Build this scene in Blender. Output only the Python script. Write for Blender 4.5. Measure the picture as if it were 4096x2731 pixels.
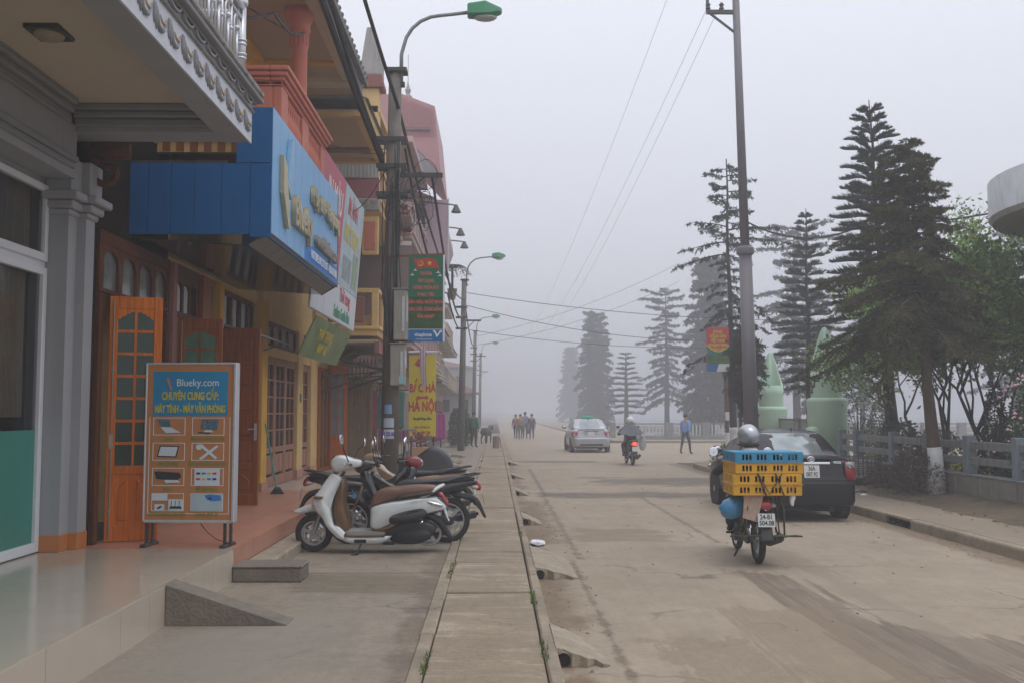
import bpy, bmesh, math, random
import numpy as np
from mathutils import Vector, Matrix, Euler
R = math.radians
random.seed(7)
for _o in list(bpy.data.objects):
    bpy.data.objects.remove(_o, do_unlink=True)
scene = bpy.context.scene
COL = scene.collection

# ------------------------------------------------------------------ camera
cam_data = bpy.data.cameras.new('camera')
cam = bpy.data.objects.new('camera', cam_data)
COL.objects.link(cam)
cam_data.sensor_width = 36.0
cam_data.lens = 35.0
cam_data.clip_end = 3000
cam.location = (0, 0, 1.75)
cam.rotation_euler = (R(90 + 4.03), 0, R(-0.98))
scene.camera = cam

# ------------------------------------------------------------------ sky, sun, exposure
SUN_EL, SUN_AZ = 72.0, 140.0           # high diffuse sun behind the cloud, over the camera's right shoulder
world = bpy.data.worlds.new('World')
scene.world = world
world.use_nodes = True
wn = world.node_tree.nodes
wl = world.node_tree.links
wn.clear()
w_out = wn.new('ShaderNodeOutputWorld')
w_bg = wn.new('ShaderNodeBackground')
w_sky = wn.new('ShaderNodeTexSky')
w_sky.sky_type = 'NISHITA'
w_sky.sun_disc = False
w_sky.sun_elevation = R(SUN_EL)
w_sky.sun_rotation = R(SUN_AZ)
w_sky.air_density = 1.0
w_sky.dust_density = 4.0
w_sky.ozone_density = 1.0
w_hs = wn.new('ShaderNodeHueSaturation')   # cloud takes the colour out of the sky
w_hs.inputs['Saturation'].default_value = 0.12
w_mix = wn.new('ShaderNodeMix')
w_mix.data_type = 'RGBA'
w_mix.inputs[0].default_value = 0.75
w_mix.inputs[7].default_value = (8.4, 8.7, 9.75, 1)   # even overcast
wl.new(w_sky.outputs[0], w_hs.inputs['Color'])
wl.new(w_hs.outputs[0], w_mix.inputs[6])
# overcast sky: the zenith is brighter than the horizon all the way round
w_tc = wn.new('ShaderNodeTexCoord')
w_sep = wn.new('ShaderNodeSeparateXYZ')
wl.new(w_tc.outputs['Generated'], w_sep.inputs[0])
w_rng = wn.new('ShaderNodeMapRange')
w_rng.inputs[1].default_value = 0.0
w_rng.inputs[2].default_value = 1.0
w_rng.inputs[3].default_value = 0.72
w_rng.inputs[4].default_value = 1.62
wl.new(w_sep.outputs['Z'], w_rng.inputs[0])
w_scale = wn.new('ShaderNodeVectorMath')
w_scale.operation = 'SCALE'
wl.new(w_mix.outputs[2], w_scale.inputs[0])
wl.new(w_rng.outputs[0], w_scale.inputs['Scale'])
wl.new(w_scale.outputs[0], w_bg.inputs['Color'])
wl.new(w_bg.outputs[0], w_out.inputs['Surface'])
w_bg.inputs['Strength'].default_value = 0.12

sun_data = bpy.data.lights.new('sun', 'SUN')
sun_data.energy = 0.5
sun_data.angle = R(40)
sun_data.color = (1.0, 0.96, 0.9)
sun = bpy.data.objects.new('sun', sun_data)
COL.objects.link(sun)
sun.location = (20, 20, 60)
sun.rotation_euler = (R(90 - SUN_EL), 0, R(180 - SUN_AZ))

scene.view_settings.view_transform = 'Standard'
scene.view_settings.look = 'None'
scene.view_settings.exposure = 0.0
scene.view_settings.gamma = 1.0
scene.view_settings.use_curve_mapping = False
scene.render.engine = 'CYCLES'
scene.cycles.volume_bounces = 1
scene.cycles.diffuse_bounces = 3
scene.cycles.max_bounces = 8
scene.cycles.transparent_max_bounces = 16
scene.cycles.use_denoising = True
scene.cycles.sample_clamp_indirect = 6.0

# ------------------------------------------------------------------ materials
MATS = {}


def _nt(name):
    m = bpy.data.materials.new(name)
    m.use_nodes = True
    nt = m.node_tree
    b = nt.nodes['Principled BSDF']
    return m, nt, b


def mat(name, col=(.5, .5, .5), rough=.6, metal=0.0, var=.12, scale=6.0, bump=0.0, bscale=60.0, dirt=None,
        dirt_amt=0.0, dirt_scale=3.0, spec=.5, coat=0.0, stretch=(1, 1, 1), alpha=None, trans=0.0, emit=None, estr=0.0,
        grain=0.0, streak=0.0):
    """procedural surface: base colour, broken by soft noise, optional dirt patches, wood-like grain, rain streaks and bump"""
    if name in MATS:
        return MATS[name]
    m, nt, b = _nt(name)
    N, L = nt.nodes, nt.links
    tc = N.new('ShaderNodeTexCoord')
    mp = N.new('ShaderNodeMapping')
    mp.inputs['Scale'].default_value = stretch
    L.new(tc.outputs['Object'], mp.inputs['Vector'])
    cur = None
    rgb = N.new('ShaderNodeRGB')
    rgb.outputs[0].default_value = (*col, 1)
    cur = rgb.outputs[0]
    if var > 0:
        n = N.new('ShaderNodeTexNoise')
        n.inputs['Scale'].default_value = scale
        n.inputs['Detail'].default_value = 6
        n.inputs['Roughness'].default_value = .62
        L.new(mp.outputs[0], n.inputs['Vector'])
        r = N.new('ShaderNodeMapRange')
        r.inputs[1].default_value = .25
        r.inputs[2].default_value = .75
        r.inputs[3].default_value = 1 - var
        r.inputs[4].default_value = 1 + var
        L.new(n.outputs['Fac'], r.inputs[0])
        mx = N.new('ShaderNodeVectorMath')
        mx.operation = 'SCALE'
        L.new(cur, mx.inputs[0])
        L.new(r.outputs[0], mx.inputs['Scale'])
        cur = mx.outputs[0]
    if grain > 0:
        mp2 = N.new('ShaderNodeMapping')
        mp2.inputs['Scale'].default_value = (28, 28, 1.6)
        L.new(tc.outputs['Object'], mp2.inputs['Vector'])
        n = N.new('ShaderNodeTexNoise')
        n.inputs['Scale'].default_value = 1.4
        n.inputs['Detail'].default_value = 5
        n.inputs['Distortion'].default_value = 1.2
        L.new(mp2.outputs[0], n.inputs['Vector'])
        r = N.new('ShaderNodeMapRange')
        r.inputs[1].default_value = .3
        r.inputs[2].default_value = .7
        r.inputs[3].default_value = 1 - grain
        r.inputs[4].default_value = 1 + grain * .6
        L.new(n.outputs['Fac'], r.inputs[0])
        mx = N.new('ShaderNodeVectorMath')
        mx.operation = 'SCALE'
        L.new(cur, mx.inputs[0])
        L.new(r.outputs[0], mx.inputs['Scale'])
        cur = mx.outputs[0]
    if dirt is not None and dirt_amt > 0:
        mp3 = N.new('ShaderNodeMapping')
        mp3.inputs['Scale'].default_value = (6, 6, .5) if streak else (1, 1, 1)
        L.new(tc.outputs['Object'], mp3.inputs['Vector'])
        n = N.new('ShaderNodeTexNoise')
        n.inputs['Scale'].default_value = dirt_scale
        n.inputs['Detail'].default_value = 8
        n.inputs['Roughness'].default_value = .7
        L.new(mp3.outputs[0], n.inputs['Vector'])
        r = N.new('ShaderNodeMapRange')
        r.inputs[1].default_value = .62 - .22 * dirt_amt
        r.inputs[2].default_value = .78 - .1 * dirt_amt
        r.inputs[3].default_value = 0
        r.inputs[4].default_value = min(1, .35 + dirt_amt * .6)
        L.new(n.outputs['Fac'], r.inputs[0])
        mx = N.new('ShaderNodeMix')
        mx.data_type = 'RGBA'
        L.new(r.outputs[0], mx.inputs[0])
        L.new(cur, mx.inputs[6])
        mx.inputs[7].default_value = (*dirt, 1)
        cur = mx.outputs[2]
    L.new(cur, b.inputs['Base Color'])
    b.inputs['Roughness'].default_value = rough
    b.inputs['Metallic'].default_value = metal
    b.inputs['Specular IOR Level'].default_value = spec
    if coat:
        b.inputs['Coat Weight'].default_value = coat
        b.inputs['Coat Roughness'].default_value = .08
    if trans:
        b.inputs['Transmission Weight'].default_value = trans
    if alpha is not None:
        b.inputs['Alpha'].default_value = alpha
    if emit is not None:
        b.inputs['Emission Color'].default_value = (*emit, 1)
        b.inputs['Emission Strength'].default_value = estr
    if bump > 0:
        n = N.new('ShaderNodeTexNoise')
        n.inputs['Scale'].default_value = bscale
        n.inputs['Detail'].default_value = 4
        L.new(mp.outputs[0], n.inputs['Vector'])
        bp = N.new('ShaderNodeBump')
        bp.inputs['Strength'].default_value = bump
        bp.inputs['Distance'].default_value = .02
        L.new(n.outputs['Fac'], bp.inputs['Height'])
        L.new(bp.outputs[0], b.inputs['Normal'])
    MATS[name] = m
    return m


def glass(name, tint=(.02, .03, .03), rough=.04, alpha=.75):
    """window pane: a dark glossy sheet one partly sees through"""
    if name in MATS:
        return MATS[name]
    m, nt, b = _nt(name)
    b.inputs['Base Color'].default_value = (*tint, 1)
    b.inputs['Roughness'].default_value = rough
    b.inputs['Specular IOR Level'].default_value = .6
    b.inputs['Alpha'].default_value = alpha
    MATS[name] = m
    return m


# ------------------------------------------------------------------ mesh helpers
class MB:
    """collects shapes for one mesh"""

    def __init__(s):
        s.v, s.f, s.m = [], [], []

    def add(s, vs, fs, mi=0):
        o = len(s.v)
        s.v += [tuple(v) for v in vs]
        s.f += [tuple(i + o for i in f) for f in fs]
        s.m += [mi] * len(fs)
        return s

    def box(s, x0, x1, y0, y1, z0, z1, mi=0):
        v = [(x, y, z) for z in (z0, z1) for y in (y0, y1) for x in (x0, x1)]
        return s.add(v, [(0, 2, 3, 1), (4, 5, 7, 6), (0, 1, 5, 4), (2, 6, 7, 3), (0, 4, 6, 2), (1, 3, 7, 5)], mi)

    def bar(s, p0, p1, w, h, up=(0, 0, 1), mi=0):
        p0, p1, up = Vector(p0), Vector(p1), Vector(up)
        d = (p1 - p0).normalized()
        a = d.cross(up)
        if a.length < 1e-4:
            a = d.cross(Vector((0, 1, 0)))
        a.normalize()
        b = a.cross(d).normalized()
        a *= w / 2
        b *= h / 2
        v = [p + i * a + j * b for p in (p0, p1) for i, j in ((-1, -1), (1, -1), (1, 1), (-1, 1))]
        return s.add(v, [(3, 2, 1, 0), (4, 5, 6, 7), (0, 1, 5, 4), (1, 2, 6, 5), (2, 3, 7, 6), (3, 0, 4, 7)], mi)

    def tube(s, pts, r, n=6, cap=True, mi=0, flat=1.0):
        pts = [Vector(p) for p in pts]
        k = len(pts)
        rr = r if isinstance(r, (list, tuple)) else [r] * k
        rings = []
        prev = None
        for i, p in enumerate(pts):
            d = (pts[min(i + 1, k - 1)] - pts[max(i - 1, 0)])
            if d.length < 1e-9:
                d = Vector((0, 0, 1))
            d.normalize()
            if prev is None:
                a = d.cross(Vector((0, 0, 1)))
                if a.length < .05:
                    a = d.cross(Vector((0, 1, 0)))
            else:
                a = prev - d * prev.dot(d)
                if a.length < 1e-5:
                    a = d.cross(Vector((1, 0, 0)))
            a.normalize()
            prev = a
            b = d.cross(a)
            rings.append([p + rr[i] * (a * math.cos(2 * math.pi * j / n) + b * flat * math.sin(2 * math.pi * j / n)) for j in range(n)])
        return s.loft(rings, cap, mi)

    def cyl(s, p0, p1, r0, r1=None, n=12, cap=True, mi=0):
        return s.tube([p0, p1], [r0, r0 if r1 is None else r1], n, cap, mi)

    def loft(s, rings, cap=True, mi=0, closed=True):
        n = len(rings[0])
        v = [p for r in rings for p in r]
        f = []
        for i in range(len(rings) - 1):
            for j in range(n if closed else n - 1):
                a, b = i * n + j, i * n + (j + 1) % n
                f.append((a, b, b + n, a + n))
        if cap:
            f.append(tuple(range(n))[::-1])
            f.append(tuple((len(rings) - 1) * n + j for j in range(n)))
        return s.add(v, f, mi)

    def lathe(s, prof, c=(0, 0, 0), n=16, axis='z', mi=0, cap=True):
        rings = []
        for r, h in prof:
            ring = []
            for j in range(n):
                a = 2 * math.pi * j / n
                u, w = r * math.cos(a), r * math.sin(a)
                p = {'z': (u, w, h), 'y': (u, h, w), 'x': (h, u, w)}[axis]
                ring.append((c[0] + p[0], c[1] + p[1], c[2] + p[2]))
            rings.append(ring)
        return s.loft(rings, cap, mi)

    def prism(s, poly, d0, d1, axis='x', mi=0):
        """extrude a 2D outline along an axis: x -> (y,z), y -> (x,z), z -> (x,y)"""
        def q(p, d):
            return {'x': (d, p[0], p[1]), 'y': (p[0], d, p[1]), 'z': (p[0], p[1], d)}[axis]
        n = len(poly)
        v = [q(p, d0) for p in poly] + [q(p, d1) for p in poly]
        f = [tuple(range(n))[::-1], tuple(range(n, 2 * n))] + [(i, (i + 1) % n, (i + 1) % n + n, i + n) for i in range(n)]
        return s.add(v, f, mi)

    def ell(s, c, rx, ry, rz, nu=12, nv=8, mi=0, top=1.0, bot=-1.0):
        rings = []
        for i in range(nv + 1):
            t = bot + (top - bot) * i / nv
            t = math.sin(t * math.pi / 2)
            k = math.sqrt(max(0, 1 - t * t)) + 1e-4
            rings.append([(c[0] + rx * k * math.cos(2 * math.pi * j / nu), c[1] + ry * k * math.sin(2 * math.pi * j / nu), c[2] + rz * t) for j in range(nu)])
        return s.loft(rings, True, mi)

    def torus(s, c, rad, r, axis='x', n=24, k=8, mi=0, flat=1.0):
        v, f = [], []
        for i in range(n):
            a = 2 * math.pi * i / n
            for j in range(k):
                b = 2 * math.pi * j / k
                q = rad + r * math.cos(b)
                w = r * flat * math.sin(b)
                u, t = q * math.cos(a), q * math.sin(a)
                p = {'x': (w, u, t), 'y': (u, w, t), 'z': (u, t, w)}[axis]
                v.append((c[0] + p[0], c[1] + p[1], c[2] + p[2]))
                f.append((i * k + j, ((i + 1) % n) * k + j, ((i + 1) % n) * k + (j + 1) % k, i * k + (j + 1) % k))
        return s.add(v, f, mi)

    def quad(s, a, b, c, d, mi=0):
        return s.add([a, b, c, d], [(0, 1, 2, 3)], mi)

    def plate(s, pts, n, t, mi=0):
        """thin solid: a planar outline pushed along vector n by thickness t"""
        n = Vector(n).normalized() * t
        a = [Vector(p) for p in pts]
        k = len(a)
        return s.add(a + [p + n for p in a], [tuple(range(k))[::-1], tuple(range(k, 2 * k))] + [(i, (i + 1) % k, (i + 1) % k + k, i + k) for i in range(k)], mi)

    def xf(s, M):
        s.v = [tuple(M @ Vector(v)) for v in s.v]
        return s


BASE = {}


def _mesh(name, mb, mats, off=(0, 0, 0), smooth=False, fix=True):
    me = bpy.data.meshes.new(name)
    v = [(p[0] - off[0], p[1] - off[1], p[2] - off[2]) for p in mb.v] if any(off) else mb.v
    me.from_pydata(v, [], mb.f)
    for m in (mats if isinstance(mats, (list, tuple)) else [mats]):
        me.materials.append(m)
    if isinstance(mats, (list, tuple)) and len(mats) > 1:
        me.polygons.foreach_set('material_index', mb.m)
    if fix:
        bm = bmesh.new()
        bm.from_mesh(me)
        bmesh.ops.recalc_face_normals(bm, faces=bm.faces)
        bm.to_mesh(me)
        bm.free()
    if smooth:
        me.shade_smooth()
    me.update()
    return me


def tag(o, label=None, cat=None, group=None, kind=None):
    if label:
        o['label'] = label
    if cat:
        o['category'] = cat
    if group:
        o['group'] = group
    if kind:
        o['kind'] = kind
    return o


def root_of(o):
    while o.parent is not None:
        o = o.parent
    return o


def obj(name, mb, mats, parent=None, smooth=False, bevel=0.0, sub=0, seg=1, angle=40, fix=True, loc=None, rot=None):
    """ONE mesh object. Under a parent with a BASE its shapes are given in world coordinates."""
    off = (0, 0, 0)
    if parent is not None:
        off = BASE.get(root_of(parent).name, (0, 0, 0))
    if loc is not None and parent is None:
        off = loc
    me = mb if isinstance(mb, bpy.types.Mesh) else _mesh(name, mb, mats, off, smooth, fix)
    o = bpy.data.objects.new(name, me)
    COL.objects.link(o)
    if loc is not None:
        o.location = loc
    if rot is not None:
        o.rotation_euler = rot
    o.parent = parent
    if bevel:
        b = o.modifiers.new('bevel', 'BEVEL')
        b.width = bevel
        b.segments = seg
        b.limit_method = 'ANGLE'
        b.angle_limit = R(angle)
    if sub:
        b = o.modifiers.new('sub', 'SUBSURF')
        b.levels = b.render_levels = sub
    return o


def thing(name, label, cat, loc=(0, 0, 0), rot=0.0, group=None, world=True, kind=None):
    """an Empty at the thing's base that parents its parts"""
    o = bpy.data.objects.new(name, None)
    o.empty_display_size = .2
    COL.objects.link(o)
    o.location = loc
    o.rotation_euler = rot if isinstance(rot, (tuple, list)) else (0, 0, rot)
    if world:
        BASE[o.name] = tuple(loc)
    return tag(o, label, cat, group, kind)


def copy_tree(o, parent=None):
    c = o.copy()
    COL.objects.link(c)
    c.parent = parent
    for ch in list(o.children):
        copy_tree(ch, c)
    return c


def text(body, size, m, parent, M, name='lettering', ext=.002, align='CENTER', sx=1.0, bold=0.0, space=1.0):
    """flat lettering: M places the text's XY plane in the world (or in the parent's space)"""
    cu = bpy.data.curves.new(name, 'FONT')
    cu.body = body
    cu.size = size
    cu.align_x = align
    cu.align_y = 'CENTER'
    cu.extrude = ext
    cu.offset = bold
    cu.resolution_u = 3
    cu.space_character = space
    t = bpy.data.objects.new('tmp_text', cu)
    COL.objects.link(t)
    dg = bpy.context.evaluated_depsgraph_get()
    me = bpy.data.meshes.new_from_object(t.evaluated_get(dg))
    bpy.data.objects.remove(t, do_unlink=True)
    bpy.data.curves.remove(cu)
    me.name = name
    me.transform(M @ Matrix.Diagonal((sx, 1, 1, 1)))
    off = BASE.get(root_of(parent).name, (0, 0, 0)) if parent else (0, 0, 0)
    me.transform(Matrix.Translation((-off[0], -off[1], -off[2])))
    me.materials.clear()
    me.materials.append(m)
    o = bpy.data.objects.new(name, me)
    COL.objects.link(o)
    o.parent = parent
    return o


def frame_at(origin, xdir, ydir):
    """matrix whose local X runs along xdir and Y along ydir, at origin"""
    x = Vector(xdir).normalized()
    z = x.cross(Vector(ydir)).normalized()
    y = z.cross(x)
    return Matrix.Translation(Vector(origin)) @ Matrix((x, y, z)).transposed().to_4x4()


def big_mesh(name, V, F, m, smooth=False):
    """numpy arrays -> mesh (triangles or quads)"""
    me = bpy.data.meshes.new(name)
    k = F.shape[1]
    me.vertices.add(len(V))
    me.vertices.foreach_set('co', V.astype(np.float32).ravel())
    me.loops.add(F.size)
    me.loops.foreach_set('vertex_index', F.astype(np.int32).ravel())
    me.polygons.add(len(F))
    me.polygons.foreach_set('loop_start', np.arange(0, F.size, k, dtype=np.int32))
    me.polygons.foreach_set('loop_total', np.full(len(F), k, dtype=np.int32))
    me.materials.append(m)
    me.update(calc_edges=True)
    me.validate()
    return me

# ================================================================== ground, road, pavements
def band_mask(nt, x0, x1, y0, y1, soft=.15, amp=.5, nscale=3.0, stretch=(1, 1, 1), thr=None):
    """0..1 mask of a ragged rectangular patch in object XY"""
    N, L = nt.nodes, nt.links
    tc = N.new('ShaderNodeTexCoord')
    mp = N.new('ShaderNodeMapping')
    mp.inputs['Scale'].default_value = stretch
    L.new(tc.outputs['Object'], mp.inputs[0])
    no = N.new('ShaderNodeTexNoise')
    no.inputs['Scale'].default_value = nscale
    no.inputs['Detail'].default_value = 7
    no.inputs['Roughness'].default_value = .68
    L.new(mp.outputs[0], no.inputs['Vector'])
    sp = N.new('ShaderNodeSeparateXYZ')
    L.new(tc.outputs['Object'], sp.inputs[0])

    def M(op, a, b):
        m = N.new('ShaderNodeMath')
        m.operation = op
        for i, q in enumerate((a, b)):
            if isinstance(q, (int, float)):
                m.inputs[i].default_value = q
            else:
                L.new(q, m.inputs[i])
        return m.outputs[0]
    cx, hx, cy, hy = (x0 + x1) / 2, (x1 - x0) / 2, (y0 + y1) / 2, (y1 - y0) / 2
    dx = M('SUBTRACT', M('ABSOLUTE', M('SUBTRACT', sp.outputs[0], cx), 0), hx)
    dy = M('SUBTRACT', M('ABSOLUTE', M('SUBTRACT', sp.outputs[1], cy), 0), hy)
    d = M('MAXIMUM', dx, dy)
    d = M('ADD', d, M('MULTIPLY', M('SUBTRACT', no.outputs['Fac'], .5), amp * 2))
    r = N.new('ShaderNodeMapRange')
    r.inputs[1].default_value = soft
    r.inputs[2].default_value = -soft
    r.inputs[3].default_value = 0
    r.inputs[4].default_value = 1
    L.new(d, r.inputs[0])
    n2 = N.new('ShaderNodeTexNoise')
    n2.inputs['Scale'].default_value = nscale * 4.5
    n2.inputs['Detail'].default_value = 8
    n2.inputs['Roughness'].default_value = .75
    L.new(mp.outputs[0], n2.inputs['Vector'])
    r2 = N.new('ShaderNodeMapRange')
    r2.inputs[1].default_value = .36
    r2.inputs[2].default_value = .58
    r2.inputs[3].default_value = .5
    r2.inputs[4].default_value = 1
    L.new(n2.outputs['Fac'], r2.inputs[0])
    return M('MULTIPLY', r.outputs[0], r2.outputs[0])


def ground_mat(name, col, patches, rough=.85, var=.1, bump=.25, speck=.25, col2=None, crack=.55, mottle=.09):
    """concrete / dust surface: two scales of noise, fine speckle and mud or damp patches with shapes of their own"""
    m, nt, b = _nt(name)
    N, L = nt.nodes, nt.links
    tc = N.new('ShaderNodeTexCoord')

    def noise(sc, det=6, ro=.6, st=(1, 1, 1)):
        mp = N.new('ShaderNodeMapping')
        mp.inputs['Scale'].default_value = st
        L.new(tc.outputs['Object'], mp.inputs[0])
        n = N.new('ShaderNodeTexNoise')
        n.inputs['Scale'].default_value = sc
        n.inputs['Detail'].default_value = det
        n.inputs['Roughness'].default_value = ro
        L.new(mp.outputs[0], n.inputs['Vector'])
        return n.outputs['Fac']

    def rng(s, a, b_, c, d):
        r = N.new('ShaderNodeMapRange')
        for i, q in enumerate((a, b_, c, d)):
            r.inputs[i + 1].default_value = q
        L.new(s, r.inputs[0])
        return r.outputs[0]

    def mix(f, a, b_):
        x = N.new('ShaderNodeMix')
        x.data_type = 'RGBA'
        for s, q in ((0, f), (6, a), (7, b_)):
            if isinstance(q, (int, float)):
                x.inputs[s].default_value = q
            elif isinstance(q, tuple):
                x.inputs[s].default_value = (*q, 1)
            else:
                L.new(q, x.inputs[s])
        return x.outputs[2]

    def scale(c, f):
        x = N.new('ShaderNodeVectorMath')
        x.operation = 'SCALE'
        L.new(c, x.inputs[0])
        L.new(f, x.inputs['Scale'])
        return x.outputs[0]
    c2 = col2 or tuple(v * .72 for v in col)
    cur = mix(rng(noise(.55, 5, .65), .38, .66, 0, 1), col, c2)
    cur = scale(cur, rng(noise(3.5, 8, .7), .3, .7, 1 - var, 1 + var))
    cur = scale(cur, rng(noise(140, 2, .6), .35, .7, 1 - speck, 1 + speck * .6))
    cur = scale(cur, rng(noise(1.0, 6, .7, (9, .8, 1)), .3, .7, .92, 1.06))
    # hairline cracks and finer mottling
    cur = scale(cur, rng(noise(17, 5, .75), .3, .72, 1 - mottle, 1 + mottle * .8))
    if crack > 0:
        wv = N.new('ShaderNodeTexNoise')
        wv.inputs['Scale'].default_value = 2.5
        L.new(tc.outputs['Object'], wv.inputs['Vector'])
        ad = N.new('ShaderNodeVectorMath')
        ad.operation = 'ADD'
        sc_n = N.new('ShaderNodeVectorMath')
        sc_n.operation = 'SCALE'
        sc_n.inputs['Scale'].default_value = .5
        L.new(wv.outputs['Color'], sc_n.inputs[0])
        L.new(tc.outputs['Object'], ad.inputs[0])
        L.new(sc_n.outputs[0], ad.inputs[1])
        vo = N.new('ShaderNodeTexVoronoi')
        vo.feature = 'DISTANCE_TO_EDGE'
        vo.inputs['Scale'].default_value = crack
        L.new(ad.outputs[0], vo.inputs['Vector'])
        ln = rng(vo.outputs['Distance'], .0, .011, 1, 0)
        gate = rng(noise(.8, 3, .6), .46, .6, 0, .75)
        k0 = N.new('ShaderNodeMath')
        k0.operation = 'MULTIPLY'
        L.new(ln, k0.inputs[0])
        L.new(gate, k0.inputs[1])
        cur = mix(k0.outputs[0], cur, tuple(v * .3 for v in col))
    rcur = None
    for (x0, x1, y0, y1, soft, amp, ns, st, pc, strength, wet) in patches:
        mk = band_mask(nt, x0, x1, y0, y1, soft, amp, ns, st)
        k = N.new('ShaderNodeMath')
        k.operation = 'MULTIPLY'
        L.new(mk, k.inputs[0])
        k.inputs[1].default_value = strength
        cur = mix(k.outputs[0], cur, pc)
        if wet:
            rr = N.new('ShaderNodeMix')
            rr.data_type = 'FLOAT'
            L.new(k.outputs[0], rr.inputs[0])
            if rcur is None:
                rr.inputs[2].default_value = rough
            else:
                L.new(rcur, rr.inputs[2])
            rr.inputs[3].default_value = .42
            rcur = rr.outputs[0]
    L.new(cur, b.inputs['Base Color'])
    b.inputs['Roughness'].default_value = rough
    if rcur is not None:
        L.new(rcur, b.inputs['Roughness'])
    b.inputs['Specular IOR Level'].default_value = .35
    bp = N.new('ShaderNodeBump')
    bp.inputs['Strength'].default_value = bump
    bp.inputs['Distance'].default_value = .02
    h = N.new('ShaderNodeMath')
    h.operation = 'ADD'
    L.new(noise(35, 6, .7), h.inputs[0])
    L.new(noise(4, 5, .6), h.inputs[1])
    L.new(h.outputs[0], bp.inputs['Height'])
    L.new(bp.outputs[0], b.inputs['Normal'])
    return m


MUD = (.17, .118, .072)
DAMP = (.115, .098, .08)
S1, SY, SX = (1, 1, 1), (1, .22, 1), (.25, 1.2, 1)
road_patches = [
    # x0, x1, y0, y1, soft, noise amp, noise scale, noise stretch, colour, strength, wet
    (1.0, 7.5, 20.5, 21.9, .12, 1.7, .9, (.45, 1.0, 1), DAMP, .9, False),
    (2.4, 11, 24.0, 26.6, .15, 2.4, .8, (.4, .8, 1), DAMP, .85, False),
    (.7, 3.6, 34.5, 36.0, .15, .7, 1.6, SX, DAMP, .8, False),
    (.42, .62, 4, 80, .10, .75, 1.5, (1, .5, 1), MUD, .9, False),
    (.42, .9, 13.4, 19.6, .12, .6, 2.0, S1, MUD, .85, False),
    (.42, .75, 8.2, 10.6, .1, .5, 2.2, S1, MUD, .7, False),
    (2.75, 3.3, 3, 11.0, .05, .95, .7, (4, .2, 1), (.15, .118, .088), .9, False),
    (3.3, 4.3, 3, 8.0, .05, 1.5, .65, (3.6, .25, 1), (.15, .118, .088), .9, False),
    (2.0, 2.9, 3, 9.0, .05, .6, 2.2, (6, .22, 1), (.22, .165, .11), .7, False),
    (1.2, 2.0, 3, 7.8, .05, .75, 2.6, (2.2, .7, 1), (.22, .165, .11), .7, False),
    (3.4, 3.7, 7, 13, .03, .42, 2.5, (7, .16, 1), (.24, .19, .14), .6, False),
    (1.2, 2.4, 13.6, 15.2, .05, .75, 1.8, SX, MUD, .55, False),
    (5.85, 6.25, 3, 34, .08, .35, 2.5, (1, .5, 1), MUD, .9, False),
    (.98, 1.05, 12, 21, .03, .16, 5, S1, (.11, .09, .07), .7, False),     # joint beside the gutter
    (1.02, 1.09, 21, 31, .03, .16, 5, S1, (.10, .085, .07), .8, False),
    (.88, .93, 4, 12, .02, .14, 4, S1, (.12, .09, .06), .8, False),
    (2.97, 3.03, 13.5, 20.6, .03, .14, 5, S1, (.10, .085, .065), .8, False),  # joint in mid road
    (1, 6.2, 29.95, 30.02, .02, .06, 2, S1, (.12, .10, .08), .6, False),
]
m_road = ground_mat('road_concrete', (.365, .298, .222), road_patches, rough=.85, var=.09, bump=.2, speck=.2, col2=(.305, .245, .175), crack=.4, mottle=.12)
m_apron = ground_mat('apron_concrete', (.315, .258, .19), [
    (-1.95, -.62, 9.2, 10.3, .08, .45, 2.2, SX, (.14, .112, .07), .7, False),
    (-.72, -.52, 4, 12, .06, .35, 3, S1, (.12, .09, .06), .65, False),
    (-2.6, -.5, 10.36, 10.42, .02, .03, 3, S1, (.09, .075, .06), .7, False),
    (-2.6, -.5, 14.3, 14.36, .02, .03, 3, S1, (.09, .075, .06), .7, False),
    (-2.6, -.5, 20.3, 20.36, .02, .05, 3, S1, (.09, .075, .06), .7, False),
    (-2.4, -1.2, 5.2, 8.4, .3, 1.0, .9, S1, (.27, .24, .2), .8, False)], rough=.8, var=.14, bump=.3, speck=.2, col2=(.27, .235, .19), crack=.8, mottle=.14)
m_slab = ground_mat('walk_slab_concrete', (.45, .37, .275), [(-.6, .5, 3, 80, .05, 3.2, 2.2, (.5, 3.2, 1), (.22, .165, .105), .6, False)], rough=.88, var=.2, bump=.6, speck=.35, col2=(.33, .27, .2), crack=1.1, mottle=.2)
m_kerb = ground_mat('kerb_concrete', (.37, .3, .215), [], rough=.88, var=.22, bump=.4, speck=.25, col2=(.24, .2, .15))
m_rwalk = ground_mat('pavement_dusty', (.345, .285, .215), [(7.45, 8.6, 4, 34, .2, .55, 1.6, S1, (.12, .088, .058), .95, False), (6.3, 8.5, 4, 34, .05, 2.4, 3, S1, (.26, .2, .14), .5, False)], rough=.9, var=.12, bump=.3)
m_soil = ground_mat('soil', (.16, .12, .08), [], rough=.95, var=.25, bump=.7, speck=.3, col2=(.1, .085, .05))
m_moss = mat('moss_green', (.09, .13, .03), .9, var=.3, scale=30)
m_darkgap = mat('gap_dark', (.022, .018, .014), .95, var=.2)
m_conc = mat('raw_concrete', (.20, .17, .135), .9, var=.2, scale=9, bump=.6, bscale=50, dirt=(.09, .08, .06), dirt_amt=.5, dirt_scale=4)
m_conc_lt = mat('pale_concrete', (.33, .275, .205), .9, var=.25, scale=7, bump=.6, bscale=40, dirt=(.17, .13, .085), dirt_amt=.6, dirt_scale=4)

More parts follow.
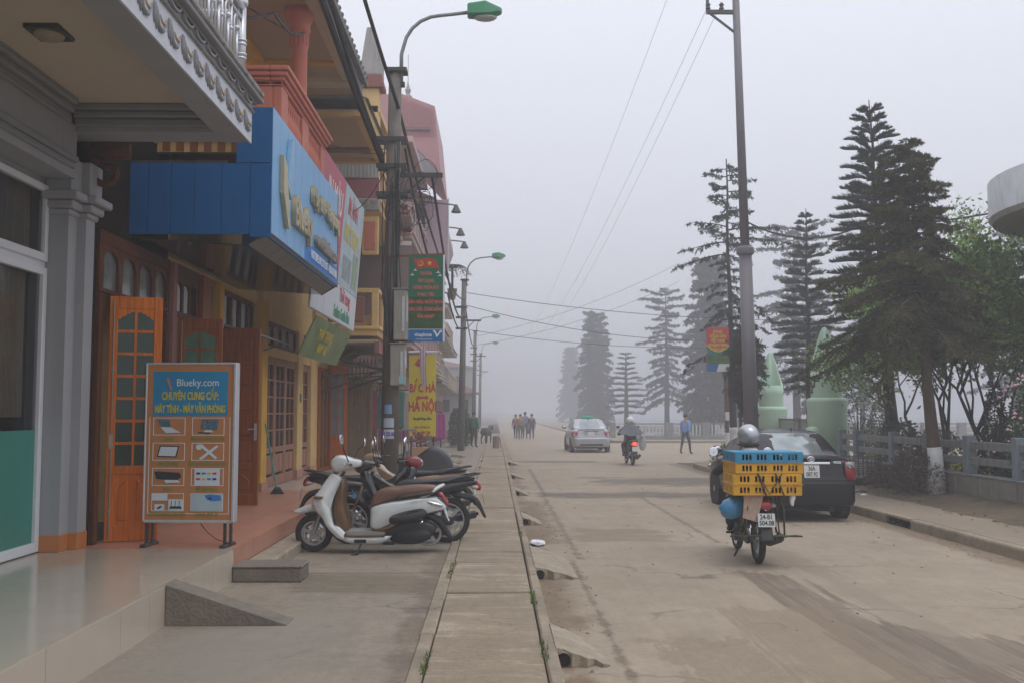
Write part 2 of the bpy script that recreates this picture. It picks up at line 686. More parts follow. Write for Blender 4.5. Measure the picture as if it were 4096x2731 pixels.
g = MB().box(-900, 900, -200, 1500, -.6, -.05)
tag(obj('ground', g, m_soil), kind='structure')
r = MB()
r.box(.42, 6.22, -12, 300, -.3, 0.0)
r.box(6.22, 130, 34.4, 56.5, -.3, -.004)
tag(obj('road', r, m_road), kind='structure')
a = MB().box(-2.62, -.55, -12, 120, -.2, .10)
tag(obj('apron', a, m_apron), kind='structure')

# covered drain: concrete slabs between two borders
wk = MB().box(-.548, .418, -12, 140, -.2, .055)
walk = tag(obj('walkway', wk, m_darkgap), kind='structure')
rs = random.Random(3)
joints = [3.9, 5.7, 7.46, 9.17, 10.98, 11.79, 13.6, 15.48, 17.16, 19.0, 20.95, 22.8, 24.9, 27.0, 29.19]
while joints[-1] < 74:
    joints.append(joints[-1] + rs.choice((1.7, 1.9, 2.1)))
for i in range(len(joints) - 1):
    y0, y1 = joints[i] + .02, joints[i + 1] - .02
    z = .118 + rs.uniform(-.008, .008)
    t = rs.uniform(-.007, .007)
    e = [rs.uniform(-.012, .012) for _ in range(4)]
    b = MB()
    top = [(-.435, y0 + e[0], z - t), (.325, y0 + e[1], z + t), (.325, y1 + e[2], z + t), (-.435, y1 + e[3], z - t)]
    b.add([(p[0], p[1], .05) for p in top] + top, [(3, 2, 1, 0), (4, 5, 6, 7), (0, 1, 5, 4), (1, 2, 6, 5), (2, 3, 7, 6), (3, 0, 4, 7)])
    obj('slab', b, m_slab, walk, bevel=.008)
for x0, x1, dz in ((-.545, -.452, .004), (.342, .42, .0)):
    y = 3.4
    while y < 74:
        ln = rs.choice((1.35, 1.8, 2.3, 2.7))
        b = MB().box(x0 + rs.uniform(-.016, .004), x1 + rs.uniform(-.004, .014), y + .006, y + ln - .006, -.02, .122 + dz + rs.uniform(-.005, .005))
        obj('border_stone', b, m_kerb, walk, bevel=.014)
        y += ln
# little kerb ramps with a gutter pipe under each
for (y0, y1, xe, wob) in ((7.0, 7.85, .80, .0), (10.6, 12.35, .88, .02), (15.6, 16.5, .74, .0), (21.0, 22.0, .72, .0), (26.2, 27.3, .78, 0), (33, 34.2, .8, 0)):
    t = thing('kerb_ramp', {7.0: 'small concrete kerb ramp nearest the camera with a broken edge and gutter pipe',
                            10.6: 'long concrete kerb ramp with a gutter pipe beside the white scooter',
                            15.6: 'thin concrete kerb ramp just past the muddy gutter by white litter',
                            21.0: 'small kerb ramp by the wet patch across the road',
                            26.2: 'kerb ramp in mid distance beyond the wet patch',
                            33: 'farthest small kerb ramp along the walkway edge'}[y0], 'ramp', (.42, y0, 0))
    b = MB()
    n = 7
    rp = random.Random(int(y0 * 10))
    near = [(.424, y0, .125)] + [(.424 + (xe - .424) * i / n, y0 + rp.uniform(-.05, .03) * (i > 0), .125 - .118 * (i / n) ** 1.15) for i in range(1, n + 1)]
    far = [(p[0] - .03 * (p[0] > .43), y1 - abs(p[0] - .43) * .5 + rp.uniform(-.03, .03), p[2]) for p in near]
    k = len(near)
    vs = near + far + [(p[0], p[1], .002) for p in near] + [(p[0], p[1], .002) for p in far]
    fs = []
    for i in range(k - 1):
        fs += [(i, i + 1, k + i + 1, k + i), (2 * k + i, 2 * k + i + 1, i + 1, i), (3 * k + i, k + i, k + i + 1, 3 * k + i + 1)]
    fs += [(0, k, 3 * k, 2 * k), (k - 1, 3 * k - 1, 4 * k - 1, 2 * k - 1)]
    b.add(vs, fs)
    obj('wedge', b, m_conc_lt, t, smooth=False)
    pp = MB().tube([(.475, y0 - .035, .052), (.475, y0 + .2, .052)], .048, 14, cap=False)
    obj('pipe', pp, m_conc, t, fix=False)
    obj('pipe_mouth', MB().cyl((.475, y0 - .028, .052), (.475, y0 + .1, .052), .042, n=14), m_darkgap, t)
# moss and weeds in the walkway joints
rw = random.Random(11)
for i, (x, y) in enumerate([(-.44, 10.6), (-.45, 10.2), (-.44, 13.2), (-.46, 14.3), (-.44, 15.1), (-.47, 19.8), (-.44, 21.5), (-.45, 23.1), (.335, 8.9), (.34, 13.4), (-.45, 29.6), (-.44, 33), (-.45, 6.6), (.34, 6.9)]):
    b = MB()
    for k in range(46):
        px, py = x + rw.uniform(-.025, .025), y + rw.uniform(-.28, .28)
        h = rw.uniform(.015, .05)
        a = rw.uniform(0, 6.28)
        dx, dy = .02 * math.cos(a), .02 * math.sin(a)
        b.add([(px - dy * .3, py + dx * .3, .11), (px + dy * .3, py - dx * .3, .11), (px + dx, py + dy, .12 + h)], [(0, 1, 2)])
    tag(obj('weeds', b, m_moss, None, fix=False, loc=(x, y, .11)), kind='stuff')

# ---------------------------------------------------------------- right-hand pavement
def arc(cx, cy, r, a0, a1, n):
    return [(cx + r * math.cos(R(a0 + (a1 - a0) * i / n)), cy + r * math.sin(R(a0 + (a1 - a0) * i / n))) for i in range(n + 1)]


edge = [(6.2, -10), (6.2, 14.9)] + [(6.2, 15.9), (6.2, 30.0)] + arc(8.8, 31.0, 2.6, 180, 90, 8) + [(40, 33.6)]
pv = MB()
poly = [(6.36, -10), (6.36, 31)] + arc(8.8, 31.0, 2.44, 180, 90, 8) + [(40, 33.44), (40, -10)]
pv.prism(poly, -.2, .146, 'z')
pave = tag(obj('pavement', pv, m_rwalk), kind='structure')
pts = [(6.2, -4)]
kerb_y = [-4, -1.5, 1, 3.4, 5.8, 8.2, 10.6, 13.0, 14.95]
for y0, y1 in list(zip(kerb_y[:-1], kerb_y[1:])) + [(15.85, 18.2), (18.2, 20.6), (20.6, 23), (23, 25.4), (25.4, 27.8), (27.8, 31)]:
    obj('kerb_stone', MB().box(6.2 + rs.uniform(-.006, .006), 6.358, y0 + .008, y1 - .008, -.05, .15 + rs.uniform(-.004, .004)), m_kerb, pave, bevel=.03, seg=2)
ar = arc(8.8, 31.0, 2.6, 180, 90, 6)
ai = arc(8.8, 31.0, 2.445, 180, 90, 6)
for i in range(6):
    obj('kerb_stone', MB().prism([ar[i], ar[i + 1], ai[i + 1], ai[i]], -.05, .15 + rs.uniform(-.01, .004), 'z'), m_kerb, pave, bevel=.02)
for x in range(9, 30, 3):
    obj('kerb_stone', MB().box(x - .2, x + 2.78, 33.45, 33.6, -.05, .15), m_kerb, pave, bevel=.02)
# gully in the kerb: a dark recess with a lintel and bars
gl = MB().box(6.22, 6.34, 14.95, 15.85, .0, .02)
obj('gully_floor', gl, m_darkgap, pave)
obj('gully_back', MB().box(6.33, 6.358, 14.95, 15.85, .0, .12), m_darkgap, pave)
obj('gully_lintel', MB().box(6.2, 6.358, 14.95, 15.85, .118, .152), m_kerb, pave)
for i in range(5):
    obj('gully_bar', MB().cyl((6.225, 15.08 + i * .16, .01), (6.225, 15.08 + i * .16, .12), .006, n=6), m_darkgap, pave)

# far pavement across the side street, with kerb, and the lake behind it
fp = MB().prism([(6.25, 300), (6.25, 58.5)] + arc(8.2, 58.5, 1.95, 180, 270, 6)[1:] + [(120, 52.5), (120, 60.5), (11, 62), (9, 300)], -.2, .12, 'z')
tag(obj('far_pavement', fp, m_rwalk), kind='structure')
m_lake = mat('lake_water', (.05, .06, .062), .12, var=.05, bump=.08, bscale=4)
tag(obj('far_bank', MB().box(9, 60, 90, 124, -.5, -.01).box(13, 60, 66, 82, -.5, -.012).box(8.5, 20, 140, 165, -.5, -.01), m_soil), kind='structure')
tag(obj('lake', MB().box(11, 700, 62.2, 900, -.5, -.035), m_lake), kind='structure')

# bare verge of leaf litter and rubbish at the foot of the park wall
rv = random.Random(21)
m_leaf = mat('dry_leaf', (.19, .12, .06), .9, var=.4, scale=8)
b = MB()
for k in range(1500):
    x = 8.36 - abs(rv.gauss(0, .55))
    y = rv.uniform(10, 30)
    if x < 6.9:
        continue
    s = rv.uniform(.015, .05)
    a = rv.uniform(0, 6.28)
    c, sn = math.cos(a) * s, math.sin(a) * s
    z = .152 + rv.uniform(0, .012)
    b.add([(x - c, y - sn, z), (x + sn * .5, y - c * .5, z + rv.uniform(0, .02)), (x + c, y + sn, z + rv.uniform(0, .015)), (x - sn * .5, y + c * .5, z)], [(0, 1, 2, 3)])
tag(obj('fallen_leaves', b, m_leaf, fix=False), kind='stuff')
b = MB()
for k in range(420):
    x, y = rv.choice(((rv.uniform(5.75, 6.19), rv.uniform(8, 30)), (rv.uniform(.45, 1.0), rv.uniform(5, 24)), (rv.uniform(6.9, 8.3), rv.uniform(11, 28)), (rv.uniform(1, 6), rv.uniform(5, 26))))
    s = rv.uniform(.006, .022)
    z = .148 if x > 6.3 else .0
    b.add([(x - s, y - s * .6, z), (x + s, y - s * .4, z), (x + s * .5, y + s, z), (x - s * .7, y + s * .8, z), (x, y, z + s * .9)], [(0, 1, 4), (1, 2, 4), (2, 3, 4), (3, 0, 4)])
tag(obj('gravel', b, m_conc, fix=False), kind='stuff')
m_litter = mat('white_plastic_litter', (.75, .76, .8), .5, var=.1)


def crumple(c, rx, ry, rz, seed, n=10):
    rr = random.Random(seed)
    b = MB().ell(c, rx, ry, rz, n, 6)
    b.v = [(v[0] + rr.uniform(-1, 1) * rx * .28, v[1] + rr.uniform(-1, 1) * ry * .28, max(c[2] - rz, v[2] + rr.uniform(-1, 1) * rz * .35)) for v in b.v]
    return b


tag(obj('litter', crumple((.56, 13.25, .035), .10, .14, .035, 3), m_litter, loc=(.56, 13.25, 0)), 'crumpled white plastic litter lying in the muddy gutter', 'litter')
for i, (x, y) in enumerate([(7.6, 14.2), (7.9, 16.8), (7.1, 19.2), (7.7, 12.4)]):
    tag(obj('litter', crumple((x, y, .165), .07, .05, .018, i + 5), m_litter, loc=(x, y, .15)),
        'small pale scrap of litter on the leafy verge below the park wall', 'litter', 'scraps of litter on the verge')
rk = random.Random(5)
for i in range(9):
    x, y = rk.uniform(7.2, 8.2), rk.uniform(20.0, 23.2)
    tag(obj('stone', crumple((x, y, .17), rk.uniform(.06, .17), rk.uniform(.06, .12), rk.uniform(.03, .06), 40 + i), m_conc, loc=(x, y, .15)),
        'rough stone lying on the dirt below the park wall', 'stone', 'stones along the park wall')

# low bank of earth against the park wall
rb2 = random.Random(31)
vg = MB()
rows = []
for i in range(64):
    y = 9 + i * .25
    rows.append([(7.35 + rb2.uniform(-.12, .12), y, .14), (7.7 + rb2.uniform(-.1, .1), y, .165 + rb2.uniform(0, .04)), (8.05, y + rb2.uniform(-.05, .05), .2 + rb2.uniform(0, .07)), (8.41, y, .24 + rb2.uniform(0, .08)), (8.45, y, .1)])
vg.loft(rows, False, 0, False)
tag(obj('verge', vg, m_soil, smooth=True, fix=False), kind='structure')
# ================================================================== left side: porch floors
m_grey = mat('grey_paint', (.34, .345, .36), .75, var=.06, scale=2, bump=.05, dirt=(.24, .235, .225), dirt_amt=.3, dirt_scale=2.5, streak=1)
m_greytrim = mat('grey_trim', (.245, .25, .255), .7, var=.06, scale=4)
m_cream = mat('cream_plaster', (.56, .48, .36), .85, var=.05, scale=2)
m_white = mat('white_aluminium', (.72, .73, .76), .35, var=.03)
m_tile = mat('porch_tile', (.46, .405, .325), .13, var=.05, scale=2.5, spec=.55)
m_riser = mat('riser_tile', (.50, .43, .345), .22, var=.05, scale=2.5)
m_redtile = mat('red_tile', (.46, .215, .145), .38, var=.12, scale=4, dirt=(.4, .3, .22), dirt_amt=.3)
m_pinktile = mat('pink_speckled_tile', (.46, .36, .29), .35, var=.16, scale=22)
m_orange = mat('orange_skirting', (.52, .19, .055), .35, var=.12, scale=7, grain=.1)
m_woodo = mat('varnished_orange_wood', (.62, .15, .0), .38, var=.1, scale=4, grain=.3, spec=.3)
m_woodb = mat('varnished_brown_wood', (.30, .08, .006), .42, var=.1, scale=4, grain=.35, spec=.3)
m_woodd = mat('dark_timber', (.105, .034, .009), .5, spec=.25, var=.15, grain=.3)
m_woodp = mat('pinkish_wood', (.34, .155, .09), .5, var=.12, grain=.25)
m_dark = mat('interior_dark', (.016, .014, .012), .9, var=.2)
m_ggreen = glass('green_glass', (.012, .045, .022), .06, .93)
m_glass = glass('window_glass', (.03, .035, .04), .03, .3)
m_gbright = mat('bright_lit_pane', (.62, .66, .72), .25, var=.12, scale=12)  # light showing in the panes is painted as a pale base colour
m_teal = mat('teal_film', (.04, .235, .185), .28, var=.06, scale=1.2, stretch=(1, 6, 1))
m_curtain = mat('curtain_cloth', (.36, .31, .22), .9, var=.2, scale=7, stretch=(1, 1, .3), dirt=(.3, .13, .08), dirt_amt=.25, dirt_scale=9)
m_silver = mat('silver_paint', (.62, .63, .66), .3, metal=.6, var=.06, scale=20)
m_moulddirt = mat('mossy_plaster', (.34, .335, .32), .9, var=.2, scale=8, bump=.3, dirt=(.10, .105, .06), dirt_amt=.8, dirt_scale=5)
m_swag = mat('swag_white', (.60, .62, .68), .7, var=.08)
m_swagd = mat('swag_grey', (.26, .265, .28), .7, var=.1)
m_gold = mat('faded_gold', (.50, .33, .18), .6, var=.15)
m_coral = mat('coral_paint', (.56, .165, .105), .6, var=.12, scale=5, dirt=(.2, .1, .08), dirt_amt=.25)
m_yel = mat('ochre_paint', (.66, .36, .03), .7, var=.1, scale=3)
m_yel2 = mat('pale_ochre_paint', (.64, .43, .17), .75, var=.12, scale=4, dirt=(.3, .2, .1), dirt_amt=.3)
m_brownp = mat('maroon_paint', (.24, .085, .06), .65, var=.12)
m_blue = mat('shaded_blue_panel', (.0, .095, .28), .5, spec=.25, var=.10, scale=1.6, dirt=(.012, .075, .16), dirt_amt=.45, dirt_scale=2.2, streak=1)  # sign's side blue, base colour darkened to carry its shade; streaks are dirt
m_bluef = mat('blue_front_panel', (.17, .40, .68), .42, var=.07, scale=2, dirt=(.2, .33, .5), dirt_amt=.4, dirt_scale=2.5, streak=1)
m_bluet = mat('print_blue', (.03, .20, .58), .5, var=.05)
m_black = mat('gloss_black_panel', (.022, .019, .018), .12, var=.15, scale=3, spec=.4)
m_greyp = mat('grey_edge_panel', (.135, .13, .125), .35, var=.12, scale=5)
m_brass = mat('brass_letter', (.56, .47, .28), .34, metal=.75, var=.12, scale=20)
m_brassd = mat('dull_metal', (.33, .30, .25), .45, metal=.6, var=.2, scale=12)
m_alu = mat('aluminium_frame', (.60, .61, .64), .4, metal=.5, var=.08, scale=15)
m_steel = mat('dark_steel', (.06, .058, .055), .5, metal=.4, var=.2)
m_corr = mat('grey_sheet_metal', (.36, .37, .37), .55, metal=.3, var=.14, scale=4, dirt=(.22, .18, .13), dirt_amt=.5, streak=1)
m_maroon = mat('maroon_sheet', (.27, .09, .095), .6, var=.12, scale=3)
m_roofpink = mat('faded_red_sheet', (.44, .235, .245), .6, var=.1, scale=3)
m_soffit = mat('soffit_tan', (.46, .345, .235), .85, var=.06, scale=2)
m_tin = mat('old_roof_tile', (.19, .185, .175), .85, var=.25, scale=12, bump=.5, dirt=(.1, .09, .07), dirt_amt=.6)

porch = tag(obj('porch', MB().box(-4.4, -2.562, -6, 9.9, 0, .408), m_conc), kind='structure')
for i in range(20):
    y0 = 9.9 - .78 * (i + 1)
    for j in range(3):
        x0 = -2.555 - .62 * (j + 1)
        obj('tile', MB().box(x0 + .0012, x0 + .6188, y0 + .0012, y0 + .7788, .405, .42), m_tile, porch)
ty = [9.9, 9.2, 8.36, 7.53, 6.96, 5.82, 4.68, 3.5, 2.3, 1.1, -.1, -1.5, -3]
for i in range(len(ty) - 1):
    obj('riser_tile', MB().box(-2.566, -2.552, ty[i + 1] + .003, ty[i] - .003, .10, .405), m_riser, porch)
sf = tag(obj('shop_floor', MB().box(-4.1, -2.562, 9.905, 17.2, 0, .402), m_conc), kind='structure')
for i in range(18):
    for j in range(4):
        x0, y0 = -2.553 - .385 * (j + 1), 9.908 + .405 * i
        obj('tile', MB().box(x0 + .002, x0 + .383, y0 + .002, y0 + .403, .4, .419), m_redtile, sf)
    obj('riser_tile', MB().box(-2.564, -2.551, y0 + .002, y0 + .403, .23, .399), m_redtile, sf)
hf = tag(obj('house_floor', MB().box(-4.1, -2.562, 17.22, 27.5, 0, .41), m_pinktile), kind='structure')
st = tag(obj('step', MB().box(-2.553, -2.28, 10.25, 26, .0, .235), m_conc_lt, bevel=.02), kind='structure')
tag(obj('concrete_block', MB().box(-2.548, -1.88, 9.84, 10.24, .1, .235).box(-2.548, -1.87, 9.83, 10.245, .236, .262), m_conc, bevel=.012, loc=(-2.2, 10, .1)),
    'rough concrete step block between the tiled porch and the parked scooter', 'concrete block')
wd = MB().prism([(-2.549, .1), (-1.61, .1), (-1.61, .108), (-2.549, .416)], 7.87, 8.13, 'y')
tag(obj('wedge_ramp', wd, m_conc, bevel=.012, loc=(-2.1, 8, .1)), 'narrow concrete wedge ramp leaning against the tiled porch', 'ramp')

# ================================================================== grey house with swag balcony
gh = thing('grey_house', 'grey plastered house with white framed windows and ornate swag balcony', 'house', (-4.4, 5, .42))
w = MB()
w.box(-9, -4.37, -6, 9.65, 3.94, 8)
w.box(-9, -4.37, 9.652, 9.95, .42, 8)
w.box(-9, -4.37, -6, 3, .42, 3.94)
obj('wall', w, m_grey, gh)
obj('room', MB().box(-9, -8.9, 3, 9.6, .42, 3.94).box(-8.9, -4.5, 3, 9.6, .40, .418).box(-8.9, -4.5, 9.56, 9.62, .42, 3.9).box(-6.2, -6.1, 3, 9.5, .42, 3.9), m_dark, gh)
pl = MB().box(-4.37, -4.15, 9.652, 9.85, .58, 3.66).box(-4.4, -4.06, 9.85, 10.06, .58, 3.66)
obj('pilaster', pl, m_grey, gh)
obj('skirting', MB().box(-4.37, -4.14, 9.643, 9.84, .42, .58).box(-4.4, -4.05, 9.841, 10.07, .42, .58), m_orange, gh, bevel=.006)
cp = MB()
for k, (e, z0, z1) in enumerate(((.03, 3.66, 3.72), (.07, 3.72, 3.80), (.13, 3.80, 3.88), (.05, 3.88, 4.22))):
    cp.box(-4.37, -4.15 + e, 9.652 - e, 9.85, z0, z1).box(-4.4, -4.06 + e, 9.85 - e * .6, 10.06 + e, z0 + .001, z1 - .001)
obj('capital', cp, m_grey, gh, bevel=.015)
# lintel beams and crown mouldings under the balcony
bm_ = MB().box(-4.6, -4.08, -6, 9.62, 4.0, 4.52)
obj('lintel', bm_, m_grey, gh)
mo = MB()
for e, z0, z1 in ((.03, 4.08, 4.14), (.06, 4.14, 4.2)):
    mo.box(-4.08, -4.08 + e, -6, 9.55, z0, z1)
for e, z0, z1 in ((.04, 4.5, 4.58), (.09, 4.58, 4.64), (.14, 4.64, 4.7)):
    mo.box(-4.08, -4.08 + e, -6, 9.45 - e, z0, z1)
    mo.box(-4.07, -2.75, 9.56 - e, 9.58, z0 + .001, z1 - .001)
    mo.box(-2.75 - e * .6, -2.73, -6, 9.45, z0 + .002, z1 - .002)
obj('crown_moulding', mo, m_greytrim, gh, bevel=.012)
obj('ceiling', MB().box(-4.5, -2.6, -6, 9.6, 4.7, 4.74), m_cream, gh)
bl = MB().box(-2.74, -2.485, -6, 9.94, 4.46, 4.78).box(-4.5, -2.742, 9.58, 9.94, 4.461, 4.74)
obj('edge_beam', bl, m_grey, gh)
obj('fascia', MB().box(-2.486, -2.468, -6, 9.955, 4.452, 4.765), m_swag, gh)
cn = MB()
for x, z0, z1 in ((-2.44, 4.765, 4.79), (-2.425, 4.86, 4.885), (-2.37, 4.885, 4.93)):
    cn.box(-4.4, x, -6, 9.95 + (x + 2.47), z0, z1)
obj('cornice', cn, m_greytrim, gh, bevel=.008)
obj('cove', MB().box(-4.4, -2.46, -6, 9.94, 4.79, 4.86), m_greytrim, gh)
obj('slab_edge', MB().box(-4.4, -2.352, -6, 9.985, 4.93, 4.985), m_moulddirt, gh, bevel=.012)
sw, swd, swg = MB(), MB(), MB()
for k, (dy, ln, an) in enumerate(((-.05, .16, -8), (0, .19, 4), (.045, .20, 18))):
    a = R(an)
    pts = [(0, dy * .3 + math.sin(a) * ln * t + .03 * t * t, .11 - ln * t * math.cos(a)) for t in (0, .3, .65, 1)]
    swd.tube([(p[0] + .006, p[1], p[2]) for p in pts], [.006, .016, .018, .004], 6)
crs = [(.006, .05 + .22 * t, .03 - .11 * math.sin(math.pi * (t * .9 + .05)) + .06 * t) for t in (0, .2, .4, .6, .8, 1)]
swd.tube(crs, [.004, .014, .020, .018, .012, .003], 6)
swg.tube([(.005, .12 + .16 * t, .06 - .06 * math.sin(math.pi * t) + .03 * t) for t in (0, .3, .6, 1)], [.003, .010, .010, .003], 5)
me_d = _mesh('swag', swd, m_swagd, smooth=True)
me_g = _mesh('swag_gilding', swg, m_gold, smooth=True)
sc_ = MB()
for i in range(9):
    a = math.pi * i / 8
    sc_.add([(0, -.13 * math.cos(a), -.05 * math.sin(a)), (.03, -.13 * math.cos(a), -.05 * math.sin(a)), (.03, -.105 * math.cos(a), -.035 * math.sin(a)), (0, -.105 * math.cos(a), -.035 * math.sin(a))], [])
sc_.f = []
for i in range(8):
    o_ = i * 4
    sc_.f += [(o_, o_ + 1, o_ + 5, o_ + 4), (o_ + 1, o_ + 2, o_ + 6, o_ + 5), (o_ + 2, o_ + 3, o_ + 7, o_ + 6)]
sc_.m = [0] * len(sc_.f)
me_s = _mesh('scallop', sc_, m_grey)
for i in range(15):
    y = 9.66 - i * .325
    o1 = obj('swag', me_d, None, gh)
    o1.location = (-2.468 + 4.4, y - 5, 4.60 - .42)
    o2 = obj('swag_gilding', me_g, None, o1)
    o3 = obj('scallop', me_s, None, gh)
    o3.location = (-2.46 + 4.4, y + .05 - 5, 4.855 - .42)
# scroll bracket at the beam end
sb = MB()
sp = []
for i in range(22):
    a = i / 21 * 2.0 * math.pi
    r_ = .17 - .006 * i
    sp.append((-3.92 + r_ * math.cos(a + 2.2), 9.99, 4.16 + r_ * math.sin(a + 2.2)))
sb.tube(sp, .035, 8)
sb.box(-4.1, -3.7, 9.95, 10.04, 4.3, 4.45)
obj('scroll_bracket', sb, m_woodd, gh, smooth=True)
# big window by the pilaster: frames, panes, curtain, teal film
for (y0, y1) in ((6.9, 8.02), (8.02, 9.64)):
    for nm, z0, z1 in (('upper_sash', 3.19, 3.93), ('lower_sash', .43, 3.13)):
        f = MB()
        t_ = .065 if nm == 'upper_sash' else .075
        f.box(-4.40, -4.33, y0, y0 + t_, z0, z1).box(-4.40, -4.33, y1 - t_, y1, z0, z1)
        f.box(-4.40, -4.331, y0 + t_, y1 - t_, z0, z0 + t_ * 1.2).box(-4.40, -4.331, y0 + t_, y1 - t_, z1 - t_, z1)
        s_ = obj('sash', f, m_white, gh, bevel=.006)
        obj('pane', MB().box(-4.375, -4.37, y0 + t_, y1 - t_, z0 + t_, z1 - t_), m_glass, s_)
obj('window_frame', MB().box(-4.43, -4.36, 6.8, 9.649, 3.13, 3.19).box(-4.43, -4.36, 9.64, 9.651, .42, 3.94), m_white, gh)
obj('frosted_film', MB().box(-4.369, -4.366, 8.1, 9.565, .52, 1.58), m_teal, gh)
for y0, y1, z0, z1, nar in ((8.95, 9.5, 3.1, 3.9, 0), (8.7, 9.45, 1.7, 3.2, .5)):
    c = MB()
    n, k = 36, 8
    rings = []
    for j in range(k + 1):
        t = j / k
        z = z1 - (z1 - z0) * t
        ww = (y1 - y0) * (1 - nar * t * t)
        yc = y1 - ww
        rings.append([(-4.47 + .03 * math.sin(i * 1.35), yc + ww * i / (n - 1), z) for i in range(n)])
    c.loft(rings, False, 0, False)
    obj('curtain', c, m_curtain, gh, smooth=True, fix=False)
# ceiling lamp
cl = thing('ceiling_lamp', 'dark square lamp fixed to the cream balcony ceiling', 'lamp', (-3.48, 7.6, 4.69))
obj('lamp_frame', MB().box(-3.6, -3.33, 7.45, 7.76, 4.665, 4.7), m_steel, cl, bevel=.006)
obj('diffuser', MB().ell((-3.465, 7.605, 4.668), .115, .13, .05, 16, 6, top=0.0), mat('lamp_glass', (.33, .27, .17), .3, var=.1), cl, smooth=True)
# balcony railing
rl = MB()
ra = thing('balcony_railing', 'silver painted metal balcony railing with hooked bars and ball finials', 'railing', (-2.5, 9.6, 4.985))
npst = MB().cyl((-2.5, 9.62, 4.98), (-2.5, 9.62, 5.72), .042, n=14)
for z in (5.08, 5.2, 5.24, 5.34, 5.38):
    npst.cyl((-2.5, 9.62, z), (-2.5, 9.62, z + .018), .052, n=14)
npst.ell((-2.5, 9.62, 5.775), .06, .06, .06, 12, 8)
obj('newel_post', npst, m_silver, ra, smooth=True)
obj('handrail', MB().cyl((-2.5, -2, 5.72), (-2.5, 9.58, 5.72), .035, n=10).cyl((-2.5, -2, 5.6), (-2.5, 9.58, 5.6), .018, n=8).cyl((-4.3, 9.62, 5.68), (-2.55, 9.62, 5.68), .03, n=10), m_silver, ra, smooth=True)
obj('bottom_rail', MB().cyl((-2.5, -2, 5.06), (-2.5, 9.58, 5.06), .016, n=8), m_silver, ra, smooth=True)
b1 = MB().cyl((0, 0, 0), (0, 0, .36), .014, n=8).ell((0, 0, .385), .03, .03, .03, 8, 6)
b2 = MB().tube([(0, 0, 0), (0, 0, .42)] + [(0, .06 - .06 * math.cos(a), .42 + .08 * math.sin(a)) for a in (.5, 1.1, 1.57, 2.1, 2.7)] + [(0, .12, .40), (0, .12, .32)], .011, 8).ell((0, .12, .31), .02, .02, .02, 8, 6)
b3 = MB().cyl((0, 0, 0), (0, 0, .6), .013, n=8).ell((0, 0, .3), .024, .024, .024, 8, 6)
bms = [_mesh('baluster', q, m_silver, smooth=True) for q in (b1, b2, b3)]
for i in range(26):
    o = obj('baluster', bms[i % 3], None, ra)
    o.location = (0, -.16 - i * .105, .08)
b4 = _mesh('baluster', MB().cyl((0, 0, 0), (0, 0, .6), .012, n=8), m_silver, smooth=True)
for i in range(5):
    o = obj('baluster', b4, None, ra)
    o.location = (-.2 - i * .3, .02, .06)

# ================================================================== computer shop house
sh = thing('shop_house', 'house with dark timber shopfront, coral balcony and deep tan eaves', 'house', (-4.05, 13.5, .42))
w = MB()
w.box(-9, -4.06, 12.36, 17.0, 3.62, 7.2)
w.box(-9, -4.06, 9.96, 12.358, 4.95, 7.2)
w.box(-9, -8.8, 9.96, 17, .42, 3.6)
w.box(-9, -4.06, 12.3, 12.35, .42, 3.62)
obj('wall', w, m_yel2, sh)
obj('recess_wall', MB().box(-9, -4.075, 9.96, 12.36, 3.62, 4.948).box(-9, -4.075, 9.962, 10.16, .42, 3.62), mat('recess_shade_brown', (.018, .012, .008), .9, var=.3, spec=.1), sh)  # shade of the recess put into a near-black wall colour
cvb = MB().box(-4.07, -2.72, 11.86, 11.96, 4.86, 5.0)
obj('balcony_cove', cvb.box(-4.07, -2.66, 11.80, 11.97, 5.0, 5.06), m_yel2, sh)
for i in range(8):
    obj('cove_panel', MB().box(-4.0 + i * .165, -3.91 + i * .165, 11.845, 11.862, 4.875, 4.985), m_woodb, sh)
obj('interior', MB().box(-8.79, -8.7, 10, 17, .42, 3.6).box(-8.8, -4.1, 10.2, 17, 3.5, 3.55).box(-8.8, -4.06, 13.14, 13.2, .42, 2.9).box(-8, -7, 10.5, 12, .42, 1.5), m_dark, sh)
fr = MB()
fr.box(-4.1, -4.02, 10.16, 10.26, .42, 2.96).box(-4.1, -4.02, 12.22, 12.34, .42, 2.96)
fr.box(-4.1, -4.03, 10.16, 12.34, 2.97, 3.02).box(-4.1, -4.03, 10.16, 12.34, 3.48, 3.62)
for y in (10.16, 10.68, 11.2, 11.72, 12.24):
    fr.box(-4.1, -4.031, y, y + .1, 3.021, 3.479)
obj('timber_frame', fr, m_woodd, sh, bevel=.008)
for y in (10.26, 10.78, 11.30, 11.82):
    # arched head inside each transom light
    pl_ = MB()
    ys, ye = y, y + .42
    arcp = [(ys + .21 + .21 * math.cos(a), 3.27 + .16 * math.sin(a)) for a in [math.pi * i / 10 for i in range(11)]]
    pl_.prism([(ye, 3.479)] + [(q[0], q[1]) for q in arcp] + [(ys, 3.479)], -4.08, -4.04, 'x')
    h_ = obj('arch_head', pl_, m_woodd, sh)
    obj('transom_pane', MB().box(-4.075, -4.07, ys, ye, 3.02, 3.45), mat('dim_glass', (.13, .145, .14), .12, var=.3, scale=9), sh)
pc = MB().box(-4.08, -3.99, 12.36, 12.5, .42, 3.6)
obj('pilaster', pc, mat('dusty_pink', (.33, .15, .12), .6, var=.1), sh)
obj('pilaster', MB().box(-4.08, -3.97, 13.55, 13.95, .42, 3.6), m_woodb, sh)
obj('pilaster', MB().box(-4.08, -3.96, 14.36, 14.56, .42, 3.6), m_yel, sh)
fr = MB().box(-4.1, -4.03, 12.5, 13.55, 2.96, 3.02).box(-4.1, -4.03, 12.5, 13.55, 3.4, 3.62)
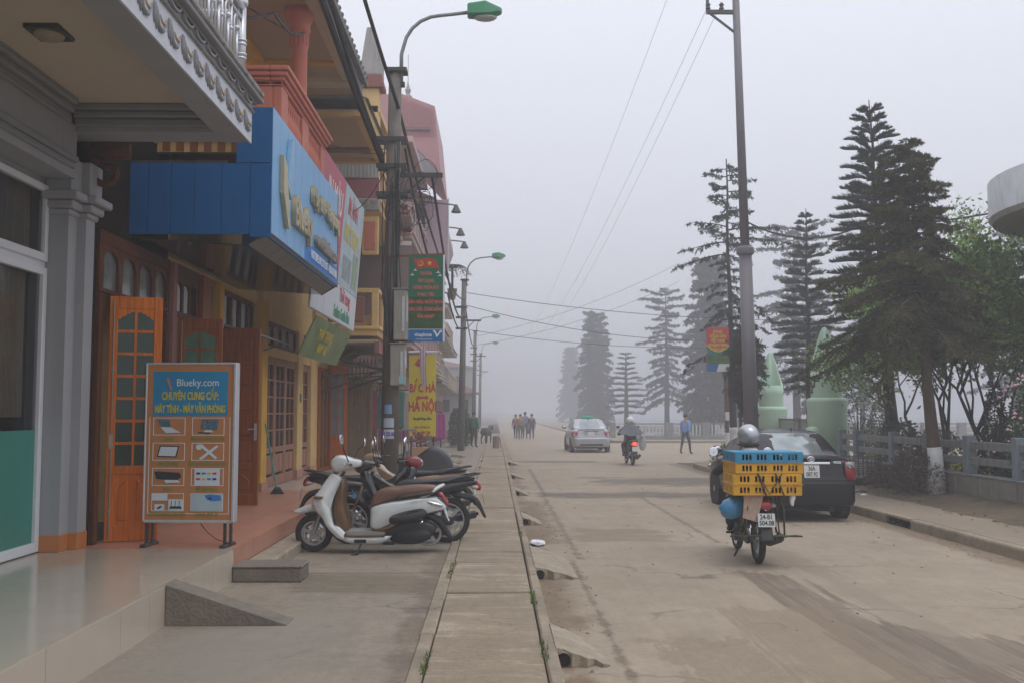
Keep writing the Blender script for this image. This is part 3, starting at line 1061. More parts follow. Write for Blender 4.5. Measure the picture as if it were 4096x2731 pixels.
for y in (12.5, 12.82, 13.12, 13.42):
    fr.box(-4.1, -4.031, y, y + .08, 3.02, 3.4)
obj('timber_frame', fr, m_woodd, sh)
for y in (12.58, 12.9):
    obj('transom_pane', MB().prism([(y, 3.02), (y + .22, 3.02), (y + .22, 3.28)] + [(y + .11 + .11 * math.cos(a), 3.28 + .1 * math.sin(a)) for a in (.5, 1.05, 1.57, 2.1, 2.6)] + [(y, 3.28)], -4.06, -4.052, 'x'), m_gbright, sh)
obj('door_panel', MB().box(-4.08, -4.045, 12.5, 13.55, .42, 2.95), m_woodb, sh)
# barred window above the third door
fr = MB().box(-4.1, -4.02, 14.6, 16.6, 2.98, 3.05).box(-4.1, -4.02, 14.6, 16.6, 3.48, 3.56)
for y in (14.6, 15.12, 15.16, 15.66, 15.7, 16.2, 16.52):
    fr.box(-4.1, -4.021, y, y + .07, 3.05, 3.48)
obj('window_frame', fr, m_woodd, sh)
for y in (14.69, 14.9, 15.25, 15.46, 15.79, 16.0, 16.3):
    obj('pane', MB().box(-4.07, -4.06, y, y + .15, 3.05, 3.48), m_gbright, sh)
obj('wall_band', MB().box(-4.1, -4.045, 14.57, 17.0, 3.56, 3.63), m_yel, sh)
obj('pillar', MB().box(-4.1, -3.92, 16.85, 17.25, .42, 3.62), m_yel, sh, bevel=.01)
obj('skirting', MB().box(-4.1, -3.9, 16.84, 17.26, .42, .56), m_redtile, sh)


def door_leaf(name, label, base, ang, wdt, hgt, mat_wood, glazed, rows, handle=False, cremone=False, panes=2, mat_pane=None):
    """a panelled leaf standing from its hinge at base, turned by ang"""
    t = thing(name, label, 'door', base, ang, world=False)
    st_ = .085
    fr_ = MB().box(0, st_, -.022, .022, 0, hgt).box(wdt - st_, wdt, -.022, .022, 0, hgt)
    fr_.box(st_, wdt - st_, -.021, .021, 0, .16).box(st_, wdt - st_, -.021, .021, hgt - .13, hgt)
    lowh = .68 if glazed else .5
    fr_.box(st_, wdt - st_, -.021, .021, lowh, lowh + .09)
    obj('leaf_frame', fr_, mat_wood, t, bevel=.006)
    iw = (wdt - 2 * st_)
    # lower raised panels
    for k in range(2):
        x0 = st_ + k * iw / 2
        top = lowh
        arch = [(x0 + .04 + (iw / 2 - .08) * i / 6, top - .05 - (.10 * (1 - math.sin(math.pi / 2 * (i / 6 if k == 0 else 1 - i / 6))))) for i in range(7)]
        p_ = obj('panel', MB().box(x0, x0 + iw / 2, -.008, .008, .16, lowh), mat_wood, t)
        obj('raised_field', MB().prism([(x0 + .04, .21), (x0 + iw / 2 - .04, .21)] + arch[::-1], -.018, .018, 'y'), mat_wood, p_, bevel=.01)
    z0 = lowh + .09
    zt = hgt - .13
    dz = (zt - z0) / rows
    if glazed:
        mt = MB()
        for k in range(1, panes):
            mt.box(st_ + iw * k / panes - .013, st_ + iw * k / panes + .013, -.018, .018, z0, zt)
        for r_ in range(1, rows):
            mt.box(st_, wdt - st_, -.0185, .0185, z0 + dz * r_ - .015, z0 + dz * r_ + .015)
        obj('glazing_bars', mt, mat_wood, t)
        for r_ in range(rows):
            for k in range(panes):
                obj('pane', MB().box(st_ + iw * k / panes, st_ + iw * (k + 1) / panes, -.003, .003, z0 + dz * r_, z0 + dz * (r_ + 1)), mat_pane or m_ggreen, t)
        hd = MB()
        for k in range(panes):
            xa, xb = st_ + iw * k / panes, st_ + iw * (k + 1) / panes
            pts_ = [(xa, zt)] + [(xa + (xb - xa) * i / 8, zt - .02 - .09 * abs(((xa + (xb - xa) * i / 8) - wdt / 2) / (iw / 2)) ** 1.6 - (.012 if i % 2 else 0)) for i in range(9)] + [(xb, zt)]
            hd.prism(pts_, -.0195, .0195, 'y')
        obj('arched_head', hd, mat_wood, t)
    else:
        for r_ in range(rows):
            for k in range(2):
                x0 = st_ + k * iw / 2
                p_ = obj('panel', MB().box(x0, x0 + iw / 2, -.007, .007, z0 + dz * r_, z0 + dz * (r_ + 1)), mat_wood, t)
                obj('raised_field', MB().box(x0 + .03, x0 + iw / 2 - .03, -.017, .017, z0 + dz * r_ + .03, z0 + dz * (r_ + 1) - .03), mat_wood, p_, bevel=.012)
        mt = MB().box(wdt / 2 - .018, wdt / 2 + .018, -.0205, .0205, z0, zt)
        for r_ in range(1, rows):
            mt.box(st_, wdt - st_, -.0203, .0203, z0 + dz * r_ - .018, z0 + dz * r_ + .018)
        obj('rails', mt, mat_wood, t)
    if handle:
        obj('handle', MB().box(wdt - .06, wdt - .025, -.032, -.022, .92, 1.16).tube([(wdt - .042, -.03, 1.08), (wdt - .042, -.06, 1.08), (wdt - .14, -.062, 1.075)], .009, 8).box(wdt - .06, wdt - .025, .022, .032, .92, 1.16), m_alu, t)
    if cremone:
        obj('bolt', MB().cyl((.045, -.034, .04), (.045, -.034, hgt - .04), .008, n=8).box(.025, .065, -.045, -.022, .95, 1.1).box(.03, .06, -.04, -.022, .3, .34).box(.03, .06, -.04, -.022, 1.75, 1.79), m_brassd, t)
    return t


d1 = door_leaf('door_leaf', 'open varnished orange door leaf with green panes beside the grey pilaster', (-4.0, 10.36, .425), R(20), .52, 2.52, m_woodo, True, 7, cremone=True)
d2 = door_leaf('door_leaf', 'brown door leaf with pale green panes standing behind the shop board', (-4.0, 12.62, .425), R(8), .54, 2.5, m_woodb, True, 6, cremone=True, mat_pane=mat('pale_green_pane', (.10, .22, .14), .15, var=.25, scale=8))
d3 = door_leaf('door_leaf', 'solid panelled brown door leaf with silver handle standing open', (-4.03, 14.45, .425), R(-3), .64, 2.53, m_woodb, False, 5, handle=True)
# thin canopy board over the third door
cbd = MB().plate([(-4.02, 14.62, 3.02), (-3.55, 14.62, 2.9), (-3.55, 17.2, 2.9), (-4.02, 17.2, 3.02)], (0, 0, 1), .018)
obj('canopy_board', cbd, m_corr, sh)
obj('canopy_arm', MB().bar((-4.02, 15.2, 2.75), (-3.6, 15.2, 2.9), .02, .02).bar((-4.02, 16.9, 2.75), (-3.6, 16.9, 2.9), .02, .02), m_steel, sh)
# coral balcony
XF = -2.6
cb = MB().box(-4.06, XF + .02, 11.97, 15.03, 5.0, 5.16)
cb.box(-4.06, XF, 11.95, 12.06, 5.72, 5.78)
obj('balcony_slab', cb, m_coral, sh)
tr = MB()
for e, z0, z1 in ((.0, 5.72, 5.77), (.035, 5.77, 5.82), (.07, 5.82, 5.88), (.10, 5.88, 5.94)):
    tr.box(XF - .14, XF + e, 11.95 - e, 15.03 + e, z0, z1)
    tr.box(-4.06, XF - .141, 11.95 - e, 12.09, z0 + .001, z1 - .001)
obj('balcony_rail', tr, m_coral, sh, bevel=.012)
for y0, y1 in ((11.97, 12.32), (13.28, 13.72), (14.72, 15.02)):
    obj('balcony_pedestal', MB().box(XF - .12, XF - .005, y0, y1, 5.16, 5.72), m_coral, sh, bevel=.01)
obj('balcony_pedestal', MB().box(-4.06, XF - .121, 11.97, 12.07, 5.16, 5.72), m_coral, sh, bevel=.01)
obj('panel_moulding', MB().box(-3.75, -2.95, 11.955, 11.97, 5.26, 5.3).box(-3.75, -2.95, 11.955, 11.97, 5.6, 5.64).box(-3.75, -3.71, 11.956, 11.97, 5.3, 5.6).box(-2.99, -2.95, 11.956, 11.97, 5.3, 5.6), m_coral, sh, bevel=.005)
bal = _mesh('baluster', MB().lathe([(.03, 0), (.035, .04), (.02, .08), (.045, .2), (.048, .26), (.022, .38), (.018, .42), (.032, .48), (.032, .54)], (0, 0, 0), 10), m_coral, smooth=True)
for y0, y1 in ((12.32, 13.28), (13.72, 14.72)):
    for i in range(8):
        o = obj('baluster', bal, None, sh)
        o.location = (XF - .06 + 4.05, y0 + .06 + (y1 - y0 - .12) * i / 7 - 13.5, 5.17 - .42)
pr = [(.16, 5.16), (.16, 5.3), (.115, 5.34), (.112, 6.85), (.118, 6.87), (.125, 6.9), (.125, 7.09), (.135, 7.11), (.155, 7.15), (.14, 7.2), (.17, 7.27), (.2, 7.33), (.2, 7.45)]
obj('column', MB().lathe(pr, (-2.78, 13.85, 0), 20), m_coral, sh, smooth=True)
fl = MB()
for i in range(14):
    a = 2 * math.pi * i / 14
    fl.cyl((-2.78 + .122 * math.cos(a), 13.85 + .122 * math.sin(a), 6.91), (-2.78 + .122 * math.cos(a), 13.85 + .122 * math.sin(a), 7.09), .014, n=6)
obj('fluting', fl, m_coral, sh)
# eaves over the balcony
ev = MB().box(-4.2, -2.44, 9.96, 17.7, 7.45, 7.49)
obj('eaves_soffit', ev, m_soffit, sh)
obj('eaves_beam', MB().box(-4.2, -2.44, 16.7, 17.0, 7.35, 7.45).box(-2.62, -2.44, 9.96, 16.7, 7.39, 7.45), m_cream, sh)
obj('eaves_band', MB().box(-4.2, -2.45, 15.9, 16.05, 7.40, 7.45).box(-4.2, -2.62, 12.2, 12.35, 7.40, 7.45).box(-3.9, -3.75, 12.35, 15.9, 7.41, 7.45), m_yel, sh)
obj('eaves_board', MB().box(-2.44, -2.4, 9.96, 17.7, 7.37, 7.59), m_greytrim, sh)
rt = MB()
for i in range(30):
    y = 10.0 + i * .258
    rt.tube([(-2.32, y, 7.65), (-4.4, y, 8.75)], .09, 6)
obj('roof', rt.box(-2.36, -2.3, 9.96, 17.7, 7.58, 7.65), m_tin, sh)

# ------------------------------------------------------------------ blue shop sign
bs = thing('shop_sign', 'large blue boxed shop sign with metal lettering over the computer shop', 'sign', (-3.3, 13.3, 3.6))
YN, YF, XS = 11.05, 15.68, -2.5
ys = [YN + (YF - YN) * i / 11 for i in range(12)]
for i in range(11):
    obj('front_panel', MB().box(XS - .03, XS, ys[i] + .004, ys[i + 1] - .004, 3.74, 5.17), m_bluef, bs)
obj('front_backing', MB().box(XS - .06, XS - .031, YN + .005, YF - .005, 3.70, 5.165), m_blue, bs)
xs = [-4.17, -3.87, -3.62, -3.36, -3.06, -2.74, XS - .002]
for i in range(6):
    obj('side_panel', MB().box(xs[i] + .003, xs[i + 1] - .003, YN - .015, YN + .01, 3.72 - .03 * max(0, (i - 4)), 4.52), m_blue, bs)
obj('side_panel', MB().box(-2.9, XS - .002, YN - .016, YN + .01, 4.53, 5.16), m_blue, bs)
obj('side_frame', MB().box(-4.3, -4.27, YN, YN + .03, 3.7, 4.6).box(-4.6, -4.18, YN + .01, YN + .03, 4.08, 4.1).box(-4.3, -3.0, YN + .02, YN + .05, 4.53, 4.56), m_steel, bs)
for i in range(11):
    obj('bevel_panel', MB().plate([(XS - .002, ys[i] + .004, 3.738), (XS - .002, ys[i + 1] - .004, 3.738), (XS - .24, ys[i + 1] - .004, 3.592), (XS - .24, ys[i] + .004, 3.592)], (-.5, 0, .86), .02), m_greyp, bs)
obj('corner_trim', MB().box(XS - .004, XS + .008, YF - .012, YF + .018, 3.70, 5.18).plate([(XS, YF, 3.72), (XS, YF + .02, 3.72), (XS - .25, YF + .02, 3.57), (XS - .25, YF, 3.57)], (0, 0, 1), .03), m_brownp, bs)
for i in range(9):
    y0 = YN + (YF - YN) * i / 9
    y1 = YN + (YF - YN) * (i + 1) / 9
    obj('soffit_panel', MB().plate([(-2.742, y0 + .003, 3.585), (-2.742, y1 - .003, 3.585), (-4.3, y1 - .003, 3.69), (-4.3, y0 + .003, 3.69)], (0, 0, 1), .015), m_black, bs)
obj('far_side', MB().box(-4.0, XS - .01, YF - .02, YF, 3.72, 5.1), m_blue, bs)
FX = XS + .004
lg = MB()
lg.prism([(11.42, 4.72), (11.60, 4.62), (11.82, 3.92), (11.72, 3.92), (11.44, 4.28)], FX, FX + .05, 'x')
obj('logo_wing', lg, m_brass, bs)
lg = MB()
lg.prism([(11.66, 4.42), (11.86, 5.02), (12.02, 5.02), (11.98, 4.62), (11.86, 4.28)], FX, FX + .05, 'x')
obj('logo_wing', lg, mat('logo_blue', (.22, .42, .62), .4), bs)
def on_sign(y, z):
    return frame_at((FX + .03, y, z), (0, 1, 0), (0, 0, 1))
text('Blueky', .50, m_brass, bs, on_sign(12.68, 4.20), ext=.028, sx=.86, bold=.012)
text('www.blueky.com', .30, m_brassd, bs, on_sign(14.5, 4.12), ext=.024, sx=.84, bold=.006)
text('Máy tính - Văn phòng', .33, m_brass, bs, on_sign(14.42, 4.66), ext=.026, sx=.76, bold=.008)
obj('print_swoosh', MB().prism([(13.0, 3.75), (15.64, 3.75), (15.64, 4.02), (14.6, 3.96), (13.8, 4.02), (13.3, 3.98), (13.0, 3.9)], FX - .003, FX + .001, 'x'), m_bluet, bs)
text('HOTLINE: 0912.731.957 - 0203.867.888', .155, mat('print_white', (.72, .75, .78), .5, var=.06), bs, on_sign(14.36, 3.86), ext=.001, sx=.84, bold=.004)

# ------------------------------------------------------------------ tall flex sign of the copy shop, and the tilted green board under it
m_flexw = mat('flex_white', (.60, .62, .66), .5, var=.05, scale=2)
m_flexr = mat('flex_red', (.50, .055, .09), .5, var=.08, scale=2)
m_flexb = mat('flex_paleblue', (.40, .50, .55), .5, var=.22, scale=2.5)
m_flexg = mat('flex_green', (.13, .21, .085), .5, var=.35, scale=2.2, dirt=(.42, .36, .06), dirt_amt=.45, dirt_scale=2.6)
fs_ = thing('flex_sign', 'tall printed flex sign, red at the near end and white below', 'sign', (-2.9, 18.3, 3.4))


def slope(y, z):
    return -2.96 + (z - 3.4) * .2 / 2.55


def flex(name, y0, y1, z0, z1, m, lift=0.0):
    q = MB().plate([(slope(y0, z0) + lift, y0, z0), (slope(y1, z0) + lift, y1, z0), (slope(y1, z1) + lift, y1, z1), (slope(y0, z1) + lift, y0, z1)], (1, 0, -.08), .012)
    return obj(name, q, m, fs_)


flex('board', 15.78, 20.75, 3.40, 6.0, m_corr, -.014)
flex('print', 15.8, 18.2, 4.75, 5.98, m_flexr)
flex('print', 18.22, 20.73, 4.1, 5.98, m_flexb)
flex('print', 15.8, 18.2, 4.1, 4.74, m_flexr)
flex('print', 15.8, 17.0, 3.42, 4.09, m_flexw)
flex('print', 17.03, 20.73, 3.42, 4.09, m_flexw)


def on_flex(y, z):
    return frame_at((slope(y, z) + .016, y, z), (0, 1, 0), (.078, 0, 1))


m_pw = MATS['print_white']
m_pr = mat('print_red', (.52, .04, .05), .5)
m_pg = mat('print_green', (.02, .25, .13), .5)
m_py = mat('print_yellow', (.62, .50, .04), .5)
text('IN MÀU', .62, m_pw, fs_, on_flex(17.2, 5.45), ext=.002, sx=.72, bold=.015)
text('PHOTOCOPY', .5, m_py, fs_, on_flex(19.4, 5.1), ext=.002, sx=.62, bold=.01)
text('IN ẢNH', .45, m_pr, fs_, on_flex(19.3, 5.62), ext=.002, sx=.8, bold=.01)
flex('print_swatch', 18.6, 19.6, 4.25, 4.7, mat('photo_print', (.2, .3, .33), .5, var=.5, scale=5, dirt=(.5, .1, .12), dirt_amt=.6, dirt_scale=4), .003)
flex('print_swatch', 19.8, 20.5, 4.2, 4.9, mat('photo_print_two', (.25, .35, .2), .5, var=.5, scale=5, dirt=(.1, .2, .35), dirt_amt=.6, dirt_scale=4), .003)
text('Thời trang', .36, m_pr, fs_, on_flex(19.2, 3.92), ext=.002, sx=.85, bold=.006)
text('Fashion Gentle Men', .30, m_pg, fs_, on_flex(19.0, 3.58), ext=.002, sx=.78, bold=.01)
gb = thing('green_board', 'tilted green and yellow shop board under the white flex sign', 'sign', (-3.1, 18.5, 2.7))
obj('board', MB().plate([(-2.99, 16.7, 3.36), (-2.99, 20.7, 3.36), (-3.3, 20.7, 2.70), (-3.3, 16.7, 2.70)], (-.9, 0, .43), .02), m_flexg, gb)
text('THỜI TRANG', .26, m_py, gb, frame_at((-3.10, 18.2, 3.10), (0, 1, 0), (.31, 0, .66)), ext=.002, bold=.006)
text('NAM NỮ', .26, m_py, gb, frame_at((-3.20, 18.4, 2.88), (0, 1, 0), (.31, 0, .66)), ext=.002, bold=.006)

# ------------------------------------------------------------------ ochre house with glazed doors
yh = thing('ochre_house', 'ochre house with pinkish glazed timber doors and a wide tan eave', 'house', (-4.0, 19.4, .42))
obj('wall', MB().box(-9, -4.02, 17.26, 21.9, 3.35, 7.0).box(-9, -8.8, 17.3, 21.9, .42, 3.3), m_yel2, yh)
for y0, y1, x in ((20.05, 20.6, -3.95), (21.45, 21.95, -3.94)):
    obj('pillar', MB().box(-4.1, x, y0, y1, .42, 3.36), m_yel2, yh, bevel=.008)
    obj('skirting', MB().box(-4.1, x + .012, y0 - .01, y1 + .01, .42, .6), m_redtile, yh)
obj('lintel', MB().box(-4.1, -3.97, 17.26, 21.9, 2.74, 2.9), m_yel2, yh)
for y0, y1 in ((17.3, 20.02), (20.62, 21.43)):
    n = 4 if y1 - y0 > 1.5 else 1
    f = MB().box(-4.08, -4.0, y0, y1, 2.9, 2.96).box(-4.08, -4.0, y0, y1, 3.28, 3.35)
    for i in range(n + 1):
        y = y0 + (y1 - y0 - .06) * i / n
        f.box(-4.08, -4.001, y, y + .06, 2.96, 3.28)
    obj('transom_frame', f, m_woodd, yh)
    for i in range(n):
        ya = y0 + (y1 - y0) * i / n
        obj('pane', MB().box(-4.05, -4.04, ya, ya + (y1 - y0) / n, 2.96, 3.28), mat('dull_pane', (.2, .2, .19), .3, var=.3), yh)
    nl = 3 if y1 - y0 > 1.5 else 1
    for k in range(nl):
        a, b_ = y0 + (y1 - y0) * k / nl, y0 + (y1 - y0) * (k + 1) / nl
        d = MB().box(-4.06, -4.0, a + .01, a + .09, .42, 2.74).box(-4.06, -4.0, b_ - .09, b_ - .01, .42, 2.74)
        d.box(-4.06, -4.001, a + .09, b_ - .09, .42, .6).box(-4.06, -4.001, a + .09, b_ - .09, 1.02, 1.12).box(-4.06, -4.001, a + .09, b_ - .09, 2.6, 2.74)
        for r_ in range(1, 5):
            d.box(-4.05, -4.005, a + .09, b_ - .09, 1.12 + r_ * .3 - .014, 1.12 + r_ * .3 + .014)
        d.box(-4.05, -4.004, (a + b_) / 2 - .015, (a + b_) / 2 + .015, 1.12, 2.6)
        lf = obj('door', d, m_woodp, yh, bevel=.006)
        obj('pane', MB().box(-4.035, -4.03, a + .09, b_ - .09, 1.12, 2.6), m_glass, lf)
        obj('panel', MB().box(-4.05, -4.01, a + .12, (a + b_) / 2 - .02, .64, .98).box(-4.05, -4.01, (a + b_) / 2 + .02, b_ - .12, .64, .98), m_woodp, lf, bevel=.015)
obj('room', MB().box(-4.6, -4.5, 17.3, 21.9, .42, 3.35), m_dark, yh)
obj('eaves_soffit', MB().box(-4.2, -2.5, 17.72, 21.2, 7.16, 7.2), m_soffit, yh)
obj('eaves_band', MB().box(-4.2, -2.4, 17.72, 17.86, 7.08, 7.16).box(-2.56, -2.4, 17.86, 21.1, 7.08, 7.17).box(-4.2, -2.4, 21.05, 21.25, 7.07, 7.17), m_yel2, yh)
obj('eaves_strip', MB().box(-4.2, -2.56, 20.2, 20.4, 7.1, 7.16), m_brownp, yh)
obj('eaves_board', MB().box(-2.4, -2.36, 17.72, 21.25, 7.06, 7.4), m_yel2, yh)
obj('roof', MB().prism([(-2.3, 7.4), (-4.4, 8.4), (-4.4, 7.4)], 17.72, 21.3, 'y'), m_tin, yh)
obj('wall_socket', MB().box(-3.95, -3.93, 20.25, 20.36, 1.95, 2.12), mat('socket_blue', (.1, .2, .32), .5), yh)

# broom against the ochre house
br = thing('broom', 'teal handled broom leaning against the ochre pillar', 'broom', (-3.55, 16.4, .42))
obj('handle', MB().cyl((-3.55, 16.4, .5), (-3.88, 16.95, 1.55), .014, n=8), mat('teal_plastic', (.02, .28, .25), .4), br)
obj('bristle_head', MB().loft([[(-3.66, 16.38, .42), (-3.43, 16.38, .42), (-3.43, 16.46, .42), (-3.66, 16.46, .42)], [(-3.58, 16.4, .53), (-3.5, 16.4, .53), (-3.5, 16.44, .53), (-3.58, 16.44, .53)]]), m_steel, br)

# ------------------------------------------------------------------ shop A-board
ab = thing('shop_board', 'standing orange and blue shop board with pictures of computers', 'sign board', (-3.05, 10.08, .42), R(-5), world=False)
W2, Z0, Z1 = .445, .26, 1.80
obj('panel', MB().box(-W2, W2, -.03, .03, Z0, Z1), mat('board_orange', (.50, .20, .065), .5, var=.05), ab)
obj('frame', MB().box(-W2 - .02, -W2, -.04, .04, Z0 - .02, Z1 + .02).box(W2, W2 + .03, -.055, .055, Z0 - .02, Z1 + .02).box(-W2, W2, -.041, .041, Z1, Z1 + .022).box(-W2, W2, -.041, .041, Z0 - .03, Z0), m_alu, ab, bevel=.006)
for s in (-1, 1):
    lg_ = MB().box(s * .40 - .04, s * .40 - .02, -.02, .02, .02, Z0).box(s * .40 + .02, s * .40 + .04, -.02, .02, .02, Z0)
    obj('leg', lg_, m_steel, ab)
    obj('foot', MB().box(s * .40 - .03, s * .40 + .03, -.16, .16, 0, .03), m_steel, ab, bevel=.006)
M_ = lambda x, z: frame_at((x, -.036, z), (1, 0, 0), (0, 0, 1))
def prt(name, x0, x1, z0, z1, m, d=.001, parent=None):
    return obj(name, MB().box(x0, x1, -.0315 - d, -.0305, z0, z1), m, parent or ab)
prt('header_print', -.385, .385, 1.29, 1.735, mat('board_blue', (.008, .24, .46), .5, var=.04))
text('Blueky.com', .105, m_pw, ab, M_(.075, 1.62), sx=.9)
obj('logo', MB().plate([(-.25, -.035, 1.66), (-.225, -.035, 1.68), (-.19, -.035, 1.57), (-.20, -.035, 1.54)], (0, -1, 0), .002), mat('logo_orange', (.62, .24, .05), .5), ab)
obj('logo', MB().plate([(-.215, -.035, 1.63), (-.15, -.035, 1.70), (-.165, -.035, 1.63), (-.195, -.035, 1.575)], (0, -1, 0), .002), m_bluet, ab)
text('CHUYÊN CUNG CẤP:', .11, m_py, ab, M_(0, 1.485), sx=.55, bold=.003)
text('MÁY TÍNH - MÁY VĂN PHÒNG', .105, m_py, ab, M_(0, 1.355), sx=.50, bold=.003)
ob = MB().box(-.415, -.409, -.0335, -.0305, .32, 1.28).box(.409, .415, -.0335, -.0305, .32, 1.28).box(-.409, .409, -.0335, -.0305, .32, .326)
obj('border_line', ob, m_pw, ab)
caps = ['Laptop', 'Máy tính bàn & linh kiện', 'Máy tính bảng', 'Dịch vụ cài đặt & sửa chữa', 'Máy in', 'Đổ mực máy in', 'Thiết bị mạng & phụ kiện', 'Camera giám sát']
m_cap = mat('caption_green', (.17, .27, .03), .5)
m_pk = mat('picture_dark', (.02, .025, .03), .4, var=.3)
m_pl = mat('picture_pale', (.62, .68, .74), .5, var=.1)
m_ps = mat('picture_screen', (.03, .16, .22), .4, var=.6, scale=30, dirt=(.5, .12, .04), dirt_amt=.7, dirt_scale=22)
for k in range(8):
    r_, c_ = divmod(k, 2)
    cx_ = -.21 if c_ == 0 else .19
    cz_ = 1.185 - r_ * .25
    q = MB()
    for (a, b_, c, d) in ((-.165, .165, .082, .088), (-.165, .165, -.088, -.082), (-.165, -.159, -.082, .082), (.159, .165, -.082, .082)):
        q.box(cx_ + a, cx_ + b_, -.0335, -.0305, cz_ + c, cz_ + d)
    bx_ = obj('picture_border', q, m_pw, ab)
    text(caps[k], .052, m_cap, ab, M_(cx_, cz_ - .118), sx=.68, ext=.001, bold=.001)
    P2 = lambda pts, m, d=.0345, nm='picture': obj(nm, MB().plate([(cx_ + x, -d, cz_ + z) for x, z in pts], (0, -1, 0), .0012), m, bx_)
    if k == 0:
        P2([(-.12, .075), (0, .065), (.02, -.005), (-.09, .0)], m_ps)
        P2([(-.09, -.005), (.02, -.008), (.12, -.06), (-.03, -.065)], m_pl)
    elif k == 1:
        P2([(-.06, .07), (.11, .065), (.09, -.03), (-.08, -.02)], m_ps)
        P2([(-.02, -.035), (.03, -.035), (.06, -.055), (-.05, -.055)], m_pl)
        P2([(-.1, -.052), (.02, -.06), (.02, -.072), (-.1, -.064)], m_pk, .036)
    elif k == 2:
        P2([(-.09, .06), (.11, .055), (.08, -.055), (-.12, -.05)], m_pk)
        P2([(-.08, .05), (.095, .046), (.07, -.045), (-.105, -.04)], m_pl, .036)
    elif k == 3:
        P2([(-.1, .07), (-.06, .075), (.1, -.06), (.08, -.075)], m_pl)
        P2([(.09, .065), (.11, .05), (-.06, -.08), (-.09, -.07)], m_pl, .036)
        P2([(-.12, .055), (-.1, .075), (-.05, .06), (-.07, .02), (-.11, .02)], m_pl, .037)
    elif k == 4:
        P2([(-.14, .05), (-.1, .055), (.12, .04), (.14, .0), (.08, -.04), (-.12, -.02)], m_pk)
        P2([(-.04, -.03), (.1, -.03), (.13, -.055), (-.02, -.06)], m_pl, .036)
    elif k == 5:
        P2([(-.13, .085), (.13, .085), (.13, -.085), (-.13, -.085)], m_pl)
        for i in range(4):
            P2([(-.11 + i * .055, .045), (-.07 + i * .055, .045), (-.07 + i * .055, .025), (-.11 + i * .055, .025)], (m_pk, m_bluet, m_py, m_pr)[i], .036)
            P2([(-.11 + i * .055, -.01), (-.07 + i * .055, -.01), (-.07 + i * .055, -.03), (-.11 + i * .055, -.03)], (m_pr, m_py, m_bluet, m_pk)[i], .036)
    elif k == 6:
        P2([(-.16, .085), (0, .085), (0, .015), (-.16, .015)], m_pl)
        P2([(-.13, -.02), (-.03, -.02), (-.03, -.08), (-.13, -.08)], m_pl)
        P2([(-.11, -.06), (-.07, -.035), (-.05, -.045), (-.09, -.07)], m_pk, .036)
        P2([(.01, .03), (.16, .03), (.16, -.08), (.01, -.08)], m_pl)
        P2([(.03, -.04), (.14, -.04), (.15, -.065), (.02, -.065)], m_pk, .036)
        for x in (.04, .08, .12):
            P2([(x, .015), (x + .006, .015), (x + .004, -.04), (x - .002, -.04)], m_pk, .036)
    else:
        P2([(-.16, .085), (.16, .085), (.16, -.085), (-.16, -.085)], m_flexb)
        P2([(-.02, .07), (.03, .08), (.14, .07), (.15, .02), (.05, .01), (0, .03)], m_bluet, .036)
        P2([(.01, .05), (.05, .05), (.05, .03), (.02, .03)], m_pk, .037)
obj('cable', MB().tube([(.1, .03, .23), (.16, .06, .14), (.25, .08, .06), (.38, .05, .03)], .005, 6), m_steel, ab)
# ================================================================== the row of houses farther up the left side
m_cr2 = mat('stained_cream', (.50, .42, .30), .85, var=.12, scale=3, dirt=(.2, .16, .12), dirt_amt=.45, streak=1)
m_pinkw = mat('pink_plaster', (.52, .37, .36), .85, var=.1, scale=3, dirt=(.3, .22, .2), dirt_amt=.35, streak=1)
m_greyw = mat('weathered_grey_wall', (.36, .35, .34), .9, var=.15, scale=3, dirt=(.16, .15, .13), dirt_amt=.5, streak=1)
m_brownw = mat('brown_panel', (.20, .135, .125), .4, var=.12, scale=2)
m_shut = mat('roller_shutter', (.26, .25, .25), .5, metal=.3, var=.1)
m_timber = mat('old_boards', (.30, .20, .095), .7, var=.15, scale=4, grain=.35)


def balcony(parent, y0, y1, xo, z, m, mp, posts=4, panel=True):
    obj('balcony_slab', MB().box(-4.0, xo, y0, y1, z - .18, z).box(-4.0, xo + .06, y0 - .05, y1 + .05, z - .04, z + .03), m, parent, bevel=.01)
    rl_ = MB().box(xo - .12, xo + .02, y0, y1, z + .78, z + .88).box(-4.0, xo - .121, y0, y0 + .12, z + .78, z + .879)
    obj('balcony_rail', rl_, m, parent, bevel=.01)
    n = max(2, int((y1 - y0) / .9))
    for i in range(n + 1):
        y = y0 + (y1 - y0 - .14) * i / n
        obj('balcony_post', MB().box(xo - .13, xo + .005, y, y + .14, z + .03, z + .78), m, parent)
        if i < n and panel:
            obj('balcony_panel', MB().box(xo - .09, xo - .04, y + .2, y + (y1 - y0 - .14) / n - .06, z + .1, z + .72), mp, parent, bevel=.02)
    if panel:
        obj('balcony_panel', MB().box(-3.7, xo - .3, y0 + .02, y0 + .07, z + .12, z + .7), mp, parent, bevel=.02)


def opening(parent, y0, y1, z0, z1, x, mf, mg, nm='window', bars=1):
    t = .07
    f = MB().box(x, x + .06, y0, y0 + t, z0, z1).box(x, x + .06, y1 - t, y1, z0, z1).box(x, x + .059, y0 + t, y1 - t, z1 - t, z1).box(x, x + .059, y0 + t, y1 - t, z0, z0 + t)
    for i in range(1, bars + 1):
        yy = y0 + (y1 - y0) * i / (bars + 1)
        f.box(x, x + .05, yy - .025, yy + .025, z0 + t, z1 - t)
    w_ = obj(nm, f, mf, parent)
    obj('pane', MB().box(x + .012, x + .018, y0 + t, y1 - t, z0 + t, z1 - t), mg, w_)
    return w_


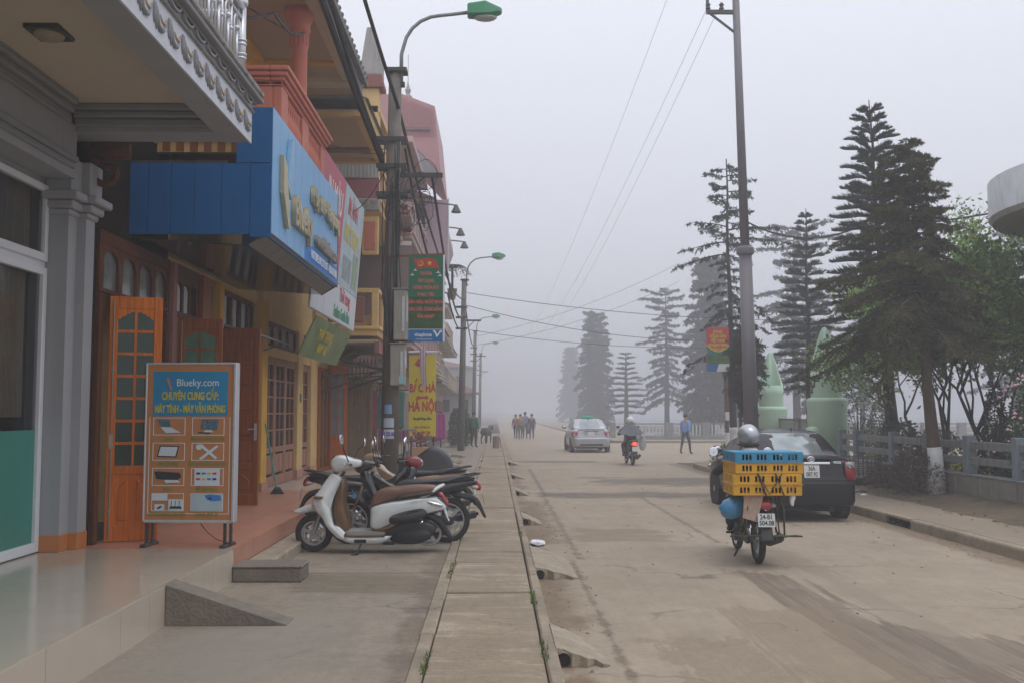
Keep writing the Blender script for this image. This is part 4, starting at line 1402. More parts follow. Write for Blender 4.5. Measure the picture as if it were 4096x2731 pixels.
def row_house(name, label, y0, y1, tops, mw, mt, mp, roof=None, ground='shutter', xo=-2.6, xw=-3.95, floor=.4):
    h = thing(name, label, 'house', (xw, (y0 + y1) / 2, 0))
    zt = tops[-1]
    obj('wall', MB().box(-13, xw, y0 + .02, y1 - .02, 0, zt), mw, h)
    z = floor
    for k, zn in enumerate(tops):
        if k == 0:
            n = max(2, int((y1 - y0) / 1.6))
            for i in range(n):
                a = y0 + .25 + (y1 - y0 - .5) * i / n
                opening(h, a + .05, a + (y1 - y0 - .5) / n - .05, floor + .02, zn - .75, xw, m_woodp if i % 2 else m_woodb, m_dark if (i + k) % 2 else m_glass, 'door', 2)
        else:
            n = max(2, int((y1 - y0) / 1.8))
            for i in range(n):
                a = y0 + .4 + (y1 - y0 - .8) * i / n
                opening(h, a + .15, a + (y1 - y0 - .8) / n - .15, z + .5, zn - .6, xw, m_woodd, m_glass)
            balcony(h, y0 + .05, y1 - .05, xo, z + .1, mt, mp)
        z = zn
    obj('parapet', MB().box(xw - .2, xw + .14, y0, y1, zt, zt + .3).box(xw - .2, xw + .22, y0, y1, zt + .3, zt + .38), mt, h, bevel=.015)
    obj('eave', MB().box(xw, xo, y0 + .03, y1 - .03, zt - .16, zt), mt, h, bevel=.01)
    if roof:
        obj('roof', MB().prism([(xo + .1, zt + .05), (-8, zt + 2.2), (-13, zt + .05)], y0, y1, 'y'), roof, h)
    return h


# ornate cream house with a stepped gable
oh = row_house('ornate_house', 'ornate cream and maroon house with panelled balconies and a pointed gable', 21.95, 27.2, [3.5, 6.35, 8.6], m_yel2, m_yel2, m_brownp, None)
gb_ = MB().box(-4.1, -3.0, 21.98, 22.35, 7.4, 8.55).box(-3.0, -2.62, 21.98, 22.36, 7.3, 9.0)
obj('pilaster', gb_, m_yel2, oh, bevel=.015)
obj('pilaster_cap', MB().box(-3.1, -2.5, 21.9, 22.45, 9.0, 9.12).box(-3.05, -2.55, 21.93, 22.42, 9.12, 9.3), m_brownp, oh, bevel=.015)
obj('gable', MB().prism([(-3.05, 9.3), (-2.55, 9.3), (-2.55, 9.6), (-2.72, 10.4), (-2.9, 10.4), (-3.02, 9.6)], 21.95, 22.4, 'y'), m_greyw, oh, bevel=.02)
obj('side_sheet', MB().box(-3.95, -2.6, 21.86, 21.9, 6.92, 7.45), m_corr, oh)
ribs = MB()
for i in range(16):
    ribs.cyl((-3.92 + i * .084, 21.855, 6.93), (-3.92 + i * .084, 21.855, 7.44), .018, n=5)
obj('sheet_rib', ribs, m_corr, oh)
obj('side_blind', MB().box(-3.95, -2.58, 21.87, 21.91, 6.46, 6.91), m_maroon, oh)
obj('side_beam', MB().box(-3.95, -2.56, 21.8, 21.93, 6.18, 6.45), m_moulddirt, oh, bevel=.02)
obj('side_panel', MB().box(-2.95, -2.58, 21.84, 21.94, 5.2, 6.05), m_yel2, oh, bevel=.02)
obj('side_panel_field', MB().box(-2.89, -2.64, 21.82, 21.845, 5.3, 5.95), m_coral, oh, bevel=.02)
for y in (22.3, 23.6, 24.9, 26.2):
    obj('bracket', MB().prism([(-3.95, 3.6), (-3.95, 3.0), (-2.7, 3.75), (-2.7, 3.95)], y, y + .16, 'y'), m_yel2, oh, bevel=.01)
obj('soffit_board', MB().box(-3.95, -2.62, 21.98, 27.1, 3.28, 3.34), m_soffit, oh)
obj('fascia_board', MB().box(-2.66, -2.56, 21.98, 27.1, 3.05, 3.3), m_brownp, oh)
awn = thing('awning', 'dark corrugated awning on steel struts over the timber gate', 'awning', (-3.3, 24, 2.7))
obj('sheet', MB().plate([(-4.0, 22.6, 3.05), (-2.5, 22.6, 2.72), (-2.5, 27.0, 2.72), (-4.0, 27.0, 3.05)], (0, 0, 1), .03), mat('rusty_sheet', (.11, .085, .07), .7, var=.3), awn)
for y in (22.7, 24.8, 26.8):
    obj('strut', MB().bar((-3.95, y, 2.2), (-2.55, y, 2.7), .04, .04).bar((-3.95, y, 2.55), (-2.55, y, 2.66), .03, .03), m_steel, awn)
d4 = door_leaf('door_leaf', 'open orange wooden door leaf with clear panes by the ornate house', (-3.95, 23.7, .43), R(0), .45, 2.42, m_woodo, True, 4, mat_pane=mat('clear_pane', (.25, .28, .31), .1, var=.2, scale=6))
# boarded timber gate
tg = thing('timber_gate', 'tall brown gate of upright timber boards standing open', 'gate', (-3.85, 25.6, .43))
for i in range(9):
    obj('board', MB().box(-3.92 + i * .082, -3.845 + i * .082, 25.6, 25.63, .45, 2.5 + .02 * math.sin(i)), m_timber, tg, bevel=.006)
obj('gate_frame', MB().box(-3.92, -3.18, 25.57, 25.6, 2.38, 2.46).box(-3.92, -3.18, 25.57, 25.6, .5, .6).box(-3.22, -3.14, 25.56, 25.64, .43, 2.55), m_timber, tg)
sg = thing('spiked_grille', 'pale pointed grille above the timber gate', 'grille', (-3.6, 26.0, 2.4))
for i in range(9):
    obj('spike', MB().box(-3.95 + i * .1, -3.89 + i * .1, 26, 26.02, 2.3, 3.05).prism([(-3.95 + i * .1, 3.05), (-3.89 + i * .1, 3.05), (-3.92 + i * .1, 3.18)], 26, 26.02, 'y'), m_cr2, sg)
obj('grille_rail', MB().box(-3.97, -3.05, 25.99, 26.03, 2.42, 2.48).box(-3.97, -3.05, 25.99, 26.03, 2.9, 2.95), m_cr2, sg)

# pink-roofed tall house
ph = row_house('pink_house', 'tall house under a jutting faded red sheet roof with a spire', 27.3, 33.5, [3.6, 6.6, 9.4], m_pinkw, m_pinkw, m_brownw, None, xo=-2.3)
rf = MB()
rf.prism([(-8.5, 10.5), (-5.2, 11.9), (-3.0, 11.95), (-1.95, 11.55), (-1.75, 9.35), (-2.75, 10.4), (-4.4, 10.5)], 31.5, 36.5, 'y')
obj('roof', rf, m_roofpink, ph)
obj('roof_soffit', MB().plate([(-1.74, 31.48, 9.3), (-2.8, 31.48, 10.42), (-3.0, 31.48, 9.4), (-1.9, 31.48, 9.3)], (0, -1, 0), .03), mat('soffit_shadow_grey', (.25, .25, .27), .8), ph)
rb = MB()
for i in range(22):
    x = -3.3 + i * .064
    rb.cyl((x, 31.47, 10.55), (x, 31.47, 11.95 - .38 * (x + 3.3)), .012, n=4)
obj('sheet_rib', rb, m_roofpink, ph)
obj('roof_band', MB().box(-3.3, -2.1, 31.42, 31.48, 10.75, 10.85), m_brownw, ph)
obj('spire', MB().lathe([(.14, 11.9), (.14, 12.0), (.06, 12.05), (.1, 12.2), (.04, 12.35), (.012, 12.5), (.01, 13.4)], (-2.85, 31.9, 0), 10), m_greyw, ph)
obj('side_screen', MB().box(-3.9, -2.32, 27.2, 27.25, 4.3, 6.3), m_brownw, ph)
obj('screen_bar', MB().box(-3.0, -2.97, 27.17, 27.2, 4.3, 6.4).box(-3.9, -2.3, 27.18, 27.2, 6.3, 6.42).box(-3.9, -2.32, 27.18, 27.2, 4.26, 4.32), m_alu, ph)
obj('upper_blind', MB().box(-3.9, -2.35, 27.2, 27.26, 6.6, 7.3), m_maroon, ph)
pb = thing('pale_banner', 'tall pale pink blank side of a projecting sign on the pink house', 'sign', (-1.9, 33.8, 4))
obj('board', MB().box(-2.35, -1.62, 33.6, 33.72, 6.7, 8.95), mat('flex_pink', (.55, .40, .45), .6, var=.06), pb)
obj('frame', MB().box(-2.38, -2.35, 33.58, 33.74, 6.65, 9.0).box(-1.62, -1.58, 33.58, 33.74, 6.65, 9.0), m_alu, pb)
for i, (y, x, z) in enumerate(((32.8, -1.9, 8.72), (35.6, -1.85, 8.45), (38.4, -1.8, 8.45))):
    sp_ = thing('sign_spotlight', ('gooseneck sign lamp highest on the pink house', 'middle gooseneck sign lamp beyond the pink house', 'lowest gooseneck sign lamp beside the grey house')[i], 'lamp', (x, y, z), group='gooseneck sign lamps')
    obj('arm', MB().tube([(x - .6, y, z), (x + .45, y, z - .1), (x + .6, y, z - .14)], .025, 6), m_steel, sp_)
    obj('shade', MB().lathe([(.04, z - .1), (.09, z - .2), (.17, z - .36), (.16, z - .37)], (x + .6, y, 0), 10), m_steel, sp_)

hs = [('narrow_house', 'narrow grey house with arched balcony hood beyond the pink house', 33.6, 38.6, [3.5, 6.4, 9.0], m_greyw, m_pinkw, m_brownw, m_roofpink, -2.2),
      ('cream_house', 'cream house with stained balconies past the second lamp pole', 38.7, 44.6, [3.4, 6.2, 8.6], m_cr2, m_cr2, m_greyw, m_tin, -2.4),
      ('foggy_house', 'pinkish house half lost in fog behind the second pole', 44.7, 51, [3.4, 6.2, 8.2], m_pinkw, m_cr2, m_brownw, m_roofpink, -2.6),
      ('foggy_house', 'low grey house fading into fog up the street', 51.1, 58, [3.3, 6.0], m_greyw, m_greyw, m_brownw, m_tin, -2.7),
      ('foggy_house', 'cream house far up the street, faint in fog', 58.1, 66, [3.3, 6.0, 8.0], m_cr2, m_cr2, m_greyw, m_tin, -2.8),
      ('foggy_house', 'last faint red-roofed house on the row', 66.1, 76, [3.3, 6.0], m_pinkw, m_cr2, m_brownw, m_roofpink, -2.9)]
for (n_, l_, a, b_, tp, mw, mt_, mp_, rf_, xo_) in hs:
    row_house(n_, l_, a, b_, tp, mw, mt_, mp_, rf_, xo=xo_)
nh = [o for o in COL.objects if o.name == 'narrow_house'][0]
hd = MB()
pr_ = [(-3.95, 9.2)] + [(-2.75 + 1.15 * math.cos(a), 7.7 + 1.5 * math.sin(a)) for a in [R(100 - 14 * i) for i in range(8)]] + [(-2.0, 6.7), (-2.2, 6.7)] + [(-2.75 + 1.0 * math.cos(a), 7.7 + 1.35 * math.sin(a)) for a in [R(16 + 14 * i) for i in range(7)]] + [(-3.95, 9.05)]
hd.prism(pr_, 34.0, 38, 'y')
obj('hood', hd, m_pinkw, nh)

# far block closing the street end, and low sheds: barely there in the fog
for i, (x0, x1, y0, y1, h_, lb) in enumerate(((-16, -2.6, 118, 128, 7, 'faint pale block closing the far end of the street'),
                                               (-6, -1.6, 78, 84, 3.2, 'low dark shed in fog at the far end of the row'))):
    fb = thing('far_building', lb, 'building', (x0, y0, 0))
    obj('wall', MB().box(x0, x1, y0, y1, 0, h_), m_greyw, fb)
    obj('roof', MB().prism([(x0 - .4, h_), ((x0 + x1) / 2, h_ + 1.4), (x1 + .4, h_)], y0 - .5, y1, 'y'), m_roofpink, fb)
    for j in range(3):
        xx = x0 + (x1 - x0) * (j + .3) / 3
        wd_ = (x1 - x0) / 8
        obj('window', MB().box(xx, xx + wd_, y0 - .06, y0 + .02, h_ * .55, h_ * .85), m_dark, fb)

# yellow coach-ticket sign and neighbours on the pavement
ysn = thing('ticket_sign', 'tall yellow vertical sign with red lettering on the pavement', 'sign', (-1.9, 26.0, .4))
obj('board', MB().box(-2.24, -1.54, 26.0, 26.06, 1.12, 3.22), mat('sign_yellow', (.66, .54, .03), .5, var=.06), ysn)
obj('post', MB().box(-2.2, -2.16, 26.06, 26.1, .1, 3.2).box(-1.62, -1.58, 26.06, 26.1, .1, 3.2), m_steel, ysn)
My = lambda z, x=-1.89: frame_at((x, 25.996, z), (1, 0, 0), (0, 0, 1))
text('BẮC HÀ', .30, m_pr, ysn, My(2.36), sx=.62, bold=.012)
text('HÀ NỘI', .34, m_pr, ysn, My(1.88), sx=.62, bold=.014)
obj('arrow', MB().plate([(-2.06, 25.998, 2.12), (-1.98, 25.998, 2.19), (-1.98, 25.998, 2.05)], (0, -1, 0), .003).plate([(-1.72, 25.998, 2.12), (-1.80, 25.998, 2.05), (-1.80, 25.998, 2.19)], (0, -1, 0), .003).box(-1.98, -1.8, 25.995, 25.999, 2.09, 2.15), m_pr, ysn)
text('Xe giường nằm', .095, m_pk, ysn, My(1.58), sx=.8, bold=.003)
text('Liên hệ bán vé', .09, m_pr, ysn, My(1.36), sx=.8, bold=.002)
text('0214 3880 286', .085, m_pr, ysn, My(1.22), sx=.8, bold=.002)
obj('emblem', MB().plate([(-2.1, 25.998, 2.98), (-2.0, 25.998, 3.14), (-1.86, 25.998, 3.08), (-1.9, 25.998, 2.96), (-2.0, 25.998, 2.92)], (0, -1, 0), .003), m_pr, ysn)
obj('lamp_tube', MB().cyl((-2.25, 25.9, 3.3), (-1.5, 25.9, 3.3), .025, n=8), m_white, ysn)
# pale cloth hanging before the sign
c = MB()
rings = []
for j in range(10):
    t = j / 9
    rings.append([(-1.86 + .17 * (i / 11 - .5) * (1 - .3 * t) + .05 * t * t, 25.6 + .03 * math.sin(i * 1.4 + j * .3), 3.35 - 1.0 * t + .06 * (i / 11)) for i in range(12)])
c.loft(rings, False, 0, False)
tag(obj('cloth_flag', c, mat('pale_mauve_cloth', (.55, .45, .52), .9, var=.08), smooth=True, fix=False, loc=(-1.86, 25.6, 3.35)), 'limp pale mauve cloth hanging in front of the yellow sign', 'cloth')
# shop wares: dressed stall, planter, garments on rails
pt = thing('tall_planter', 'tan box planter with dry red flowers before the yellow sign', 'planter', (-1.75, 23.6, .1))
obj('pot', MB().loft([[(-1.9, 23.45, .1), (-1.62, 23.45, .1), (-1.62, 23.75, .1), (-1.9, 23.75, .1)], [(-1.93, 23.42, .92), (-1.59, 23.42, .92), (-1.59, 23.78, .92), (-1.93, 23.78, .92)]]), mat('terracotta_tan', (.46, .27, .15), .8, var=.12), pt)
fb_ = MB()
rq = random.Random(9)
for i in range(130):
    a, r_, z = rq.uniform(0, 6.28), rq.uniform(0, .26), rq.uniform(.92, 1.25)
    x, y = -1.76 + r_ * math.cos(a), 23.6 + r_ * math.sin(a)
    fb_.add([(x, y, z), (x + rq.uniform(-.06, .06), y + rq.uniform(-.05, .05), z + .06), (x + rq.uniform(-.06, .06), y + .03, z + rq.uniform(-.03, .06))], [(0, 1, 2)])
obj('flowers', fb_, mat('dry_red', (.22, .06, .05), .9, var=.4, scale=20), pt, fix=False)
mgar = [mat('garment_magenta', (.36, .06, .22), .9, var=.2), mat('garment_green', (.03, .28, .1), .9, var=.2), mat('garment_white', (.5, .5, .52), .9, var=.1), mat('garment_pink', (.48, .12, .2), .9, var=.2), mat('garment_teal', (.08, .24, .22), .9, var=.2)]
rkk = thing('clothes_rack', 'rack of magenta and pink garments outside a shop', 'clothes rack', (-2.2, 31, .1))
obj('rail', MB().cyl((-2.75, 30.2, 1.75), (-1.75, 32.4, 1.75), .02, n=6).cyl((-2.75, 30.2, .1), (-2.75, 30.2, 1.75), .02, n=6).cyl((-1.75, 32.4, .1), (-1.75, 32.4, 1.75), .02, n=6), m_steel, rkk)
for i in range(9):
    t = (i + .5) / 9
    x, y = -2.75 + t, 30.2 + 2.2 * t
    g_ = MB().loft([[(x - .2, y - .03, 1.7), (x + .2, y - .03, 1.7), (x + .2, y + .04, 1.7), (x - .2, y + .04, 1.7)], [(x - .23, y - .06, .95 - .1 * (i % 3)), (x + .22, y - .06, .9), (x + .22, y + .08, .9), (x - .23, y + .08, .95)]])
    obj('garment', g_, mgar[(i * 2 + i // 4) % 5 if i % 2 else 0], rkk, bevel=.02)
hg = thing('hung_garments', 'bright garments hung on the shopfront behind the near pole', 'garments', (-3.1, 26.8, .5))
for i in range(5):
    x = -3.25 + i * .23
    obj('garment', MB().loft([[(x - .1, 26.8, 2.3), (x + .1, 26.8, 2.3), (x + .1, 26.86, 2.3), (x - .1, 26.86, 2.3)], [(x - .16, 26.75, 1.25 + .1 * (i % 2)), (x + .15, 26.75, 1.3), (x + .15, 26.92, 1.3), (x - .16, 26.92, 1.3)]]), mgar[(3, 4, 3, 4, 2)[i]], hg, bevel=.02)
obj('hanging_rail', MB().cyl((-3.5, 26.83, 2.33), (-2.1, 26.83, 2.33), .015, n=6), m_steel, hg)
rg = thing('pavement_railing', 'short grey steel railing before the garment shop', 'railing', (-2.3, 25, .1))
obj('rail', MB().box(-2.6, -1.95, 24.9, 24.94, 1.28, 1.32).box(-2.6, -1.95, 24.9, 24.94, .5, .53), m_shut, rg)
for i in range(8):
    obj('bar', MB().box(-2.6 + i * .09, -2.58 + i * .09, 24.905, 24.93, .1, 1.28), m_shut, rg)
# heap of broken kerb stones and rubble beyond
rh = random.Random(8)
for i in range(14):
    x, y = rh.uniform(-2.4, -1.2), rh.uniform(30, 37)
    z0 = .1 + rh.choice((0, 0, .12))
    o = tag(obj('broken_kerbstone', MB().box(-.3, .3, -.16, .16, 0, .12), m_conc_lt, bevel=.02), 'broken concrete kerbstone lying by the second shop row', 'kerbstone', 'broken kerbstones on the left pavement')
    o.location = (x, y, z0)
    o.rotation_euler = (rh.uniform(-.1, .1), rh.uniform(-.1, .1), rh.uniform(0, 3))

# ================================================================== poles, lamps and cables
m_pole = mat('pole_concrete', (.155, .142, .118), .9, var=.2, scale=5, bump=.3, dirt=(.08, .07, .055), dirt_amt=.6, dirt_scale=3, streak=1)
m_cable = mat('cable_black', (.022, .022, .022), .6, var=.1)
m_lampg = mat('lamp_green', (.02, .22, .09), .4, var=.1, scale=10)
m_galv = mat('galvanised', (.24, .25, .26), .5, metal=.5, var=.12)
m_gpole = mat('painted_steel_pole', (.15, .138, .145), .55, metal=.2, var=.12, scale=4)


def lamp_pole(label, x, y, lean, detail):
    p = thing('lamp_pole', label, 'street lamp', (x, y, .1), group='street lamps along the left kerb')
    top = (x + lean, y, 7.45)
    obj('pole', MB().cyl((x, y, .05), top, .155, .105, n=16), m_pole, p, smooth=True)
    tx = top[0]
    arm = [(tx + .1, y, 7.2), (tx + .1, y, 7.7)] + [(tx + .13 + .62 * (1 - math.cos(a)), y, 7.75 + .62 * math.sin(a)) for a in (.15, .4, .7, 1.0, 1.3, 1.5)] + [(tx + 1.22, y, 8.43)]
    obj('lamp_arm', MB().tube(arm, .032, 8), m_galv, p, smooth=True)
    hx = tx + 1.2
    hd_ = MB().loft([[(hx, y - .12, 8.36), (hx, y + .12, 8.36), (hx, y + .1, 8.56), (hx, y - .1, 8.56)],
                     [(hx + .3, y - .16, 8.35), (hx + .3, y + .16, 8.35), (hx + .3, y + .12, 8.6), (hx + .3, y - .12, 8.6)],
                     [(hx + .58, y - .08, 8.42), (hx + .58, y + .08, 8.42), (hx + .58, y + .05, 8.5), (hx + .58, y - .05, 8.5)]])
    lh = obj('lamp_head', hd_, m_lampg, p, bevel=.02)
    obj('lens', MB().ell((hx + .3, y, 8.35), .2, .12, .07, 12, 6, top=0), mat('lamp_lens', (.45, .47, .46), .25, var=.05), lh, smooth=True)
    obj('clamp', MB().box(tx - .16, tx + .2, y - .14, y + .14, 7.38, 7.44).box(tx + .04, tx + .16, y - .05, y + .05, 7.15, 7.22), m_steel, p)
    for z in (6.2, 5.75, 5.28):
        for d_ in (-.13, .13):
            obj('crossarm', MB().box(x - .24, x + .26, y + d_ - .02, y + d_ + .02, z, z + .07), m_steel, p)
    obj('side_arm', MB().box(x + .1, x + .85, y - .04, y + .03, 5.62, 5.69), m_steel, p)
    obj('side_brace', MB().bar((x + .15, y, 5.25), (x + .55, y, 5.62), .03, .03), m_steel, p)
    return p


p1 = lamp_pole('near concrete lamp pole with green lamp, meter boxes and tangled cables', -1.72, 16.3, .05, True)
lamp_pole('second lamp pole up the left kerb, softened by fog', -1.45, 42.7, .12, False)
lamp_pole('third lamp pole, faint in the fog', -1.5, 70, .1, False)
lamp_pole('fourth lamp pole, barely visible at the fogged street end', -1.5, 97, .1, False)
# meter boxes and stickers on the near pole
for (x0, x1, z0, z1, lb) in ((-1.64, -1.43, 2.9, 3.72, 'upper grey meter box strapped to the near pole'), (-1.69, -1.45, 2.17, 2.84, 'lower pale meter box on the near pole with a blue sticker')):
    mb_ = thing('meter_box', lb, 'meter box', (x0, 16.1, z0))
    obj('case', MB().box(x0, x1, 16.02, 16.3, z0, z1), mat('meter_cream', (.31, .29, .24), .6, var=.12, dirt=(.16, .14, .1), dirt_amt=.5, streak=1), mb_, bevel=.012)
    for k in range(3):
        obj('window_strip', MB().box(x1 - .001, x1 + .006, 16.05 + k * .08, 16.1 + k * .08, z0 + .3, z1 - .1), mat('meter_window', (.5, .52, .54), .2), mb_)
    obj('window_strip', MB().box(x1 - .07, x1 - .03, 16.012, 16.02, z0 + .14, z1 - .12), MATS['meter_window'], mb_)
    obj('lip', MB().box(x0 - .015, x1 + .02, 16.0, 16.31, z1, z1 + .02), m_shut, mb_)
obj('sticker', MB().box(-1.545, -1.47, 16.008, 16.018, 2.2, 2.32), mat('sticker_cyan', (.25, .5, .52), .5), mb_)
stk = [(1.72, 'sticker_blue', (.2, .33, .5)), (1.5, 'sticker_pale', (.42, .47, .55)), (1.32, 'sticker_white', (.55, .55, .6))]
for i, (z, n_, c_) in enumerate(stk):
    s_ = MB()
    a0, a1 = (-2.0, -1.2) if i == 0 else (-2.1, -.95)
    rr = .152
    rgs = [[(-1.72 + rr * math.cos(a0 + (a1 - a0) * k / 6), 16.3 + rr * math.sin(a0 + (a1 - a0) * k / 6), zz) for k in range(7)] for zz in (z, z + .15)]
    s_.loft(rgs, False, 0, False)
    obj('sticker', s_, mat(n_, c_, .5, var=.08), p1, fix=False)
text('0912 233 866', .085, mat('sticker_ink', (.05, .05, .3), .5), p1, frame_at((-1.73, 16.136, 1.395), (1, 0, 0), (0, 0, 1)), sx=.55, bold=.003)
# green campaign banner hung from the near pole
gbn = thing('campaign_banner', 'green vertical campaign banner with red flag hung on the near pole', 'banner', (-1.4, 16.1, 2.9))
BX0, BX1 = -1.405, -.845
obj('cloth', MB().box(BX0, BX1, 16.09, 16.105, 3.08, 4.29), mat('banner_green', (.006, .135, .06), .6, var=.06), gbn)
obj('cloth_field', MB().box(BX0, BX1, 16.0885, 16.09, 3.085, 3.6), mat('banner_field_photo', (.025, .075, .02), .6, var=.5, scale=4, stretch=(1, 1, 5), dirt=(.12, .13, .015), dirt_amt=.55, dirt_scale=7), gbn)
obj('cloth_foot', MB().box(BX0, BX1, 16.088, 16.104, 2.88, 3.075), mat('banner_blue', (.006, .14, .36), .6, var=.04), gbn)
obj('edge', MB().box(BX1, BX1 + .028, 16.08, 16.11, 2.88, 4.29).box(BX0, BX1, 16.0875, 16.09, 3.074, 3.082), m_white, gbn)
obj('bracket', MB().bar((-1.75, 16.15, 4.27), (-.83, 16.12, 4.31), .03, .03).bar((-1.75, 16.15, 2.9), (-1.2, 16.12, 2.89), .03, .03), mat('rust_red', (.2, .06, .04), .7, var=.2), gbn)
flg = [(-1.345, 4.245), (-1.27, 4.225), (-1.2, 4.22), (-1.12, 4.24), (-1.05, 4.235), (-.975, 4.225), (-.9, 4.06), (-.97, 4.075), (-1.05, 4.085), (-1.13, 4.085), (-1.2, 4.065), (-1.26, 4.05)]
obj('flag_print', MB().plate([(a, 16.087, b_) for a, b_ in flg], (0, -1, 0), .002), mat('flag_red', (.46, .035, .015), .6, var=.06), gbn)
star = []
for i in range(10):
    r_ = .045 if i % 2 == 0 else .019
    a = R(90 + 36 * i)
    star.append((-1.065 + r_ * math.cos(a), 16.084, 4.155 + r_ * math.sin(a)))
obj('flag_star', MB().plate(star, (0, -1, 0), .002), m_py, gbn)
hk = [(-1.215 + .04 * math.cos(R(a)), 16.083, 4.15 + .04 * math.sin(R(a))) for a in range(-150, 95, 20)]
obj('flag_emblem', MB().tube(hk, .008, 6).bar((-1.25, 16.083, 4.175), (-1.185, 16.083, 4.115), .014, .004).bar((-1.262, 16.083, 4.16), (-1.232, 16.083, 4.192), .016, .004), m_py, gbn)
for (x, z) in ((-1.35, 3.97), (-1.30, 4.045), (-.93, 4.01), (-.9, 3.96)):
    obj('dove_print', MB().plate([(x - .035, 16.087, z - .015), (x, 16.087, z + .005), (x + .005, 16.087, z + .03), (x + .015, 16.087, z + .002), (x + .04, 16.087, z - .018), (x, 16.087, z - .014)], (0, -1, 0), .002), m_pw, gbn)
Mb = lambda z: frame_at((-1.125, 16.086, z), (1, 0, 0), (0, 0, 1))
m_bt = mat('banner_text', (.58, .13, .1), .6)
for z, s in ((3.985, 'THI ĐUA'), (3.865, 'XÂY DỰNG'), (3.755, 'NÔNG THÔN MỚI'), (3.64, 'VÌ MỤC TIÊU'), (3.52, '"DÂN GIÀU, NƯỚC MẠNH,'), (3.40, 'DÂN CHỦ, CÔNG BẰNG,'), (3.28, 'VĂN MINH"!')):
    text(s, .076, m_bt, gbn, Mb(z), sx=.66, bold=.003, ext=.001)
text('vinaphone', .085, m_pw, gbn, frame_at((-1.165, 16.086, 2.99), (1, 0, 0), (0, 0, 1)), sx=.8, bold=.002)
text('www.vinaphone.com.vn', .035, m_pw, gbn, frame_at((-1.15, 16.086, 2.92), (1, 0, 0), (0, 0, 1)), sx=.8)
obj('brand_mark', MB().plate([(-.985, 16.087, 3.04), (-.965, 16.087, 3.05), (-.93, 16.087, 2.99), (-.9, 16.087, 3.05), (-.88, 16.087, 3.04), (-.925, 16.087, 2.965), (-.95, 16.087, 2.95), (-.955, 16.087, 2.965)], (0, -1, 0), .002).ell((-.985, 16.086, 3.045), .02, .003, .02, 8, 4).ell((-.88, 16.086, 3.045), .02, .003, .02, 8, 4), m_pw, gbn)


def cable(name, label, pts, r, group=None, sag=None, n=14):
    """a slack cable through the given points"""
    P_ = []
    for a, b_ in zip(pts[:-1], pts[1:]):
        a, b_ = Vector(a), Vector(b_)
        L_ = (b_ - a).length
        s_ = (L_ * .02 if sag is None else sag)
        for i in range(n):
            t = i / n
            P_.append(a.lerp(b_, t) - Vector((0, 0, 4 * s_ * t * (1 - t))))
    P_.append(Vector(pts[-1]))
    return tag(obj(name, MB().tube(P_, r, 5), m_cable, loc=tuple(pts[0])), label, 'cable', group)


# thick bundles from the camera side to the near pole, then pole to pole
cable('power_cable', 'thick twisted cable bundle running along the eaves to the near pole', [(-2.28, 8, 7.7), (-2.25, 13, 7.05), (-1.86, 16.2, 5.85)], .045, sag=.05)
cable('power_cable', 'second thick cable along the eaves above the coral column', [(-2.2, 8, 7.95), (-2.2, 13, 7.2), (-1.85, 16.2, 5.95)], .028, sag=.1)
cable('power_cable', 'twisted cable crossing the sky to the near pole head', [(-2.2, 11, 8.9), (-1.6, 16.3, 6.75)], .03, sag=.1)
cable('power_cable', 'long cable from near pole head to the second pole', [(-1.6, 16.3, 6.75), (-1.3, 42.7, 6.6)], .026, sag=.9)
cable('power_cable', 'lower long cable from near pole to second pole', [(-1.05, 16.3, 5.66), (-1.3, 42.7, 6.1)], .024, sag=1.1)
cable('power_cable', 'slack cable dropping from the crossarm behind the green banner', [(-1.5, 16.3, 6.1), (-1.15, 24, 4.6), (-1.3, 42.7, 5.7)], .02, sag=.6)
cable('power_cable', 'cable from the second pole to the third pole', [(-1.3, 42.7, 6.5), (-1.4, 70, 6.5)], .03, sag=.8)
cable('house_cable', 'thin cable from the pole to the balcony of the shop house', [(-1.8, 16.2, 6.0), (-3.9, 13.0, 6.3)], .008, sag=.35)
cable('house_cable', 'thin cable looping beneath the tan eaves', [(-1.8, 16.3, 6.1), (-3.95, 15.0, 6.6)], .008, sag=.3)
cable('house_cable', 'cable swagged from the column head to the grey house', [(-2.7, 13.8, 7.1), (-2.7, 11.9, 6.6), (-3.6, 10.1, 6.0)], .018, sag=.12)
cable('house_cable', 'thin double cable from the column to the grey house', [(-2.75, 13.8, 7.05), (-3.4, 10.1, 6.6)], .01, sag=.1)
cable('house_cable', 'thin cable from the near pole to the ornate house', [(-1.8, 16.35, 5.8), (-3.6, 22, 6.3)], .008, sag=.4)
rt_ = random.Random(4)
tn = MB()
for i in range(22):
    x, y, z = -1.62 + rt_.uniform(-.05, .5), 16.12 + rt_.uniform(-.05, .2), rt_.uniform(4.75, 5.65)
    r_ = rt_.uniform(.06, .2)
    a0 = rt_.uniform(0, 6.28)
    tn.tube([(x + r_ * math.cos(a0 + a), y + .04 * math.sin(a * 2), z + r_ * 1.3 * math.sin(a0 + a)) for a in [k * rt_.uniform(.42, .5) for k in range(11)]], .006, 4)
for i in range(12):
    x0 = -1.87 + rt_.uniform(0, .32)
    tn.tube([(x0, 16.13, 5.7 + rt_.uniform(-.3, .6)), (x0 + rt_.uniform(-.06, .06), 16.12, 4.8), (x0 + rt_.uniform(-.05, .05), 16.13, 3.8), (x0 * .5 - .85, 16.13, 3.0 + rt_.uniform(-.5, .2))], .008, 4)
tag(obj('cable_tangle', tn, m_cable, loc=(-1.6, 16.1, 4.8), fix=False), 'tangle of loose looped cables hanging on the near pole', 'cables')
jb = MB().box(-1.55, -1.38, 16.15, 16.4, 4.72, 4.95)
